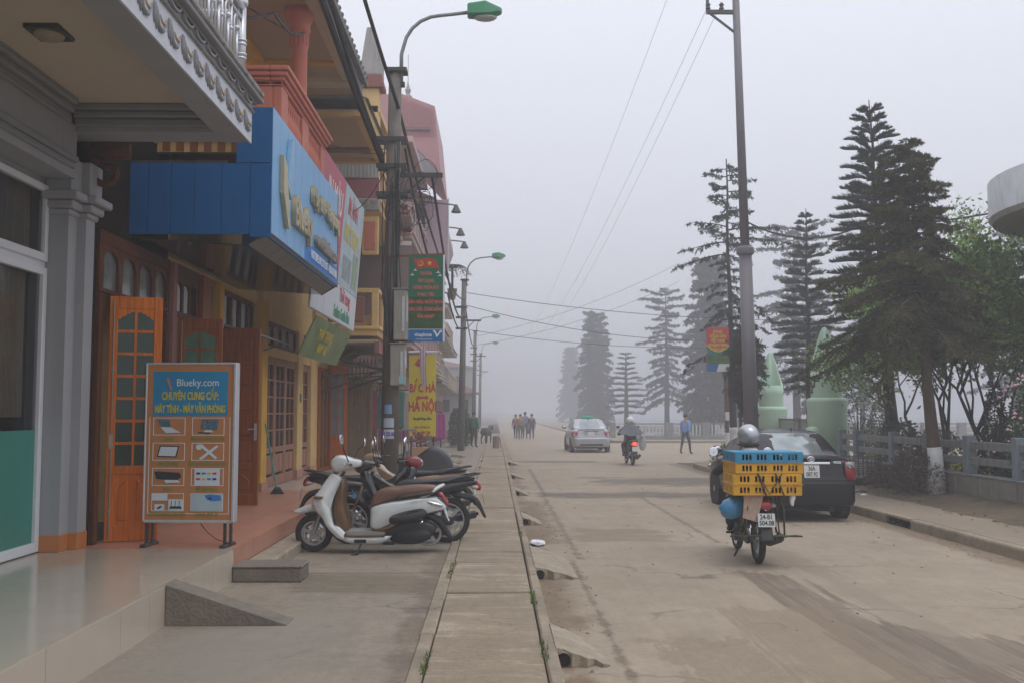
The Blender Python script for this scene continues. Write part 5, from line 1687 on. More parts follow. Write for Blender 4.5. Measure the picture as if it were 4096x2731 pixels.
tag(obj('junction_box', jb, mat('box_brown', (.16, .11, .07), .7, var=.2), bevel=.015, loc=(-1.5, 16.3, 4.8)), 'small brown junction box on the near pole under the crossarm', 'junction box')

# tall steel pole on the right pavement with bracket, and cables over the street
rp = thing('steel_pole', 'tall dark steel pole with a flanged collar on the right pavement', 'pole', (6.36, 25, .15))
obj('pole', MB().cyl((6.47, 25, .15), (6.36, 25, 5.85), .185, .16, n=18).cyl((6.36, 25, 5.85), (6.2, 25, 13.6), .118, .085, n=18), m_gpole, rp, smooth=True)
obj('collar', MB().lathe([(.165, 5.7), (.22, 5.74), (.225, 5.78), (.225, 5.86), (.215, 5.9), (.14, 5.94)], (6.36, 25, 0), 18), m_gpole, rp)
obj('crossarm', MB().box(5.45, 6.3, 24.96, 25.04, 12.0, 12.1), m_steel, rp)
obj('crossarm', MB().box(5.45, 6.3, 24.96, 25.04, 12.6, 12.68), m_steel, rp)
obj('brace', MB().bar((5.5, 25, 12.05), (6.2, 25, 11.5), .05, .05), m_steel, rp)
obj('hanger', MB().box(5.45, 5.52, 24.97, 25.03, 12.101, 12.599), m_steel, rp)
for x in (5.5, 5.85):
    obj('insulator', MB().lathe([(.03, 12.1), (.07, 12.14), (.04, 12.2), (.07, 12.24), (.03, 12.3)], (x, 25, 0), 10), m_steel, rp)
for i, (x, z) in enumerate(((5.0, 13.9), (5.45, 12.1), (5.75, 12.1))):
    cable('overhead_wire', ('leftmost', 'middle', 'rightmost')[i] + ' of three thin wires rising to the steel pole', [(x, 25, z), (2.6 + i * .9, 110, 9.0)], .0055, 'wires along the street', sag=1.6, n=30)
cable('street_cable', 'highest thick cable crossing the street from the second pole', [(-1.2, 42.7, 6.85), (13, 46, 6.0)], .014, 'cables across the street', sag=.25, n=20)
cable('street_cable', 'middle cable sagging across the street from the second pole', [(-1.2, 42.7, 6.3), (13, 50, 5.4)], .014, 'cables across the street', sag=.55, n=20)
cable('street_cable', 'lowest cable sagging across the street in fog', [(-1.3, 48, 5.7), (14, 52, 5.2)], .013, 'cables across the street', sag=.4, n=20)
cable('park_cable', 'dark cable sweeping from the steel pole to the rounded canopy', [(6.36, 25, 6.6), (8.9, 24, 6.25), (12.2, 15, 6.1)], .022, sag=.35, n=20)
for i in range(2):
    cable('faint_wire', ('upper', 'lower')[i] + ' faint wire slanting up through the fog to the left row', [(-1.5, 70, 7.0 - i * .6), (14, 75, 13 - i * 1.4)], .012, sag=.6, n=20)
# ================================================================== two-wheelers
m_tyre = mat('tyre_rubber', (.022, .021, .020), .85, var=.2, scale=20, dirt=(.10, .075, .05), dirt_amt=.2, dirt_scale=9)
m_rim = mat('alloy_rim', (.42, .42, .43), .4, metal=.7, var=.15, scale=15)
m_plast = mat('black_plastic', (.02, .02, .021), .5, var=.2, scale=9, dirt=(.06, .05, .04), dirt_amt=.1, dirt_scale=5)
m_gloss = mat('gloss_black_paint', (.014, .014, .016), .2, var=.1, coat=.6)
m_seatb = mat('black_vinyl_seat', (.028, .028, .032), .42, var=.15, bump=.15, bscale=150)
m_seatbr = mat('brown_vinyl_seat', (.17, .088, .055), .45, var=.1, bump=.15, bscale=150)
m_brownpl = mat('brown_plastic', (.15, .082, .035), .35, var=.08)
m_wpaint = mat('white_scooter_paint', (.62, .65, .64), .22, var=.04, coat=.6, dirt=(.42, .38, .32), dirt_amt=.45, dirt_scale=5)
m_chrome = mat('chrome', (.75, .75, .77), .08, metal=1.0, var=.03)
m_engine = mat('engine_metal', (.09, .085, .08), .5, metal=.5, var=.3, scale=14)
m_redl = mat('red_lens', (.36, .012, .015), .15, var=.1, coat=.5)
m_redlit = mat('red_lens_lit', (.5, .02, .015), .2, var=0, emit=(1, .05, .02), estr=3.0)
m_redp = mat('red_metallic_paint', (.24, .012, .018), .25, var=.1, coat=.6)
m_bronze = mat('bronze_white_paint', (.36, .24, .15), .3, var=.3, scale=3, coat=.5)
m_mirror = mat('mirror_glass', (.7, .72, .74), .04, metal=1.0, var=0)
m_plate = mat('number_plate', (.62, .63, .62), .5, var=.06)
m_ink = mat('plate_ink', (.02, .02, .02), .6, var=0)
m_amber = mat('clear_lens', (.45, .38, .32), .15, var=.05)
m_olive = mat('olive_rack_steel', (.085, .085, .045), .6, metal=.3, var=.25, scale=12)


def pillow(poly, w, e=.03, c=None, wf=None):
    """a rounded solid from a side outline (x,z): full in the middle, drawn in towards both flanks"""
    n = len(poly)
    cx = sum(p[0] for p in poly) / n
    cz = sum(p[1] for p in poly) / n
    mb = MB()
    rings = []
    for y, i in ((-1, 1.0), (-.93, .42), (-.72, .08), (0, 0), (.72, .08), (.93, .42), (1, 1.0)):
        ring = []
        for (x, z) in poly:
            d = math.hypot(x - cx, z - cz) or 1
            k = min(.9, i * e / d)
            ww = w if wf is None else w * wf(x, z)
            ring.append((x + (cx - x) * k, y * ww, z + (cz - z) * k))
        rings.append(ring)
    return mb.loft(rings)


def smooth_poly(pts, n=4):
    """Catmull-Rom through a closed outline"""
    out = []
    k = len(pts)
    for i in range(k):
        p0, p1, p2, p3 = pts[i - 1], pts[i], pts[(i + 1) % k], pts[(i + 2) % k]
        for j in range(n):
            t = j / n
            out.append(tuple(.5 * ((2 * b) + (-a + c) * t + (2 * a - 5 * b + 4 * c - d) * t * t + (-a + 3 * b - 3 * c + d) * t ** 3) for a, b, c, d in zip(p0, p1, p2, p3)))
    return out


def wheel(parent, c, rad, w, spokes=5, disc=False, axis='y'):
    ty = MB().torus(c, rad - w * .5, w * .5, axis, 32, 10)
    t = obj('wheel', ty, m_tyre, parent, smooth=True)
    r = MB().torus(c, rad - w * .95, w * .22, axis, 28, 6, flat=1.5)
    hub = (lambda s: (c[0], c[1] + s, c[2])) if axis == 'y' else (lambda s: (c[0] + s, c[1], c[2]))
    r.cyl(hub(-w * .5), hub(w * .5), rad * .2, n=12)
    for i in range(spokes):
        a = 2 * math.pi * i / spokes + .3
        u, v = math.cos(a) * (rad - w), math.sin(a) * (rad - w)
        p = (c[0] + u, c[1], c[2] + v) if axis == 'y' else (c[0], c[1] + u, c[2] + v)
        r.bar(c, p, w * .42, w * .3, up=(0, 1, 0) if axis == 'y' else (1, 0, 0))
    obj('rim', r, m_rim, t, smooth=False)
    if disc:
        obj('brake_disc', MB().torus(hub(-w * .62), rad * .45, .02, axis, 24, 4, flat=.15), m_chrome, t)
    return t


def mirror(parent, base, tip, face, rad=.058):
    o = obj('mirror', MB().tube([base, tuple((Vector(base) + Vector(tip)) / 2 + Vector((.02, 0, .02))), tip], .007, 6), m_plast, parent)
    f = Vector(face).normalized()
    q = MB().lathe([(rad * .4, -.03), (rad * .9, -.022), (rad * 1.06, -.004), (rad, 0.0)], (0, 0, 0), 14)
    rot = Vector((0, 0, 1)).rotation_difference(f).to_matrix().to_4x4()
    q.xf(Matrix.Translation(tip) @ rot)
    obj('mirror_shell', q, m_chrome, o, smooth=True)
    g = MB().lathe([(rad * .96, .001), (rad * .96, .003)], (0, 0, 0), 14).xf(Matrix.Translation(tip) @ rot)
    obj('mirror_glass', g, m_mirror, o)
    return o


# ------------------------------------------------------------------ white scooter
def scooter(loc, rot):
    t = thing('scooter', 'white scooter with brown seat parked sideways on its stand', 'scooter', loc, rot, world=False)
    wheel(t, (1.36, 0, .222), .222, .085, 5, True)
    wheel(t, (0, 0, .222), .222, .09, 5)
    S = lambda pts, n=4: smooth_poly(pts, n)
    # leg shield, narrow at the column and wide at the apron
    shield = S([(1.13, .93), (1.19, .88), (1.30, .72), (1.365, .62), (1.32, .50), (1.24, .40), (1.18, .30), (1.06, .18), (.98, .155), (.98, .20), (1.08, .30), (1.12, .42), (1.13, .55), (1.09, .70), (1.03, .86)])
    obj('leg_shield', pillow(shield, .19, .03, wf=lambda x, z: .48 + .62 * max(0, min(1, (.95 - z) / .5))), m_wpaint, t, smooth=True)
    inner = S([(1.02, .86), (1.075, .70), (1.115, .55), (1.105, .42), (1.06, .30), (.97, .20), (.93, .30), (.965, .45), (1.0, .62), (.985, .78)])
    obj('inner_panel', pillow(inner, .165, .02), m_brownpl, t, smooth=True)
    obj('shield_vent', pillow(S([(1.345, .655), (1.30, .67), (1.22, .655), (1.28, .625)]), .195, .015), m_brownpl, t, smooth=True)
    # front fender and fork
    fend = S([(1.60, .475), (1.50, .53), (1.40, .565), (1.30, .575), (1.22, .50), (1.16, .40), (1.20, .39), (1.27, .47), (1.38, .485), (1.50, .455)])
    obj('front_fender', pillow(fend, .085, .03), m_wpaint, t, smooth=True)
    for s in (-1, 1):
        obj('fork', MB().cyl((1.36, s * .07, .222), (1.27, s * .07, .48), .02, n=8), m_rim, t)
    # belly and floorboard
    belly = S([(1.14, .30), (1.05, .18), (.92, .115), (.72, .105), (.52, .12), (.42, .19), (.46, .205), (.70, .185), (.92, .195), (1.06, .32)], 3)
    obj('belly', pillow(belly, .17, .03), m_wpaint, t, smooth=True)
    obj('floorboard', pillow([(1.0, .205), (.50, .215), (.50, .25), (.60, .262), (.97, .262)], .17, .015), mat('grey_mat', (.28, .28, .265), .7, var=.15), t)
    obj('floor_trim', pillow([(.99, .19), (.50, .195), (.50, .215), (.98, .212)], .178, .01), m_brownpl, t)
    # rear body
    rear = S([(.66, .54), (.44, .60), (.20, .635), (-.05, .645), (-.13, .62), (-.215, .525), (-.10, .485), (.12, .435), (.33, .375), (.48, .32), (.60, .27), (.68, .30), (.685, .42)])
    obj('rear_body', pillow(rear, .165, .05, wf=lambda x, z: 1.0 - .28 * max(0, min(1, (-x + .1) / .3))), m_wpaint, t, smooth=True)
    obj('body_trim', pillow(S([(.66, .27), (.52, .30), (.40, .355), (.36, .345), (.46, .265), (.60, .25)]), .172, .02), m_brownpl, t, smooth=True)
    seat = S([(.69, .56), (.64, .68), (.55, .745), (.40, .77), (.20, .785), (.02, .785), (-.08, .765), (-.03, .70), (.18, .665), (.42, .62), (.66, .545)])
    obj('seat', pillow(seat, .155, .06), m_seatbr, t, smooth=True)
    obj('seat_side', pillow(S([(.40, .615), (.33, .68), (.10, .715), (-.06, .72), (-.02, .675), (.2, .645)]), .158, .04), mat('dark_brown_vinyl', (.062, .036, .026), .5), t, smooth=True)
    gr = [(.10, .12, .635), (-.02, .13, .70), (-.13, .10, .77), (-.17, 0, .785), (-.13, -.10, .77), (-.02, -.13, .70), (.10, -.12, .635)]
    obj('grab_rail', MB().tube(gr, [.02, .022, .02, .018, .02, .022, .02], 8), m_wpaint, t, smooth=True)
    obj('tail_lamp', pillow(S([(-.10, .685), (-.16, .69), (-.235, .57), (-.225, .545), (-.19, .60)]), .10, .02), m_redl, t, smooth=True)
    obj('turn_signal', pillow(S([(.03, .60), (-.08, .595), (-.18, .545), (-.05, .545)]), .142, .015), m_chrome, t, smooth=True)
    # engine, air box, mudguard, exhaust
    obj('engine', pillow(S([(.50, .27), (.30, .36), (.06, .37), (-.06, .33), (-.08, .24), (.06, .12), (.30, .10), (.44, .14)]), .15, .05), m_plast, t, smooth=True)
    obj('belt_cover', pillow(S([(.42, .22), (.10, .28), (-.03, .24), (-.02, .17), (.12, .11), (.36, .12)]), .175, .03), m_plast, t, smooth=True)
    mg = S([(.16, .44), (.0, .455), (-.09, .43), (-.18, .33), (-.28, .17), (-.20, .19), (-.12, .30), (-.02, .38), (.14, .40)], 4)
    obj('rear_mudguard', pillow(mg, .055, .015), m_plast, t, smooth=True)
    obj('plate', MB().plate([(-.17, -.07, .50), (-.17, .07, .50), (-.235, .07, .36), (-.235, -.07, .36)], (-1, 0, .4), .006), m_plate, t)
    sp = [(.085 + .018 * math.cos(a), .125 + .018 * math.sin(a), .335 + .012 * a) for a in [k * .7 for k in range(0, 18)]]
    obj('shock_spring', MB().tube(sp, .006, 5), m_chrome, t)
    obj('exhaust', MB().tube([(.35, -.12, .13), (.1, -.16, .15), (-.22, -.16, .24)], [.02, .05, .055], 10), m_engine, t, smooth=True)
    obj('stand', MB().tube([(.78, .13, .12), (.80, .22, .06), (.84, .27, .005)], .014, 6).box(.80, .88, .25, .30, .0, .012), m_plast, t)
    obj('belly_vent', MB().box(.72, .86, .168, .176, .125, .165), m_dark, t)
    obj('footpeg', MB().box(.40, .52, .13, .21, .105, .135), m_plast, t)
    # handlebar cowl, headlamp, grips, mirrors
    cowl = S([(1.16, 1.00), (1.155, 1.08), (1.09, 1.135), (1.0, 1.135), (.90, 1.10), (.815, 1.075), (.81, 1.01), (.88, .985), (1.0, .955), (1.10, .94)])
    obj('handlebar_cowl', pillow(cowl, .12, .05, wf=lambda x, z: 1.0), m_wpaint, t, smooth=True)
    obj('headlamp', MB().ell((1.115, 0, 1.045), .06, .09, .085, 14, 8), m_chrome, t, smooth=True)
    obj('handlebar', MB().tube([(.90, .30, 1.04), (.94, .16, 1.05), (.97, 0, 1.06), (.94, -.16, 1.05), (.90, -.30, 1.04)], .016, 8), m_wpaint, t, smooth=True)
    for s in (-1, 1):
        obj('grip', MB().cyl((.925, s * .20, 1.045), (.885, s * .33, 1.035), .019, n=10), m_seatbr, t)
        obj('brake_lever', MB().tube([(.97, s * .18, 1.05), (.96, s * .33, 1.02)], .006, 6), m_chrome, t)
    obj('column', MB().cyl((1.09, 0, .90), (1.04, 0, .97), .06, n=12), m_chrome, t)
    mirror(t, (.93, .2, 1.06), (1.0, .30, 1.33), (-1, .15, .12))
    mirror(t, (.93, -.2, 1.06), (.80, -.30, 1.27), (-1, -.1, .12), .062)
    obj('key_fob', MB().torus((.875, .1, .66), .02, .006, 'y', 12, 6).bar((.875, .1, .68), (.90, .1, .74), .01, .003), mat('key_blue', (.02, .25, .5), .4), t)
    return t


sc = scooter((-.78, 11.95, .102), R(180))
text('Classico', .075, mat('badge_grey', (.12, .12, .13), .4), sc, Matrix.Identity(4), sx=.9, ext=.001)
_b = bpy.data.objects[sc.children[-1].name]
_b.data.transform(frame_at((.22, .1665, .46), (-1, 0, .22), (.0, .04, 1)) @ Matrix.Identity(4))


# ------------------------------------------------------------------ underbone motorbike
def motorbike(name, label, loc, rot, paint, accent, lit=False, plate=None, rack=False, cat='motorbike', lean=0.0):
    t = thing(name, label, cat, loc, (lean, 0, rot), world=False)
    S = lambda pts, n=3: smooth_poly(pts, n)
    wheel(t, (1.22, 0, .285), .285, .072, 6, True)
    wheel(t, (0, 0, .285), .285, .078, 6)
    for s in (-1, 1):
        obj('fork', MB().cyl((1.22, s * .075, .285), (1.02, s * .075, .86), .021, n=8), m_chrome, t)
        obj('shock', MB().cyl((.0, s * .10, .31), (.10, s * .10, .64), .024, n=8).cyl((.03, s * .10, .4), (.08, s * .10, .58), .035, n=10), m_chrome, t)
        obj('swingarm', MB().bar((.42, s * .085, .34), (-.03, s * .085, .285), .025, .05), m_engine, t)
        obj('footpeg', MB().cyl((.52, s * .12, .30), (.52, s * .27, .30), .014, n=8), m_plast, t)
    obj('front_fender', pillow(S([(1.52, .42), (1.44, .55), (1.26, .615), (1.08, .57), (1.0, .46), (1.04, .45), (1.14, .54), (1.28, .57), (1.42, .50)]), .06, .02), paint, t, smooth=True)
    obj('frame_tube', MB().tube([(1.03, 0, .84), (.80, 0, .58), (.48, 0, .44), (.22, 0, .56), (-.18, 0, .68)], .03, 8), m_engine, t)
    obj('engine', pillow(S([(.88, .42), (.66, .50), (.42, .46), (.34, .34), (.42, .22), (.66, .20), (.86, .28)]), .13, .05).cyl((.52, -.17, .31), (.52, .17, .31), .11, n=16), m_engine, t, smooth=True)
    for k in range(5):
        obj('cooling_fin', MB().box(.70 + k * .035, .712 + k * .035, -.085, .085, .34, .50), m_engine, t)
    obj('leg_shield', pillow(S([(1.10, .88), (1.04, .72), (.92, .52), (.80, .36), (.74, .38), (.84, .58), (.92, .76), (1.0, .92)]), .20, .03, wf=lambda x, z: .6 + .5 * max(0, min(1, (.85 - z) / .4))), paint, t, smooth=True)
    obj('centre_cover', pillow(S([(.98, .84), (.84, .66), (.60, .58), (.36, .62), (.30, .68), (.55, .70), (.80, .78), (.92, .90)]), .09, .03), paint, t, smooth=True)
    obj('tail_cover', pillow(S([(.48, .60), (.20, .60), (-.12, .66), (-.34, .735), (-.38, .775), (-.28, .79), (.05, .755), (.40, .70)]), .135, .03, wf=lambda x, z: 1 - .35 * max(0, min(1, (-x) / .35))), accent, t, smooth=True)
    obj('side_cover', pillow(S([(.52, .62), (.20, .60), (-.02, .56), (.04, .44), (.30, .38), (.50, .42)]), .15, .04), paint, t, smooth=True)
    obj('seat', pillow(S([(.66, .70), (.58, .78), (.40, .80), (.15, .80), (-.10, .835), (-.30, .835), (-.34, .80), (-.10, .755), (.25, .725)]), .125, .05), m_seatb, t, smooth=True)
    obj('grab_rail', MB().tube([(.02, .13, .76), (-.16, .15, .83), (-.36, .12, .865), (-.41, 0, .87), (-.36, -.12, .865), (-.16, -.15, .83), (.02, -.13, .76)], .012, 8), m_plast, t, smooth=True)
    tl = obj('tail_lamp', pillow(S([(-.33, .77), (-.40, .755), (-.425, .69), (-.40, .655), (-.33, .68)]), .062, .02), m_redlit if lit else m_redl, t, smooth=True)
    for s in (-1, 1):
        obj('turn_signal', MB().ell((-.34, s * .10, .70), .05, .035, .028, 10, 6), m_amber, t, smooth=True)
    obj('rear_fender', pillow(S([(-.02, .62), (-.22, .62), (-.38, .56), (-.46, .40), (-.49, .32), (-.46, .32), (-.40, .43), (-.30, .53), (-.1, .58)]), .07, .015), m_plast, t, smooth=True)
    # number plate across the fender
    Mp = frame_at((-.455, 0, .545), (0, -1, 0), (.22, 0, 1))
    pl_ = MB().box(-.095, .095, -.075, .075, 0, .004).xf(Mp)
    po = obj('plate', pl_, m_plate, t, bevel=.004)
    if plate:
        for zz, s in zip((.034, -.034), plate):
            o = text(s, .074, m_ink, t, Mp @ Matrix.Translation((0, zz, .0055)), sx=.82, ext=.0008, bold=.002)
            o.parent = po
    obj('exhaust', MB().tube([(.70, -.10, .24), (.45, -.15, .19), (.2, -.155, .21)], .022, 8).tube([(.22, -.155, .215), (.12, -.16, .235), (-.36, -.165, .34), (-.375, -.165, .343)], [.03, .052, .052, .03], 14), m_engine, t, smooth=True)
    obj('exhaust_tip', MB().cyl((-.372, -.165, .343), (-.40, -.165, .349), .022, n=10), m_dark, t)
    obj('stand', MB().tube([(.42, .10, .20), (.40, .2, .03)], .012, 6), m_plast, t)
    obj('chain_case', pillow(S([(.42, .36), (.0, .345), (-.08, .285), (0, .23), (.42, .28)]), .018, .01).xf(Matrix.Translation((0, .12, 0))), m_plast, t)
    obj('handlebar', MB().tube([(.86, .33, .99), (.95, .2, 1.0), (.99, .06, .97), (.99, -.06, .97), (.95, -.2, 1.0), (.86, -.33, .99)], .013, 8), m_engine, t, smooth=True)
    obj('headlamp_cowl', pillow(S([(1.16, .93), (1.14, 1.02), (1.04, 1.055), (.93, 1.02), (.92, .96), (1.0, .91), (1.10, .88)]), .11, .04), paint, t, smooth=True)
    obj('headlamp', MB().ell((1.13, 0, .955), .05, .085, .06, 12, 8), m_chrome, t, smooth=True)
    for s in (-1, 1):
        obj('grip', MB().cyl((.90, s * .25, .997), (.85, s * .37, .99), .018, n=10), m_plast, t)
        obj('lever', MB().tube([(.94, s * .2, 1.0), (.93, s * .36, .975)], .006, 6), m_chrome, t)
        mirror(t, (.90, s * .22, 1.01), (.92, s * .34, 1.25), (-1, 0, .1), .055)
    if rack:
        rk_ = MB()
        for s in (-1, 1):
            rk_.tube([(.10, s * .15, .80), (-.38, s * .15, .81)], .011, 6)
            rk_.tube([(-.38, s * .15, .81), (-.42, s * .20, .68), (-.36, s * .22, .36)], .011, 6)
            rk_.tube([(.10, s * .15, .82), (.02, s * .22, .36)], .011, 6)
            rk_.tube([(-.22, s * .15, .85), (-.16, s * .21, .36)], .009, 6)
            rk_.tube([(.05, s * .22, .36), (-.42, s * .22, .36), (-.44, s * .22, .365)], .012, 6)
            rk_.tube([(-.36, s * .22, .36), (-.42, s * .40, .365), (-.30, s * .34, .36)], .01, 6)
        for x in (-.40, -.34, -.28):
            rk_.tube([(x, -.2, .812), (x, .2, .812)], .01, 6)
        rk_.tube([(-.42, -.30, .37), (-.43, .30, .37)], .011, 6)
        obj('luggage_rack', rk_, m_olive, t, smooth=True)
    return t


mA = motorbike('motorbike', 'black motorbike parked between the white scooter and the wall, facing the shop', (-.60, 12.75, .102), R(184), m_gloss, m_gloss)
mB = motorbike('motorbike', 'black motorbike with red headlamp cowl parked facing the road', (-2.15, 13.55, .102), R(4), m_gloss, m_gloss)
for ch in mB.children:
    if ch.name.startswith('headlamp_cowl'):
        ch.data.materials[0] = m_redp
mC = motorbike('motorbike', 'bronze and white motorbike parked behind the black ones', (-.75, 14.5, .102), R(176), m_bronze, m_bronze)
tag(obj('spare_motorbike_cover', pillow(smooth_poly([(-.9, .12), (-.95, .5), (-.6, .85), (-.1, .8), (.3, 1.02), (.6, .85), (.75, .4), (.72, .1)]), .3, .1).xf(Matrix.Translation((-1.45, 18.6, .1))), m_seatb, smooth=True, loc=(-1.45, 18.6, .1)),
    'dark covered motorbike behind the near pole', 'motorbike')

# ------------------------------------------------------------------ loaded motorbike with crates
mR = motorbike('motorbike', 'muddy motorbike loaded with blue and yellow crates ridden up the street', (3.05, 11.62, 0), R(87.5), mat('muddy_black_paint', (.03, .028, .025), .4, var=.3, dirt=(.12, .09, .06), dirt_amt=.5), m_plast, plate=('24-B1', '504.08'), rack=True)
m_cry = mat('crate_yellow', (.66, .34, .012), .45, var=.14, scale=5, dirt=(.30, .16, .03), dirt_amt=.45, dirt_scale=4)
m_crb = mat('crate_blue', (.022, .235, .40), .45, var=.12, scale=5, dirt=(.1, .2, .25), dirt_amt=.3)
m_hen = mat('hen_feathers', (.10, .03, .015), .9, var=.6, scale=14)


def crate_half(h, W=.76, D=.56, flare=.02):
    b = MB()
    t_ = .008
    gx = []
    x = -W / 2 + .03
    pat = [.115] + [.016] * 3 + [.05] + [.016] * 3 + [.02]
    for sgn, y in ((-1, -D / 2), (1, D / 2)):
        b.box(-W / 2, W / 2, y - t_ / 2, y + t_ / 2, 0, .022).box(-W / 2, W / 2, y - t_ / 2, y + t_ / 2, h - .028, h)
        x = -W / 2
        k = 0
        bars = []
        while x < W / 2 - .001:
            wid = (.075, .014, .014, .062, .014, .014)[k % 6]
            bars.append((x, min(W / 2, x + wid)))
            x += wid + .026
            k += 1
        for a, c in bars:
            b.box(a, c, y - t_ / 2, y + t_ / 2, .022, h - .028)
        b.box(-W / 2 - .012, W / 2 + .012, y - .013, y + .013, h - .006, h + .008)
    for x in (-W / 2, W / 2):
        b.box(x - t_ / 2, x + t_ / 2, -D / 2, D / 2, 0, .022).box(x - t_ / 2, x + t_ / 2, -D / 2, D / 2, h - .028, h)
        y = -D / 2
        k = 0
        while y < D / 2 - .001:
            wid = (.09, .016, .016)[k % 3]
            b.box(x - t_ / 2, x + t_ / 2, y, min(D / 2, y + wid), .022, h - .028)
            y += wid + .026
            k += 1
        b.box(x - .013, x + .013, -D / 2, D / 2, h - .006, h + .008)
    b.box(-W / 2, W / 2, -D / 2, D / 2, -.004, .006)
    return b


cz = .825
for i, (m_lo, m_hi, lb) in enumerate(((m_cry, m_cry, 'yellow slotted poultry crate strapped directly on the motorbike rack'), (m_cry, m_crb, 'poultry crate with blue lid on top of the yellow one'))):
    zc = cz + i * .243
    cr = thing('poultry_crate', lb, 'crate', (3.05 + .01 * i, 11.42, zc), R(-2 + 3 * i), world=False, group='crates on the motorbike')
    h = .114
    obj('base_tray', crate_half(h), m_lo, cr, bevel=.004)
    up = crate_half(h)
    up.v = [(v[0] * (.985 if v[2] > .1 else 1), v[1], 2 * h + .004 - v[2]) for v in up.v]
    obj('lid', up, m_hi, cr, bevel=.004)
    obj('feathers', crumple((0, 0, .115), .30, .24, .09, 77 + i, 16), m_hen, cr)
    if i == 1:
        obj('top_deck', MB().box(-.36, .36, -.26, .26, 2 * h - .006, 2 * h + .002), m_hi, cr)
strap = MB()
for x in (2.98, 3.18):
    strap.tube([(x + .05, 11.12, .80), (x - .01, 11.13, .96), (x - .05, 11.125, 1.07)], .008, 5)
strap.tube([(2.93, 11.13, 1.07), (3.06, 11.12, .84), (3.2, 11.13, 1.06)], .007, 5)
tag(obj('strap', strap, m_cable, loc=(3.05, 11.13, .9)), 'black rubber strap crossing the lower yellow crate', 'strap')
bg = MB().ell((2.70, 11.45, .66), .14, .14, .13, 16, 10)
bg.v = [(v[0] + .06 * max(0, (v[2] - .66)) / .13 + .008 * math.sin(v[2] * 70 + v[0] * 40), v[1] + .008 * math.sin(v[0] * 90), v[2] + (.03 if v[0] > 2.74 and v[2] > .66 else 0)) for v in bg.v]
tag(obj('plastic_bag', bg, mat('blue_plastic_bag', (.07, .28, .52), .3, var=.18, scale=8), smooth=True, loc=(2.70, 11.45, .6)), 'bulging blue plastic bag hanging off the loaded motorbike', 'bag')
sk = []
for j in range(7):
    t_ = j / 6
    sk.append([(2.80 + .17 * (i / 8) - .03 * t_ + .05 * (1 - t_) * (i / 8), 11.20 + .012 * math.sin(i * 2 + j), .87 - .30 * t_ - (.05 * (i / 8) * t_)) for i in range(9)])
tag(obj('sack_cloth', MB().loft(sk, False, 0, False), mat('stained_sack', (.45, .33, .26), .9, var=.2, dirt=(.3, .12, .08), dirt_amt=.5, dirt_scale=7), smooth=True, fix=False, loc=(2.88, 11.2, .85)), 'stained pinkish sack cloth hanging under the crates', 'cloth')
tag(obj('plastic_scrap', crumple((3.33, 11.18, .78), .03, .03, .08, 12), m_litter, loc=(3.33, 11.18, .8)), 'torn white plastic scrap dangling from the rack', 'plastic bag')

# second motorbike up the road
mS = motorbike('motorbike', 'motorbike with lit red tail lamp ridden away in mid distance', (4.54, 32.9, 0), R(92), m_gloss, m_plast, lit=True)
tag(obj('plastic_bag', MB().ell((4.92, 33.3, .72), .13, .16, .26, 12, 8), mat('translucent_bag', (.5, .52, .54), .4, var=.1, alpha=.6), smooth=True, loc=(4.92, 33.3, .7)), 'clear plastic bag hanging off the farther motorbike', 'bag')


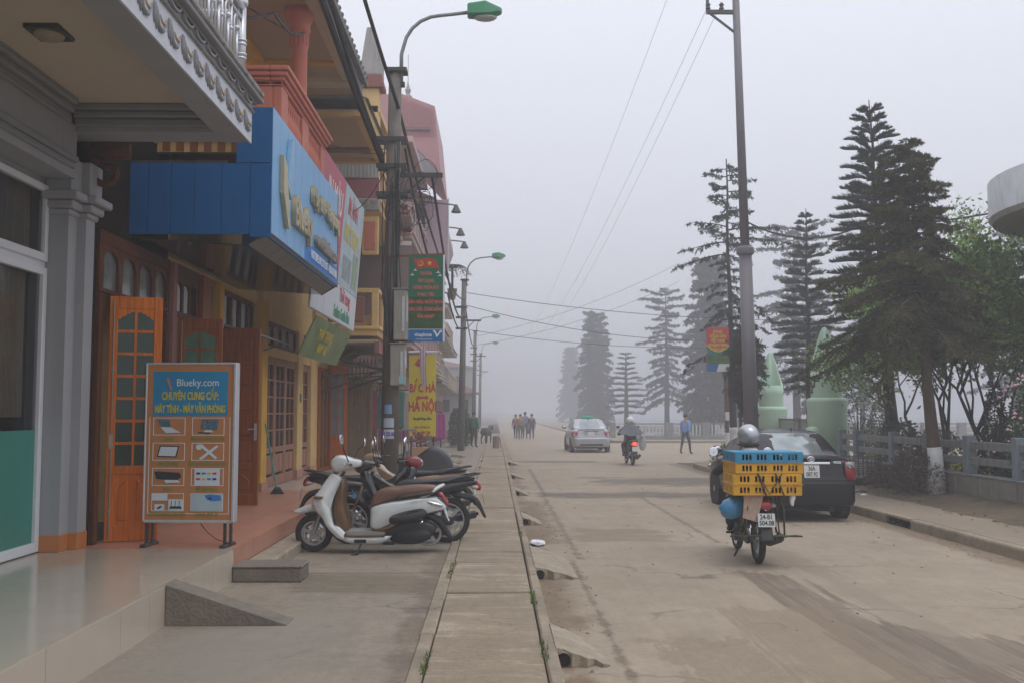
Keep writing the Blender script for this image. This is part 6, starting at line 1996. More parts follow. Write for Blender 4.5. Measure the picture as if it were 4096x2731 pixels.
# ================================================================== cars
def car(name, label, loc, rot, paint, kind):
    t = thing(name, label, 'car', loc, rot, world=False)
    # ring: half profile from the sill up and over to the centre line
    ST = [(0.0, .60, .34, .50, .56), (.02, .70, .29, .56, .62), (.07, .78, .25, .62, .675), (.115, .80, .235, .80, .93), (.15, .815, .23, .90, 1.005), (.24, .83, .22, .915, 1.035), (.5, .845, .2, .92, 1.05),
          (1.0, .85, .19, .92, 1.03), (2.0, .85, .19, .92, 1.0), (2.9, .848, .19, .91, .985), (3.4, .84, .2, .88, .93), (3.85, .81, .22, .80, .84), (4.1, .76, .25, .70, .74), (4.22, .68, .3, .58, .64), (4.27, .58, .36, .50, .56)]
    rings = []
    for (y, w, zb, zs, zt) in ST:
        half = [(w * .55, zb), (w * .92, zb + .015), (w * .985, zb + .10), (w, (zb + zs) / 2), (w * .99, zs - .08), (w * .955, zs), (w * .86, zt - .012), (w * .5, zt), (0.0, zt + .008)]
        ring = [(x, y, z) for x, z in half] + [(-x, y, z) for x, z in half[-2::-1]]
        rings.append(ring)
    body = MB().loft(rings)
    obj('body', body, paint, t, smooth=True, sub=1)
    # cabin
    CB = [(.985, .52, 3.14, .775), (1.05, .62, 3.0, .765), (1.2, .83, 2.74, .70), (1.33, 1.02, 2.48, .64), (1.405, 1.18, 2.28, .585), (1.44, 1.42, 2.05, .50), (1.452, 1.6, 1.9, .3)]
    rings = []
    for (z, y0, y1, w) in CB:
        n = 5
        r_ = min(.12, w * .3)
        ring = []
        for (cx, cy, a0) in ((w - r_, y0 + r_, -90), (w - r_, y1 - r_, 0), (-w + r_, y1 - r_, 90), (-w + r_, y0 + r_, 180)):
            for k in range(n):
                a = R(a0 + 90 * k / (n - 1))
                ring.append((cx + r_ * math.cos(a), cy + r_ * math.sin(a), z))
        rings.append(ring)
    obj('cabin', MB().loft(rings), paint, t, smooth=True, sub=1)
    mg = mat('car_glass', (.30, .335, .335), .06, metal=.55, var=.35, scale=3.5)
    # rear and front screens, side windows: sheets laid a few mm proud of the cabin
    def screen(z0, z1, rear):
        rows = []
        for k in range(5):
            z = z0 + (z1 - z0) * k / 4
            for a, b_ in zip(CB[:-1], CB[1:]):
                if a[0] <= z <= b_[0]:
                    f = (z - a[0]) / (b_[0] - a[0])
                    y = (a[1] + (b_[1] - a[1]) * f - .008) if rear else (a[2] + (b_[2] - a[2]) * f + .008)
                    w = a[3] + (b_[3] - a[3]) * f
            ww = w - .06
            rows.append([(ww * (i / 6 * 2 - 1), y + (.035 * abs(i / 3 - 1) ** 3 if rear else -.035 * abs(i / 3 - 1) ** 3), z) for i in range(7)])
        return MB().loft(rows, False, 0, False)
    obj('rear_window', screen(1.03, 1.39, True), mg, t, smooth=True, fix=False)
    obj('windscreen', screen(1.04, 1.375, False), mg, t, smooth=True, fix=False)
    for s in (-1, 1):
        for nm, pts in (('side_window', [(.92, 1.05, .772), (1.72, 1.045, .772), (1.72, 1.36, .628), (1.28, 1.36, .622), (1.05, 1.25, .68)]), ('side_window', [(1.80, 1.045, .772), (2.86, 1.05, .772), (2.62, 1.22, .70), (2.36, 1.36, .622), (1.80, 1.36, .628)])):
            obj(nm, MB().plate([(s * (w + .008), y, z) for y, z, w in pts], (s, 0, .4), .004), mg, t)
        obj('door_handle', MB().box(s * .855 - .012, s * .855 + .012, 1.75, 1.93, .83, .86), paint, t, bevel=.008)
        obj('mirror', MB().ell((s * .93, 2.80, 1.06), .11, .06, .075, 12, 8), m_plast if kind == 'taxi' else m_gloss, t, smooth=True)
        obj('mirror_glass', MB().ell((s * .93, 2.745, 1.06), .085, .01, .055, 12, 6), m_mirror, t, smooth=True)
        for y in (.80, 3.32):
            obj('wheel_arch', MB().cyl((s * .70, y, .31), (s * .856, y, .31), .355, n=24), m_dark, t)
            wh = wheel(t, (s * .765, y, .298), .298, .19, 7, False, 'x')
            wh.scale = (1, 1, 1)
        lampm = m_redl
        tl = MB()
        z0, z1 = (.66, .93) if kind == 'black' else (.70, .92)
        pts = [(s * .56, .112, z1 - .02), (s * .70, .125, z1), (s * .795, .17, z1 - .01), (s * .828, .30, z1 - .03), (s * .828, .26, z0 + .02), (s * .805, .15, z0), (s * .70, .082, z0), (s * .60, .092, z0 + .06)] if kind == 'taxi' else [(s * .60, .095, z1 + .01), (s * .72, .125, z1 + .03), (s * .80, .17, z1 + .02), (s * .815, .20, z1 - .02), (s * .818, .18, z0 + .02), (s * .79, .10, z0), (s * .70, .07, z0), (s * .625, .085, z0 + .02)]
        k = len(pts)
        back = [(p[0] * .9, p[1] + .1, p[2]) for p in pts]
        fr_ = [(p[0] * 1.012, p[1] - .022, p[2]) for p in pts]
        tl.loft([back, pts, fr_])
        lo = obj('tail_light', tl, lampm, t, smooth=True)
        if kind == 'black':
            cl_ = MB().loft([[(p[0] * .99, p[1] - .01, p[2]) for p in fr_[:5]], [(p[0] * 1.006, p[1] - .012, p[2]) for p in fr_[:5]]])
            top = [(q[0], q[1], max(q[2], .855)) for q in fr_]
            obj('clear_lens', MB().loft([[(q[0], q[1] + .01, q[2]) for q in top], [(q[0] * 1.004, q[1] - .005, q[2]) for q in top]]), mat('smoked_lens', (.28, .26, .25), .15, var=.05), lo, smooth=True)
        obj('head_light', MB().ell((s * .66, 4.1, .66), .13, .1, .08, 10, 6), m_chrome, t, smooth=True)
    # bumper, seam under the boot lid, plate, trim
    bz = MB()
    rr = []
    for (y, w, zb, zt) in ((.115, .795, .24, .655), (.03, .745, .25, .645), (-.012, .66, .28, .62), (-.02, .5, .30, .60)):
        half = [(w * .5, zb), (w * .95, zb + .02), (w, zb + .09), (w, zt - .06), (w * .96, zt), (w * .5, zt + .008), (0, zt + .01)]
        rr.append([(x, y, z) for x, z in half] + [(-x, y, z) for x, z in half[-2::-1]])
    obj('rear_bumper', bz.loft(rr), mat('bumper_black', (.010, .010, .010), .5, var=.2, spec=.25) if kind == 'black' else paint, t, smooth=True)
    obj('bumper_seam', MB().box(-.70, .70, .045, .105, .655, .665), m_dark, t)
    obj('lid_seam', MB().box(-.60, .60, .10, .16, 1.008, 1.014).box(-.602, -.596, .07, .12, .68, .95).box(.596, .602, .07, .12, .68, .95), m_dark, t)
    obj('underbody', MB().box(-.62, .62, .1, 3.9, .17, .24), m_dark, t)
    obj('silencer', MB().cyl((.36, .10, .20), (.36, .45, .2), .05, n=10), m_engine, t)
    Mr = lambda x, z, y=.072: frame_at((x, y, z), (1, 0, 0), (0, .12, 1))
    pw, phh = .14, .1
    pl_ = MB().box(-pw, pw, -phh, phh, 0, .006).xf(Mr(0, .80, .066))
    po = obj('plate', pl_, m_plate, t, bevel=.004)
    obj('plate_recess', MB().box(-.30, .30, -.13, .12, -.004, .002).xf(Mr(0, .80, .086)), m_plast if kind == 'black' else paint, t)
    if kind == 'black':
        for zz, s in ((.046, '36A'), (-.046, '087.92')):
            o = text(s, .098, m_ink, t, Mr(0, .80, .066) @ Matrix.Translation((0, zz, .0078)), sx=.78, ext=.0008, bold=.002)
            o.parent = po
        obj('chrome_strip', MB().box(-.34, .34, -.018, .018, 0, .02).xf(Mr(0, .93, .094)), m_chrome, t, bevel=.006)
        em = MB()
        for (rx, rz, dz) in ((.062, .042, 0), (.04, .02, .018), (.019, .036, .002)):
            em.tube([(rx * math.cos(a), rz * math.sin(a) + dz, .012) for a in [2 * math.pi * k / 20 for k in range(21)]], .0065, 6)
        em.xf(Mr(0, .995, .105))
        obj('badge', em, m_chrome, t, smooth=True)
        text('VIOS', .058, m_chrome, t, Mr(.47, .945, .094), sx=1.15, ext=.003, bold=.002)
        obj('antenna', MB().tube([(.05, 1.2, 1.42), (.05, 1.16, 1.48)], .012, 6), m_plast, t)
    else:
        obj('boot_light_bar', MB().box(-.30, .30, -.012, .012, 0, .02).xf(Mr(0, .915, .096)), m_dark, t, bevel=.004)
        obj('high_brake_lamp', MB().box(-.02, .02, 1.2, 1.24, 1.36, 1.5), m_plast, t)
        obj('roof_sign', MB().loft([[(-.28, 1.62, 1.46), (.28, 1.62, 1.46), (.28, 1.76, 1.46), (-.28, 1.76, 1.46)], [(-.25, 1.65, 1.58), (.25, 1.65, 1.58), (.25, 1.73, 1.58), (-.25, 1.73, 1.58)]]), mat('taxi_sign_green', (.02, .33, .20), .4, var=.08), t, bevel=.03)
        for s in (-1, 1):
            obj('reflector', MB().box(s * .62 - .08, s * .62 + .08, -.008, .02, .40, .43), m_redl, t)
        obj('diffuser', MB().box(-.5, .5, -.026, .02, .30, .38), m_dark, t, bevel=.01)
    return t


m_carb = mat('black_car_paint', (.008, .008, .009), .25, var=.12, scale=3, spec=.4, dirt=(.05, .043, .035), dirt_amt=.25, dirt_scale=2.5)
m_cars = mat('silver_car_paint', (.40, .405, .43), .3, metal=.4, var=.06, coat=.4, dirt=(.22, .19, .155), dirt_amt=.3, dirt_scale=2.5)
bc = car('car', 'dusty black saloon car parked at the right kerb', (5.06, 15.85, .0), R(1.5), m_carb, 'black')
bc.scale = (.9, 1, 1)
car('car', 'silver taxi saloon with green roof sign driving away', (4.16, 43.0, .0), R(1), m_cars, 'taxi')
# ================================================================== park wall, gate, canopy
m_park = mat('park_concrete', (.22, .23, .225), .9, var=.2, scale=5, bump=.35, dirt=(.075, .07, .055), dirt_amt=.6, dirt_scale=3, streak=1)
m_parkp = mat('park_post_paint', (.19, .235, .265), .8, var=.2, scale=5, dirt=(.09, .085, .07), dirt_amt=.5, dirt_scale=4, streak=1)
m_wallstain = mat('stained_wall', (.22, .2, .17), .92, var=.2, scale=4, bump=.4, dirt=(.45, .48, .48), dirt_amt=.35, dirt_scale=3, streak=1)
m_bam = mat('bamboo_green_paint', (.42, .58, .44), .6, var=.06, scale=3, dirt=(.34, .46, .34), dirt_amt=.2, streak=1)
m_bamd = mat('bamboo_green_inner', (.45, .6, .46), .65, var=.05)
pw_ = thing('park_wall', 'low stained concrete wall with post and rail fence round the park', 'wall', (8.45, 18, .15))
ypost = [9.1, 10.85, 12.6, 14.35, 16.1, 17.8, 19.5, 21.2, 23.3, 24.4]
for i, y in enumerate(ypost):
    obj('post', MB().box(8.42, 8.60, y - .09, y + .09, .64, 1.33), m_parkp, pw_, bevel=.01)
    if i:
        y0 = ypost[i - 1] + .09
        obj('rail', MB().box(8.47, 8.55, y0, y - .09, 1.09, 1.23), m_park, pw_, bevel=.008)
        obj('rail', MB().box(8.47, 8.55, y0, y - .09, .82, .95), m_park, pw_, bevel=.008)
for y0, y1 in ((2, 6), (6.02, 11.4), (11.42, 16.0), (16.02, 20.6), (20.62, 24.5)):
    obj('wall_section', MB().box(8.4, 8.62, y0, y1 - .012, 0.1, .64), m_wallstain, pw_, bevel=.012)
    obj('coping', MB().box(8.385, 8.64, y0, y1 - .014, .615, .65), m_park, pw_, bevel=.008)
park = MB().box(8.64, 60, 2, 33.4, 0, .17)
m_lawn = ground_mat('park_soil_grass', (.075, .085, .03), [], rough=.95, var=.3, bump=.8, speck=.35, col2=(.12, .095, .055))
tag(obj('park_ground', park, m_lawn), kind='structure')


def bamboo(label, x, y, r, z1, z2, z3, stub):
    t = thing('bamboo_pylon', label, 'gate pylon', (x, y, .15))
    lo = MB().lathe([(r * 1.04, .12), (r * .98, z1 - .4), (r * 1.03, z1 - .1), (r * 1.02, z1 - .03), (r * .82, z1 + .01)], (x, y, 0), 28)
    obj('lower_joint', lo, m_bam, t, smooth=True)
    # upper joint: thin-walled tube cut on the slant with a pointed lip
    ru = r * .78
    up = MB()
    n = 48
    ro, ri = [], []
    base_o, base_i = [], []
    for k in range(n):
        a = 2 * math.pi * k / n
        d = math.cos(a - R(75))         # 1 at the high lip
        z = z2 + (z3 - z2) * ((d + 1) / 2) ** 6
        base_o.append((x + ru * math.cos(a), y + ru * math.sin(a), z1))
        k2 = 1.0
        ro.append((x + ru * math.cos(a) * k2, y + ru * math.sin(a) * k2, z))
        ri.append((x + ru * .84 * math.cos(a) * k2, y + ru * .84 * math.sin(a) * k2, z - .01))
        base_i.append((x + ru * .84 * math.cos(a), y + ru * .84 * math.sin(a), z2 - .35))
    up.loft([base_o, [(p[0] * .5 + q[0] * .5 + (p[0] - x) * .02, p[1] * .5 + q[1] * .5, z1 + (z2 - z1) * .6) for p, q in zip(base_o, base_o)], ro, ri, base_i], False)
    obj('upper_joint', up, m_bam, t, smooth=True)
    obj('upper_floor', MB().cyl((x, y, z2 - .36), (x, y, z2 - .34), ru * .85, n=20), m_bamd, t)
    if stub:
        obj('stub_joint', MB().lathe([(r * .42, .12), (r * .42, stub - .1), (r * .36, stub), (r * .2, stub + .03)], (x - r * .82, y - r * .35, 0), 18), m_bam, t, smooth=True)
    return t


bamboo('taller bamboo shaped pale green gate pylon nearer the side street', 8.45, 30.4, .47, 1.9, 2.55, 3.6, 0)
bamboo('bamboo shaped pale green gate pylon half hidden by the tall conifer', 8.5, 25.4, .50, 2.1, 2.85, 3.95, 1.35)
gt = thing('park_gate', 'grey barred steel gate between the green bamboo pylons', 'gate', (8.55, 28, .15))
m_gate = mat('gate_paint', (.20, .20, .175), .6, var=.12)
obj('gate_frame', MB().box(8.53, 8.57, 25.9, 29.9, 1.5, 1.56).box(8.53, 8.57, 25.9, 29.9, .25, .31).box(8.53, 8.57, 25.9, 25.96, .2, 1.56).box(8.53, 8.57, 27.85, 27.95, .2, 1.6).box(8.53, 8.57, 29.84, 29.9, .2, 1.56), m_gate, gt)
bm2 = _mesh('bar', MB().box(-.008, .008, -.016, .016, 0, 1.2), m_gate)
for i in range(36):
    o = obj('bar', bm2, None, gt)
    o.location = (0, 26.02 + i * .106 - 28, .15)
# ramp slab by the pylons
tag(obj('gate_ramp', MB().prism([(6.4, .147), (8.4, .2), (8.4, .1), (6.4, .1)], 25.9, 30, 'y'), m_conc_lt), kind='structure')
# wire basket planter by the wall
bk = thing('basket', 'round dark woven basket standing by the park wall behind the black car', 'basket', (7.9, 21.5, .15))
obj('basket_base', MB().lathe([(.36, .15), (.40, .18), (.42, .34), (.44, .36), (.40, .37)], (7.9, 21.5, 0), 24), m_engine, bk, smooth=True)
wv = MB()
for i in range(28):
    a = 2 * math.pi * i / 28
    wv.cyl((7.9 + .40 * math.cos(a), 21.5 + .40 * math.sin(a), .36), (7.9 + .42 * math.cos(a), 21.5 + .42 * math.sin(a), .80), .008, n=5)
for z in (.46, .56, .66, .78):
    wv.torus((7.9, 21.5, z), .41 + (z - .4) * .03, .010, 'z', 28, 5)
obj('weave', wv, m_engine, bk)

# rounded concrete canopy of the park building
cpb = thing('round_pavilion', 'round park pavilion with a stained white concrete canopy rim', 'building', (12.5, 18, .15))
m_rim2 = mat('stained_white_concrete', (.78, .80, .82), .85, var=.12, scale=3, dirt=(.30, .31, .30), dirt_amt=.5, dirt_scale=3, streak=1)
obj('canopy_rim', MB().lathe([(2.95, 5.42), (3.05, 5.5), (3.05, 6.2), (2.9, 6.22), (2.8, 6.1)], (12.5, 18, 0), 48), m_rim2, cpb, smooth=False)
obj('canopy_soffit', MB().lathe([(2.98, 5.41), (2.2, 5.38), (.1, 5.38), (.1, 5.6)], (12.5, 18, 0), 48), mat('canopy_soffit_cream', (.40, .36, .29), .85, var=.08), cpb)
obj('drum_wall', MB().lathe([(2.28, .15), (2.28, 5.38)], (12.5, 18, 0), 40), mat('pavilion_pinkish_wall', (.46, .36, .30), .85, var=.08), cpb, smooth=True)
obj('roof_tiles', MB().lathe([(2.85, 6.2), (2.4, 6.45), (.1, 7.4)], (12.5, 18, 0), 32), m_tin, cpb)
for i in range(8):
    a = 2 * math.pi * i / 8 + .2
    obj('window', MB().box(-.5, .5, -.04, .04, 2, 4).xf(Matrix.Translation((12.5 + 2.28 * math.cos(a), 18 + 2.28 * math.sin(a), 0)) @ Matrix.Rotation(a + math.pi / 2, 4, 'Z')), m_glass, cpb)

# red campaign board on its post at the corner
cb2 = thing('campaign_board', 'red and green campaign board on a post at the right street corner', 'sign', (6.9, 29, .15))
x0, x1, zb, zt = 6.20, 6.86, 2.93, 4.21
obj('board', MB().box(x0, x1, 29, 29.03, zb, zt), mat('board_red', (.48, .045, .05), .6, var=.06), cb2)
obj('landscape_print', MB().box(x0, x1, 28.996, 29.0, zb + .22, zb + .52), mat('landscape_print', (.07, .13, .035), .6, var=.5, scale=4, stretch=(1, 1, 3), dirt=(.02, .12, .22), dirt_amt=.5, dirt_scale=4), cb2)
hill = [(x0, zb + .75)] + [(x0 + (x1 - x0) * i / 10, zb + .56 + .20 * (abs(i / 5 - 1)) ** 2) for i in range(11)] + [(x1, zb + .5), (x0, zb + .5)]
obj('hill_print', MB().plate([(a, 28.995, b_) for a, b_ in hill[1:]], (0, -1, 0), .003), mat('hill_teal', (.03, .20, .19), .6, var=.2), cb2)
obj('hill_line', MB().tube([(a, 28.99, b_ + .012) for a, b_ in hill[1:12]], .012, 5), m_py, cb2)
obj('foot_print', MB().box(x0, x1, 28.995, 29.0, zb, zb + .22), mat('foot_blue', (.03, .11, .32), .6, var=.1), cb2)
obj('foot_logo', MB().plate([(x0 + .35, 28.993, zb + .22), (x1, 28.993, zb + .22), (x1, 28.993, zb), (x0 + .28, 28.993, zb)], (0, -1, 0), .002), m_plate, cb2)
for i, s in enumerate(('ĐẢNG', 'CỘNG SẢN', 'VIỆT NAM', 'QUANG VINH', 'MUÔN NĂM!')):
    text(s, .125, m_py, cb2, frame_at(((x0 + x1) / 2, 28.993, zt - .14 - i * .125), (1, 0, 0), (0, 0, 1)), sx=.72, bold=.003, ext=.001)
obj('post', MB().cyl((6.8, 29.08, .1), (6.76, 29.08, 3.2), .06, n=12), mat('rust_brown_post', (.15, .105, .075), .75, var=.2), cb2)
obj('whitewash', MB().cyl((6.8, 29.08, .1), (6.787, 29.08, 1.15), .064, n=12), m_rim2, cb2)
obj('sticker', MB().box(6.72, 6.84, 29.005, 29.012, 1.5, 1.75), m_pw, cb2)

# far railing across the side street
m_rail = mat('far_railing_white', (.45, .46, .46), .7, var=.1)
fr2 = thing('lake_railing', 'pale baluster railing with square pillars along the lake', 'railing', (12, 59.5, .12))
x = 8.2
bl2 = _mesh('baluster', MB().box(-.045, .045, -.04, .04, 0, .62), m_rail)
k = 0
while x < 36:
    obj('pillar', MB().box(x - .22, x + .22, 59.3, 59.7, .12, 1.12), m_park, fr2)
    obj('top_rail', MB().box(x + .22, x + 2.0, 59.46, 59.54, 1.0, 1.08), m_park, fr2)
    obj('plinth', MB().box(x + .22, x + 2.0, 59.4, 59.6, .12, .34), m_park, fr2)
    if x < 20:
        for i in range(8):
            o = obj('baluster', bl2, None, fr2)
            o.location = (x + .38 + i * .21 - 12, 0, .24)
    x += 2.2
fr3 = thing('far_railing', 'faint railing continuing up the right side of the street in fog', 'railing', (7.0, 70, .12))
for i in range(14):
    y = 63 + i * 2.6
    obj('pillar', MB().box(7.3, 7.6, y - .15, y + .15, .12, 1.1), m_park, fr3)
    obj('top_rail', MB().box(7.4, 7.5, y + .15, y + 2.45, .95, 1.05), m_park, fr3)
    obj('panel', MB().box(7.42, 7.48, y + .15, y + 2.45, .2, .8), m_rail, fr3)
# ================================================================== trees and planting
m_bark = mat('bark_dark', (.055, .045, .036), .95, var=.3, scale=9, bump=.8, bscale=30, stretch=(1, 1, .3))
m_barkr = mat('bark_red_brown', (.10, .062, .042), .95, var=.3, scale=9, bump=.8, bscale=30, stretch=(1, 1, .3))
m_lime = mat('limewash', (.62, .625, .62), .85, var=.15, scale=8)
m_ara = mat('araucaria_needles', (.052, .07, .036), .8, var=.45, scale=2.5)
m_fir = mat('fir_needles', (.095, .105, .034), .85, var=.5, scale=2.2, dirt=(.14, .085, .04), dirt_amt=.4, dirt_scale=1.6)
m_spr = mat('spruce_needles', (.036, .048, .036), .85, var=.4, scale=2.0)
m_thu = mat('thuja_green', (.055, .062, .025), .85, var=.5, scale=3, dirt=(.11, .07, .03), dirt_amt=.3, dirt_scale=2)
m_broad = mat('peach_leaf', (.16, .26, .034), .6, var=.4, scale=2.5)
m_rose = mat('rose_leaf', (.048, .08, .024), .6, var=.45, scale=4)
m_dry = mat('dry_twig', (.095, .066, .042), .9, var=.4, scale=5)
m_far = mat('far_foliage', (.045, .055, .042), .9, var=.4, scale=1.5)
RG = np.random.default_rng(12)


def unit(a):
    return a / np.maximum(np.linalg.norm(a, axis=1, keepdims=True), 1e-9)


def blades(Pb, D, L, W, m, name):
    """one thin pointed blade (two crossed triangles) per row"""
    D = unit(D)
    rnd = RG.normal(size=D.shape)
    S = unit(np.cross(D, rnd))
    T = np.cross(D, S)
    n = len(Pb)
    L = np.asarray(L).reshape(-1, 1)
    W = np.asarray(W).reshape(-1, 1)
    tip = Pb + D * L
    mid = Pb + D * L * .45
    V = np.concatenate([Pb, mid + S * W, tip, mid - S * W, Pb, mid + T * W, tip, mid - T * W])
    i = np.arange(n)
    F = np.concatenate([np.stack([i, i + n, i + 2 * n, i + 3 * n], 1), np.stack([i + 4 * n, i + 5 * n, i + 6 * n, i + 7 * n], 1)])
    return big_mesh(name, V, F, m)


def leaves(Pb, D, L, W, m, name):
    """one folded leaf per row: two triangles on a midrib"""
    D = unit(D)
    S = unit(np.cross(D, RG.normal(size=D.shape)))
    N_ = np.cross(D, S)
    n = len(Pb)
    L = np.asarray(L).reshape(-1, 1)
    W = np.asarray(W).reshape(-1, 1)
    V = np.concatenate([Pb, Pb + D * L * .5 + S * W - N_ * W * .3, Pb + D * L, Pb + D * L * .5 - S * W - N_ * W * .3])
    i = np.arange(n)
    F = np.concatenate([np.stack([i, i + n, i + 2 * n], 1), np.stack([i, i + 2 * n, i + 3 * n], 1)])
    return big_mesh(name, V, F, m)


def tree_thing(name, label, cat, base, group=None):
    return thing(name, label, cat, base, 0, group, world=False)


def put(name, me, parent):
    return obj(name, me, None, parent)


def trunk_part(parent, h, r0, r1, lean=(0, 0), m=None, lime=0.0, z0=-.1):
    n = 9
    pts = [(lean[0] * (i / n) ** 1.2 + .03 * math.sin(i * 1.7), lean[1] * (i / n), z0 + (h - z0) * i / n) for i in range(n + 1)]
    rad = [r0 + (r1 - r0) * (i / n) ** .85 for i in range(n + 1)]
    rad[0] *= 1.25
    o = obj('trunk', MB().tube(pts, rad, 10), m or m_bark, parent, smooth=True)
    if lime:
        k = lime / (h - z0)
        q = [tuple(Vector(pts[0]).lerp(Vector(pts[1]), 0))] + [p for p in pts if p[2] < lime and p[2] > z0]
        a, b_ = [p for p in pts if p[2] < lime][-1], [p for p in pts if p[2] >= lime][0]
        f = (lime - a[2]) / (b_[2] - a[2])
        q.append(tuple(Vector(a).lerp(Vector(b_), f)))
        obj('limewash', MB().tube(q, [(r0 + (r1 - r0) * (max(0, p[2] - z0) / (h - z0)) ** .85) * (1.29 if i == 0 else 1.05) for i, p in enumerate(q)], 10), m_lime, o, smooth=True)
    return o


def araucaria(h, z_low, spread, tier=.24, seed=1, lean=(0, 0), dense=95, m=m_ara):
    """tiers of curved brush-like branches; returns (branch builder, foliage mesh)"""
    rr = random.Random(seed)
    bt = MB()
    Pb, D, L, W = [], [], [], []
    z = h - .32
    k = 0
    while z > z_low:
        t = (h - z) / (h - z_low)
        rad = spread * min(1, .12 + 1.25 * t ** .75) * rr.uniform(.85, 1.1)
        nb = rr.choice((5, 6, 6, 7))
        a0 = rr.uniform(0, 6.28)
        cx, cy = lean[0] * (z / h) ** 1.2, lean[1] * (z / h)
        for j in range(nb):
            a = a0 + 2 * math.pi * j / nb + rr.uniform(-.2, .2)
            ln = rad * rr.uniform(.72, 1.12)
            lift = (.34 - .42 * t) * ln
            c, s = math.cos(a), math.sin(a)
            pts = []
            for q in range(6):
                u = q / 5
                zz = z + rr.uniform(-.02, .02) + lift * u ** .8 - .22 * ln * max(0, u - .45) ** 1.5 + (.05 * ln if u > .9 else 0)
                pts.append(Vector((cx + c * ln * u, cy + s * ln * u, zz)))
            bt.tube(pts, [.018 + .012 * t, .016, .013, .010, .007, .004], 4, cap=False)
            n = int(dense * (.35 + ln / spread))
            us = RG.uniform(.10, 1.0, n)
            arr = np.array([tuple(p) for p in pts])
            f = us * 5
            i0 = np.minimum(f.astype(int), 4)
            w = (f - i0)[:, None]
            base = arr[i0] * (1 - w) + arr[i0 + 1] * w
            out = np.array([c, s, .1])
            side = np.array([-s, c, 0])
            sg = RG.uniform(-1, 1, n)[:, None]
            d = out * RG.uniform(.35, 1.0, n)[:, None] + side * sg * .75 + np.array([0, 0, 1]) * RG.uniform(.05, .95, n)[:, None]
            Pb.append(base)
            D.append(d)
            L.append((.10 + .13 * np.sin(np.pi * np.clip(us, .12, .93))) * RG.uniform(.6, 1.15, n) * (.6 + .55 * min(1, t * 2.2)))
            W.append(np.full(n, .011))
        z -= tier * rr.uniform(.82, 1.15)
        k += 1
    return bt, blades(np.concatenate(Pb), np.concatenate(D), np.concatenate(L), np.concatenate(W), m, 'crown')


def drooping(h, z_low, spread, nb, seed, lean=(0, 0), second=13, needles=20, droop=.5, irregular=.35, nl=.085, nw=.011, m=m_fir, prof=None, asym=0.0):
    """conifer with long branches whose side shoots hang down"""
    rr = random.Random(seed)
    bt = MB()
    Pb, D, L, W = [], [], [], []
    for b in range(nb):
        t = (b + rr.uniform(0, 1)) / nb
        z = h - .1 - (h - z_low) * t
        rad = spread * (prof(t) if prof else (.12 + .95 * t ** .7))
        ln = rad * rr.uniform(1 - irregular, 1 + irregular * .5)
        a = b * 2.399 + rr.uniform(-.5, .5)
        c, s = math.cos(a), math.sin(a)
        ln *= 1 - asym * c
        cx, cy = lean[0] * (z / h) ** 1.2, lean[1] * (z / h)
        up = rr.uniform(-.05, .3) * (1 - t * .8)
        pts = []
        for q in range(6):
            u = q / 5
            pts.append(Vector((cx + c * ln * u + rr.uniform(-.02, .02), cy + s * ln * u + rr.uniform(-.02, .02), z + ln * (up * u - droop * t * u * u) + (.10 * ln * max(0, u - .7)))))
        bt.tube(pts, [.026 * (1 - u * .8) * (.5 + ln / spread * .6) for u in (0, .2, .4, .6, .8, 1)], 4, cap=False)
        arr = np.array([tuple(p) for p in pts])
        ns = max(3, int(second * ln / spread) + 2)
        for q in range(ns):
            u = .12 + .88 * (q + rr.random()) / ns
            f = min(4.999, u * 5)
            i0 = int(f)
            w = f - i0
            base = arr[i0] * (1 - w) + arr[i0 + 1] * w
            sd = rr.choice((-1, 1)) * rr.uniform(.3, 1.0)
            dirn = np.array([c * .55 - s * sd, s * .55 + c * sd, -rr.uniform(.1, .9) * droop * 1.6 * (.25 + t) + rr.uniform(-.1, .2)])
            dirn /= np.linalg.norm(dirn)
            sl = rr.uniform(.16, .42) * (.45 + .55 * ln / spread) * (1.15 - u * .35)
            end = base + dirn * sl + np.array([0, 0, -.25 * sl * droop])
            bt.tube([tuple(base), tuple((base + end) / 2 + np.array([0, 0, .02])), tuple(end)], [.006, .005, .002], 3, cap=False)
            n = needles
            us = RG.uniform(0, 1, n)[:, None]
            pb = base * (1 - us) + end * us
            d = RG.normal(size=(n, 3)) * .75 + dirn * .7 + np.array([0, 0, -.25 * droop])
            Pb.append(pb)
            D.append(d)
            L.append(RG.uniform(.6, 1.2, n) * nl)
            W.append(np.full(n, nw))
    return bt, blades(np.concatenate(Pb), np.concatenate(D), np.concatenate(L), np.concatenate(W), m, 'crown')


# ---- the two near conifers by the park wall
A = tree_thing('araucaria_tree', 'tallest tiered araucaria behind the park wall, pointed top', 'tree', (9.55, 23.8, .17))
trunk_part(A, 9.2, .19, .012, (-.40, 0), lime=0)
bt, me = araucaria(9.2, 2.6, 1.3, .25, 5, (-.40, 0), dense=230)
obj('branches', bt, m_bark, A, fix=False)
put('crown', me, A)
B = tree_thing('drooping_fir', 'brownish drooping fir with limewashed trunk before the park wall', 'tree', (8.2, 18.5, .15))
trunk_part(B, 6.75, .15, .012, (-.40, -.1), m_barkr, lime=.95)
bt, me = drooping(6.75, 2.95, 1.62, 125, 8, (-.40, -.1), second=26, needles=40, droop=.5, irregular=.5, nl=.075, nw=.0095, prof=lambda t: .14 + .95 * t ** .8, asym=.22)
obj('branches', bt, m_barkr, B, fix=False)
put('crown', me, B)
C_ = tree_thing('araucaria_tree', 'smaller araucaria standing behind the green gate pylons', 'tree', (10.46, 33, .17))
trunk_part(C_, 8.4, .15, .012, lime=0)
bt, me = araucaria(8.4, 2.2, 1.1, .27, 9, dense=110)
obj('branches', bt, m_bark, C_, fix=False)
put('crown', me, C_)
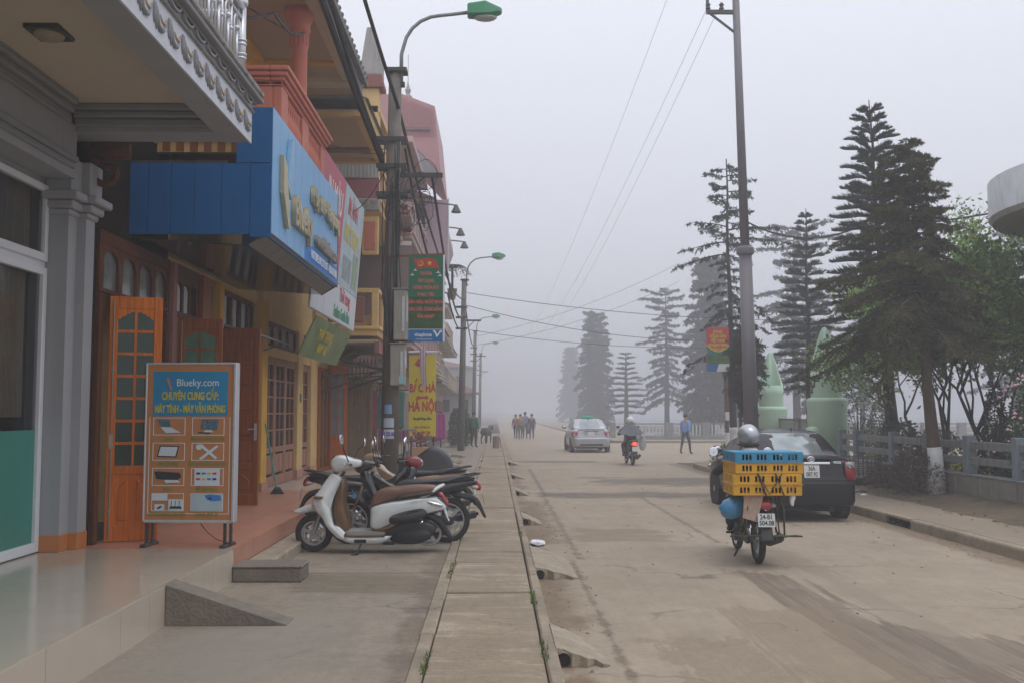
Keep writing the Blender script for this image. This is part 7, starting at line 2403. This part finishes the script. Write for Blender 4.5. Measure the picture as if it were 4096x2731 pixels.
D_ = tree_thing('spruce_tree', 'sparse ragged spruce rising beside the steel pole', 'tree', (7.75, 32.4, .15))
trunk_part(D_, 9.95, .15, .02, (-.1, 0), lime=1.1)
sp_prof = lambda t: (.22 + 2.0 * t if t < .36 else (1.0 if t < .46 else (.3 + .6 * abs(math.sin(t * 11)) ** 2)))
bt, me = drooping(9.95, 3.4, 1.75, 54, 15, (-.1, 0), second=12, needles=26, droop=.55, irregular=.55, nl=.115, nw=.014, m=m_spr, prof=sp_prof)
obj('branches', bt, m_bark, D_, fix=False)
put('crown', me, D_)
E_ = tree_thing('young_spruce', 'thin young spruce between the steel pole and the gate pylon', 'tree', (7.5, 30.3, .15))
trunk_part(E_, 5.0, .06, .01)
bt, me = drooping(5.0, 2.6, .4, 22, 23, second=9, needles=18, droop=.35, nl=.10, nw=.013, m=m_spr)
obj('branches', bt, m_bark, E_, fix=False)
put('crown', me, E_)
T_ = tree_thing('thuja_tree', 'dull green drooping thuja at the foot of the steel pole', 'tree', (7.0, 27.6, .15))
trunk_part(T_, 3.9, .07, .01)
bt, me = drooping(4.0, 1.7, .42, 46, 31, second=12, needles=26, droop=.8, nl=.10, nw=.014, m=m_thu, prof=lambda t: .35 + .75 * math.sin(math.pi * min(1, t + .12)))
obj('branches', bt, m_bark, T_, fix=False)
put('crown', me, T_)

# ---- trees fading into the fog: own copies of a few shared crowns
bF, mF = drooping(8.6, 1.9, 1.7, 70, 41, second=15, needles=22, droop=.45, irregular=.5, nl=.15, nw=.02, m=m_spr, prof=lambda t: .25 + .6 * t + .5 * abs(math.sin(t * 8 + 1)) ** 2)
bH, mH = drooping(8.2, .6, 1.55, 150, 52, second=16, needles=22, droop=.6, irregular=.25, nl=.17, nw=.03, m=m_far, prof=lambda t: .42 + .62 * t ** .8)
bG, mG = araucaria(5.0, .9, 1.3, .34, 61, dense=90, m=m_far)
mbF, mbH, mbG = (_mesh('branches', b_, m_bark, fix=False) for b_ in (bF, bH, bG))
trF, trH, trG = (_mesh('trunk', MB().tube([(0, 0, -.1), (.04, 0, h_ * .5), (0, 0, h_)], [.17, .12, .02], 8), m_bark, smooth=True) for h_ in (8.4, 8.0, 4.9))
fogged = [('spruce_tree', 'tall layered spruce by the lake railing, greyed by fog', (16.4, 95), 1.55, 0, 'F', 1), ('araucaria_tree', 'small araucaria beside the lake railing in fog', (12.7, 96.4), 1.55, 1, 'G', 1),
          ('column_conifer', 'dense column-shaped conifer greyed by fog up the street', (12.0, 119), 1.68, 2, 'H', 1), ('column_conifer', 'dense conifer behind the red campaign board in fog', (17.5, 80), 1.75, .5, 'H', 1),
          ('column_conifer', 'very faint conifer farthest up the right side', (15.2, 200), 1.8, 4, 'H', 1), ('spruce_tree', 'faint spruce top far behind the park at the right edge', (37.5, 71), 1.72, 2.2, 'F', 1),
          ('spruce_tree', 'pale spruce in fog behind the smaller araucaria', (20.7, 68), 1.7, 3.1, 'F', 1), ('spruce_tree', 'faint spruce behind the tallest araucaria', (28.9, 78), 1.3, 1.7, 'F', 1),
          ('column_conifer', 'faint bushy conifer at the lake shore behind the pylons', (23, 70), 1.0, 5, 'H', 1)]
for (n_, l_, (x, y), s, rz, kd, _) in fogged:
    t = tree_thing(n_, l_, 'tree', (x, y, -.02), 'conifers fading into the fog')
    t.rotation_euler.z = rz
    t.scale = (s, s, s)
    for nm, me in zip(('trunk', 'branches', 'crown'), {'F': (trF, mbF, mF), 'H': (trH, mbH, mH), 'G': (trG, mbG, mG)}[kd]):
        obj(nm, me, None, t)


# ---- leafy trees and shrubs of the park
def broadleaf(h, spread, seed, nleaf, m, ll=.14, lw=.028, stems=5, z0=.9, up=.75):
    rr = random.Random(seed)
    bt = MB()
    tips = []

    def grow(p, d, ln, r, dep):
        pts = [p]
        for i in range(3):
            d = (d + Vector((rr.uniform(-.25, .25), rr.uniform(-.25, .25), rr.uniform(-.05, .22)))).normalized()
            pts.append(pts[-1] + d * ln / 3)
        bt.tube(pts, [r, r * .85, r * .7, r * .55], 5, cap=False)
        if dep <= 1:
            tips.extend(pts[1:])
        if dep:
            for k in range(3 if dep > 1 else 4):
                nd = (d + Vector((rr.uniform(-.9, .9), rr.uniform(-.9, .9), rr.uniform(-.15, .6)))).normalized()
                grow(pts[-1] if k < 2 else pts[2], nd, ln * rr.uniform(.55, .8), r * .55, dep - 1)
    for s_ in range(stems):
        a = 2 * math.pi * s_ / stems + rr.uniform(-.4, .4)
        grow(Vector((0, 0, 0)), Vector((math.cos(a) * spread / h, math.sin(a) * spread / h, up)).normalized(), h * .48, .05, 3)
    T = np.array([tuple(p) for p in tips])
    T = T[T[:, 2] > z0]
    idx = RG.integers(0, len(T), nleaf)
    Pb = T[idx] + RG.normal(size=(nleaf, 3)) * .2
    D = RG.normal(size=(nleaf, 3)) + np.array([0, 0, .15])
    return bt, leaves(Pb, D, RG.uniform(.6, 1.2, nleaf) * ll, RG.uniform(.8, 1.2, nleaf) * lw, m, 'crown')


for (lb, x, y, h, sp_, seed, n, rz) in (('fresh green peach tree spreading behind the park fence at the right edge', 10.9, 20.9, 4.9, 2.6, 3, 26000, 0), ('green peach tree growing behind the drooping fir', 9.3, 20.4, 4.0, 2.0, 6, 17000, 1)):
    t = tree_thing('peach_tree', lb, 'tree', (x, y, .17))
    bt, me = broadleaf(h, sp_, seed, n, m_broad)
    obj('branches', bt, m_bark, t, fix=False)
    put('crown', me, t)


def shrub(name, label, x, y, rx, ry, h, n, m, ll, lw, seed, cat='shrub', cone=False, twigs=24, z=.17):
    t = tree_thing(name, label, cat, (x, y, z))
    rr = random.Random(seed)
    st_ = MB()
    for i in range(twigs):
        a, r_ = rr.uniform(0, 6.28), rr.uniform(.2, .95)
        st_.tube([(0, 0, 0), (rx * r_ * .5 * math.cos(a), ry * r_ * .5 * math.sin(a), h * .5), (rx * r_ * math.cos(a), ry * r_ * math.sin(a), h * rr.uniform(.6, 1.0) * (1 - (.8 * r_ if cone else .2 * r_)))], [.012, .008, .003], 4, cap=False)
    obj('stems', st_, m_bark, t, fix=False)
    u = RG.uniform(0, 1, n)
    a = RG.uniform(0, 2 * np.pi, n)
    if cone:
        zz = h * (1 - np.sqrt(1 - u * .985))
        k = (1 - zz / h) ** .8 * np.sqrt(RG.uniform(.35, 1, n))
    else:
        zz = h * RG.uniform(.05, 1, n)
        k = np.sqrt(np.clip(1 - (zz / h * 2 - .8) ** 2 * .55, .05, 1)) * RG.uniform(.25, 1, n) ** .5
        k = k * (1 + .18 * np.sin(a * 3 + seed) + .12 * np.sin(a * 5 + zz * 6))
    Pb = np.stack([rx * k * np.cos(a), ry * k * np.sin(a), zz + RG.normal(size=n) * .03], 1)
    D = np.stack([np.cos(a), np.sin(a), np.full(n, .5)], 1) + RG.normal(size=(n, 3)) * .8
    put('crown', leaves(Pb, D, RG.uniform(.6, 1.2, n) * ll, RG.uniform(.7, 1.2, n) * lw, m, 'crown'), t)
    return t


rb_ = shrub('rose_bush', 'rose bush with pink blooms leaning over the park wall', 9.45, 16.3, .8, 1.6, 2.25, 7000, m_rose, .085, .026, 4)
m_bloom = mat('pink_bloom', (.66, .36, .42), .6, var=.2)
bl_ = MB()
for i in range(6):
    a = i * 1.05
    bl_.ell((.018 * math.cos(a), .018 * math.sin(a), 0), .022, .022, .02, 6, 4)
bl_.ell((0, 0, .012), .02, .02, .02, 6, 4)
bme = _mesh('bloom', bl_, m_bloom, smooth=True)
rr_ = random.Random(2)
for i in range(34):
    o = obj('bloom', bme, None, rb_)
    a = rr_.uniform(2.0, 4.6)
    z = rr_.uniform(.7, 2.2)
    k = math.sqrt(max(.1, 1 - (z / 2.25 * 2 - .8) ** 2 * .5)) * 1.08
    o.location = (.95 * k * math.cos(a), 1.7 * k * math.sin(a), z)
    s = rr_.uniform(.5, 1.05)
    o.scale = (s, s, s)
shrub('cone_cypress', 'dark cone-shaped cypress among the roses', 10.15, 20.1, .42, .42, 2.5, 4200, mat('cypress_dark', (.03, .042, .024), .85, var=.4, scale=4), .07, .02, 7, 'tree', True)
shrub('cone_cypress', 'pale fogged cone-shaped cypress beyond the park fence', 13.2, 34, .75, .75, 2.2, 2600, m_thu, .09, .03, 8, 'tree', True)
shrub('round_hedge', 'clipped round green shrub behind the fence rails', 10.9, 24.5, .55, .55, 1.15, 2600, m_rose, .07, .024, 9)
shrub('round_hedge', 'leafy shrub beside the second fence post', 9.3, 22.9, .5, .6, 1.35, 2400, m_rose, .08, .026, 10)
shrub('dry_shrub', 'brown dry shrub at the foot of the limewashed fir trunk', 8.0, 18.9, .42, .7, .85, 2300, m_dry, .10, .012, 11, z=.15)
shrub('dry_shrub', 'low brown dry shrub beside the drooping fir, nearer the gate', 8.0, 20.2, .35, .6, .5, 1500, m_dry, .09, .012, 13, z=.15)
shrub('leafy_shrub', 'small green shrub at the foot of the campaign board', 7.2, 30.2, .55, .5, .6, 1600, m_rose, .09, .03, 12, z=.15)
shrub('leafy_shrub', 'thin sapling with small leaves behind the right pylon', 9.7, 26.5, .5, .5, 2.4, 900, m_rose, .08, .025, 14)
shrub('leafy_shrub', 'bushy green sapling filling the gap behind the fence posts', 10.0, 18.4, .7, .9, 1.2, 2200, m_rose, .08, .025, 17)
shrub('leafy_shrub', 'dark leafy shrub behind the fence by the roses', 9.75, 14.2, .8, 1.1, 1.7, 4000, m_rose, .08, .026, 19)
# bed of yellow flowers
n = 1600
Pb = np.stack([RG.uniform(9.2, 12, n), RG.uniform(18.5, 27, n), RG.uniform(.3, .62, n)], 1)
yf = big_mesh('flower_bed', *(lambda L_: (L_[0], L_[1]))((np.concatenate([Pb, Pb + RG.normal(size=(n, 3)) * .035, Pb + RG.normal(size=(n, 3)) * .035]), np.stack([np.arange(n), np.arange(n) + n, np.arange(n) + 2 * n], 1))), mat('yellow_petal', (.42, .36, .02), .7, var=.3))
tag(obj('flower_bed', yf, None), 'bed of small yellow flowers behind the park fence', 'flower bed', kind='stuff')
n = 9000
Pb = np.stack([RG.uniform(8.7, 13, n), RG.uniform(12, 31, n), RG.uniform(.14, .2, n)], 1)
tag(obj('grass', blades(Pb, RG.normal(size=(n, 3)) * .5 + np.array([0, 0, 1.0]), RG.uniform(.12, .34, n), np.full(n, .008), m_rose, 'grass'), None), kind='stuff')
# roof-top palm far up the row
pm = tree_thing('palm', 'small palm on a balcony far up the left row', 'palm', (-1.75, 40.5, 7.3))
obj('pot', MB().lathe([(.12, -1.0), (.2, -.6), (.2, -.55)], (0, 0, 0), 10), m_conc, pm)
obj('trunk', MB().cyl((0, 0, -.6), (0, 0, .35), .05, n=8), m_bark, pm)
n = 700
a = RG.integers(0, 13, n) * (2 * np.pi / 13)
u = RG.uniform(.05, 1, n)
Pb = np.stack([np.cos(a) * u * .75, np.sin(a) * u * .75, .35 + .45 * u - .75 * u ** 2.2], 1)
put('fronds', blades(Pb, np.stack([np.cos(a) * .5 - np.sin(a) * RG.choice([-1, 1], n), np.sin(a) * .5 + np.cos(a) * RG.choice([-1, 1], n), np.full(n, -.4)], 1), RG.uniform(.12, .22, n), np.full(n, .012), m_rose, 'fronds'), pm)
# ================================================================== people
m_skin = mat('skin', (.36, .20, .13), .6, var=.06)
m_hair = mat('black_hair', (.012, .011, .010), .5, var=.2)


def person(label, loc, rot, J, mats_, Rj, hair=True, helmet=None, group=None, scale=1.0, extra=None):
    """one continuous body grown over a joint graph; faces take the cloth of the nearest bone.
    J: joint -> (x right, y forward, z up); mats_: skin, top, trousers, shoes"""
    def L3(a, b, t):
        return tuple(a[i] + (b[i] - a[i]) * t for i in range(3))
    names = ['pelvis', 'waist', 'chest', 'neck', 'head', 'crown']
    bones = [('pelvis', 'waist', 1), ('waist', 'chest', 1), ('chest', 'neck', 0), ('neck', 'head', 0), ('head', 'crown', 0)]
    for s in ('l', 'r'):
        bones += [('chest', 'sh_' + s, 1), ('sh_' + s, 'el_' + s, 1), ('el_' + s, 'wr_' + s, 1), ('wr_' + s, 'palm_' + s, 0),
                  ('pelvis', 'hip_' + s, 2), ('hip_' + s, 'kn_' + s, 2), ('kn_' + s, 'an_' + s, 2), ('an_' + s, 'toe_' + s, 3)]
        w, e = Vector(J['wr_' + s]), Vector(J['el_' + s])
        d = (w - e).normalized()
        hd = Vector(J.get('hand_' + s, d)).normalized()
        J['palm_' + s] = tuple(w + hd * .07)
        sd = hd.cross(Vector((0, 1, 0)))
        if sd.length < .2:
            sd = hd.cross(Vector((0, 0, 1)))
        sd.normalize()
        cu = hd.cross(sd)
        for k, (off, ln) in enumerate(((-.03, .068), (-.01, .082), (.01, .078), (.028, .06))):
            a_, b_ = 'f%d_%s' % (k, s), 'g%d_%s' % (k, s)
            J[a_] = tuple(w + hd * (.08 + ln * .5) + sd * off)
            J[b_] = tuple(w + hd * (.08 + ln * .95) + sd * off + cu * .02)
            Rj[a_], Rj[b_] = .010, .007
            bones += [('palm_' + s, a_, 0), (a_, b_, 0)]
        J['th_' + s] = tuple(w + hd * .055 + sd * .05 + cu * .01)
        Rj['th_' + s] = .009
        bones.append(('palm_' + s, 'th_' + s, 0))
    base = {'pelvis': .125, 'waist': .115, 'chest': .13, 'neck': .05, 'head': .078, 'crown': .07, 'sh': .065, 'el': .046, 'wr': .032, 'palm': .03, 'hip': .095, 'kn': .062, 'an': .042, 'toe': .036}
    keys = []
    for a, b, _ in bones:
        for q in (a, b):
            if q not in keys:
                keys.append(q)
    me = bpy.data.meshes.new('person')
    me.from_pydata([J[k] for k in keys], [(keys.index(a), keys.index(b)) for a, b, _ in bones], [])
    o = bpy.data.objects.new('person', me)
    COL.objects.link(o)
    sk = o.modifiers.new('skin', 'SKIN')
    sk.use_smooth_shade = True
    for i, k in enumerate(keys):
        r = Rj.get(k, Rj.get(k.split('_')[0], base.get(k.split('_')[0], .03)))
        r = r if isinstance(r, tuple) else (r, r)
        me.skin_vertices[0].data[i].radius = r
        me.skin_vertices[0].data[i].use_root = (k == 'pelvis')
    sb = o.modifiers.new('sub', 'SUBSURF')
    sb.levels = sb.render_levels = 1
    dg = bpy.context.evaluated_depsgraph_get()
    out = bpy.data.meshes.new_from_object(o.evaluated_get(dg))
    o.modifiers.clear()
    o.data = out
    out.name = 'person'
    out.materials.clear()
    for m in mats_:
        out.materials.append(m)
    seg = [(np.array(J[a]), np.array(J[b]), m) for a, b, m in bones]
    for p in out.polygons:
        c = np.array(p.center)
        best, bi = 9, 0
        for a, b, m in seg:
            ab = b - a
            t = max(0, min(1, np.dot(c - a, ab) / max(1e-9, np.dot(ab, ab))))
            d = np.linalg.norm(c - a - ab * t)
            if d < best:
                best, bi = d, m
        if bi == 1 and np.linalg.norm(c - np.array(J['neck'])) < .075:
            bi = 1
        p.material_index = bi
        p.use_smooth = True
    o.location = loc
    o.rotation_euler = (0, 0, rot)
    o.scale = (scale,) * 3
    tag(o, label, 'person', group)
    h, cr = Vector(J['head']), Vector(J['crown'])
    up = (cr - h).normalized()
    c = (h + cr) / 2 + up * .01
    fw = Vector(J.get('look', (0, 1, 0))).normalized()
    rt_ = fw.cross(up).normalized()
    M = Matrix.Translation(c) @ Matrix((rt_, up.cross(rt_), up)).transposed().to_4x4()
    fc = MB()
    fc.ell((0, .098, -.015), .014, .022, .022, 8, 6)
    for s in (-1, 1):
        fc.ell((s * .088, .0, -.01), .014, .024, .034, 8, 6)
    obj('face', fc.xf(M), mats_[0], o, smooth=True)
    ey = MB()
    for s in (-1, 1):
        ey.ell((s * .034, .082, .014), .013, .008, .007, 8, 4)
    ey.ell((0, .082, -.062), .026, .008, .006, 8, 4)
    obj('eyes_and_mouth', ey.xf(M), m_hair, o)
    if helmet is not None:
        hm_ = MB().ell((0, -.01, .03), .135, .158, .14, 20, 12, bot=-.55)
        obj('helmet', hm_.xf(M), helmet, o, smooth=True)
        obj('helmet_rim', MB().torus((0, -.01, -.075), .122, .014, 'z', 24, 6).xf(M), m_plast, o, smooth=True)
        obj('visor', MB().ell((0, .12, .02), .10, .06, .05, 12, 6).xf(M), m_dark, o, smooth=True)
    elif hair:
        hr = MB().ell((0, -.018, .035), .094, .106, .098, 16, 10, bot=-.35)
        obj('hair', hr.xf(M), m_hair, o, smooth=True)
    return o


def stand(h=1.66, stride=.0, arm=.0, fold=False):
    k = h / 1.72
    J = {'pelvis': (0, 0, .93), 'waist': (0, 0, 1.10), 'chest': (0, .0, 1.32), 'neck': (0, .01, 1.47), 'head': (0, .03, 1.56), 'crown': (0, .025, 1.66)}
    for s, x in (('l', -1), ('r', 1)):
        st = stride * x
        J['sh_' + s] = (x * .17, 0, 1.39)
        J['el_' + s] = (x * .235, -st * .5 * arm - .02, 1.13)
        J['wr_' + s] = (x * .23, -st * arm + .05, .90)
        J['hip_' + s] = (x * .095, 0, .90)
        J['kn_' + s] = (x * .10, st * .55 + .02, .50)
        J['an_' + s] = (x * .10, st - .02, .085 + (.05 if st < 0 else 0))
        J['toe_' + s] = (x * .115, st + .14, .035 + (.0 if st >= 0 else .01))
    return {q: tuple(v * k for v in p) for q, p in J.items()}


m_bshirt = mat('blue_shirt', (.17, .31, .62), .85, var=.1, scale=8)
m_jeans = mat('dark_jeans', (.045, .058, .08), .9, var=.15)
m_shoe = mat('dark_shoe', (.02, .018, .016), .6)
m_green = mat('green_jacket', (.012, .12, .075), .7, var=.15)
m_blk = mat('black_cloth', (.018, .018, .02), .9, var=.2)
m_whitec = mat('white_collar', (.6, .6, .62), .8)
J = stand(1.66, .26, .6)
person('man in light blue shirt and jeans walking across the side street', (7.9, 41.3, 0), R(-38), J, [m_skin, m_bshirt, m_jeans, m_shoe], {}, True)
J = stand(1.64, .04)
person('person in green jacket standing by the second lamp pole', (-.98, 46.4, .1), R(-35), J, [m_skin, m_green, m_blk, m_shoe], {'chest': .19, 'waist': .18, 'pelvis': .17, 'sh': .095, 'el': .075, 'hip': .11, 'kn': .08}, True)
for i, (x, y, c, lb, sc_, rz) in enumerate(((1.35, 64.6, (.22, .10, .12), 'pedestrian in dull red coat, leftmost of the four walking in fog', .95, 170), (1.62, 63.6, (.28, .16, .06), 'pedestrian in ochre brown coat walking in fog', .96, 185),
                                            (1.98, 65.5, (.06, .16, .36), 'pedestrian in blue jacket at the back of the walking group', 1.04, 180), (2.36, 64.0, (.07, .06, .055), 'pedestrian in dark brown coat, rightmost of the four', .97, 175))):
    J = stand(1.66, .2 * (1 if i % 2 else -1), .4)
    person(lb, (x, y, 0), R(rz), J, [m_skin, mat('coat_%s' % ('dull_red', 'ochre', 'blue', 'dark')[i], c, .9, var=.15), m_jeans, m_shoe], {'waist': .15, 'pelvis': .15, 'chest': .15, 'sh': .075, 'el': .06, 'hip': .11}, True, group='pedestrians walking in the fog', scale=sc_)

# rider of the crate-loaded motorbike (bike heads +Y; the body is given in that frame)
m_jk = mat('dark_rider_jacket', (.022, .021, .024), .8, var=.2)
J = {'pelvis': (0, .30, .86), 'waist': (0, .33, 1.00), 'chest': (0, .38, 1.20), 'neck': (0, .41, 1.34), 'head': (0, .435, 1.42), 'crown': (0, .43, 1.52), 'look': (0, 1, -.05),
     'sh_l': (-.18, .38, 1.26), 'el_l': (-.37, .55, 1.06), 'wr_l': (-.335, .80, 1.01), 'hand_l': (.05, 1, -.1), 'sh_r': (.18, .38, 1.26), 'el_r': (.35, .55, 1.06), 'wr_r': (.335, .80, 1.01), 'hand_r': (-.05, 1, -.1),
     'hip_l': (-.10, .32, .82), 'kn_l': (-.22, .72, .70), 'an_l': (-.21, .50, .37), 'toe_l': (-.22, .64, .325), 'hip_r': (.10, .32, .82), 'kn_r': (.22, .72, .70), 'an_r': (.21, .50, .37), 'toe_r': (.22, .64, .325)}
J = {q: ((v[0], v[1], v[2] - .045) if q[:4] not in ('look', 'hand', 'an_l', 'an_r', 'toe_') and not q.startswith('wr') else v) for q, v in J.items()}
rd = person('rider in silver helmet and dark jacket on the crate-loaded motorbike', (3.05, 11.62, 0), R(-2.5), dict(J), [m_skin, m_jk, m_blk, m_shoe], {'chest': .15, 'waist': .14, 'sh': .08, 'el': .06}, False, helmet=mat('silver_helmet', (.42, .43, .45), .25, metal=.5, var=.05, coat=.4))
obj('collar', MB().lathe([(.125, 1.245), (.115, 1.285), (.085, 1.325), (.075, 1.32)], (0, .40, 0), 18), m_whitec, rd, smooth=True)
rd2 = person('rider in white helmet and loose grey cape on the farther motorbike', (4.54, 32.9, 0), R(2), dict(J), [m_skin, m_jk, m_blk, m_shoe], {'chest': .17, 'waist': .15, 'sh': .09, 'el': .07}, False, helmet=mat('white_helmet', (.68, .68, .7), .3, var=.04))
cp_ = []
for j in range(7):
    t = j / 6
    cp_.append([((.12 + .34 * t) * math.cos(a), .34 + (.12 + .10 * t) * math.sin(a) - .06 * t, 1.36 - .36 * t - .05 * math.sin(a * 3) * t) for a in [R(175 + 190 * i / 14) for i in range(15)]])
obj('cape', MB().loft(cp_, False, 0, False), mat('grey_cape', (.12, .13, .15), .5, var=.15), rd2, smooth=True, fix=False)
# a third rider far off whose lit lamp shows in the fog
r3 = copy_tree(mS)
tag(r3, 'faint motorbike with a red tail lamp glowing in the fog up the street', 'motorbike')
r3.location = (2.72, 80, 0)
# buffalo-dark calf tethered far up the left pavement, and a red stool with bucket beside it
m_cow = mat('dark_hide', (.05, .045, .04), .9, var=.25)
def limb(b, pts, rs_):
    b.tube(pts, rs_, 8)
cow = MB()
rings = []
for (x, z, w, h_) in ((-.62, .74, .06, .08), (-.55, .76, .17, .20), (-.30, .74, .22, .25), (0, .70, .24, .28), (.30, .73, .21, .27), (.48, .80, .15, .20), (.60, .90, .10, .14), (.74, 1.0, .08, .11), (.80, 1.0, .085, .10), (.92, .93, .065, .075), (1.02, .86, .05, .055), (1.05, .84, .02, .03)):
    rings.append([(x, w * math.cos(a), z + h_ * math.sin(a)) for a in [2 * math.pi * i / 12 for i in range(12)]])
cow.loft(rings)
for s in (-1, 1):
    cow.tube([(.38, s * .13, .68), (.36, s * .13, .40), (.38, s * .13, .36), (.37, s * .13, .05), (.40, s * .13, .0)], [.09, .055, .05, .035, .045], 8)
    cow.tube([(-.42, s * .14, .72), (-.32, s * .14, .50), (-.50, s * .14, .32), (-.46, s * .14, .06), (-.43, s * .14, .0)], [.12, .075, .05, .035, .045], 8)
    cow.tube([(.76, s * .08, 1.06), (.72, s * .16, 1.07), (.70, s * .2, 1.04)], [.02, .04, .01], 6)
cow.tube([(-.62, 0, .82), (-.70, 0, .6), (-.70, 0, .35)], [.025, .018, .03], 6)
co = tag(obj('calf', cow, m_cow, smooth=True), 'dark calf standing on the left pavement beyond the green jacketed person', 'calf')
co.location = (-.45, 53, .1)
co.rotation_euler = (0, 0, R(68))
co.scale = (.85, .85, .85)
stl = thing('stool', 'small red plastic stool on the walkway far up the street', 'stool', (.1, 46.5, .12))
m_rpl = mat('red_plastic', (.46, .04, .03), .5, var=.1)
obj('seat', MB().box(-.06, .26, 46.35, 46.65, .50, .54), m_rpl, stl, bevel=.02)
for (x, y) in ((-.03, 46.38), (.23, 46.38), (-.03, 46.62), (.23, 46.62)):
    obj('leg', MB().tube([(x, y, .5), (x + (.03 if x > .1 else -.03), y, .12)], .02, 6), m_rpl, stl)
hb = thing('bollard', 'short concrete post standing on the walkway far up the street', 'bollard', (.05, 45.2, .12))
obj('shaft', MB().lathe([(.17, .12), (.15, .2), (.15, .62), (.11, .68)], (.05, 45.2, 0), 12), m_conc, hb, smooth=False)
hg_ = shrub('hedge', 'clipped dark hedge beside the second lamp pole', -1.7, 47.5, .5, 1.0, 1.75, 3500, m_rose, .1, .04, 21, z=.1)
# ================================================================== fog
hz = MB().box(-260, 300, -60, 420, -1.6, 15.8)
hm = bpy.data.materials.new('haze_volume')
hm.use_nodes = True
hn = hm.node_tree
hn.nodes.clear()
ho = hn.nodes.new('ShaderNodeOutputMaterial')
hv = hn.nodes.new('ShaderNodeVolumePrincipled')
hv.inputs['Color'].default_value = (.76, .77, .81, 1)
hv.inputs['Density'].default_value = .0062
hv.inputs['Anisotropy'].default_value = .15
hn.links.new(hv.outputs[0], ho.inputs['Volume'])
tag(obj('haze', hz, hm), kind='stuff')
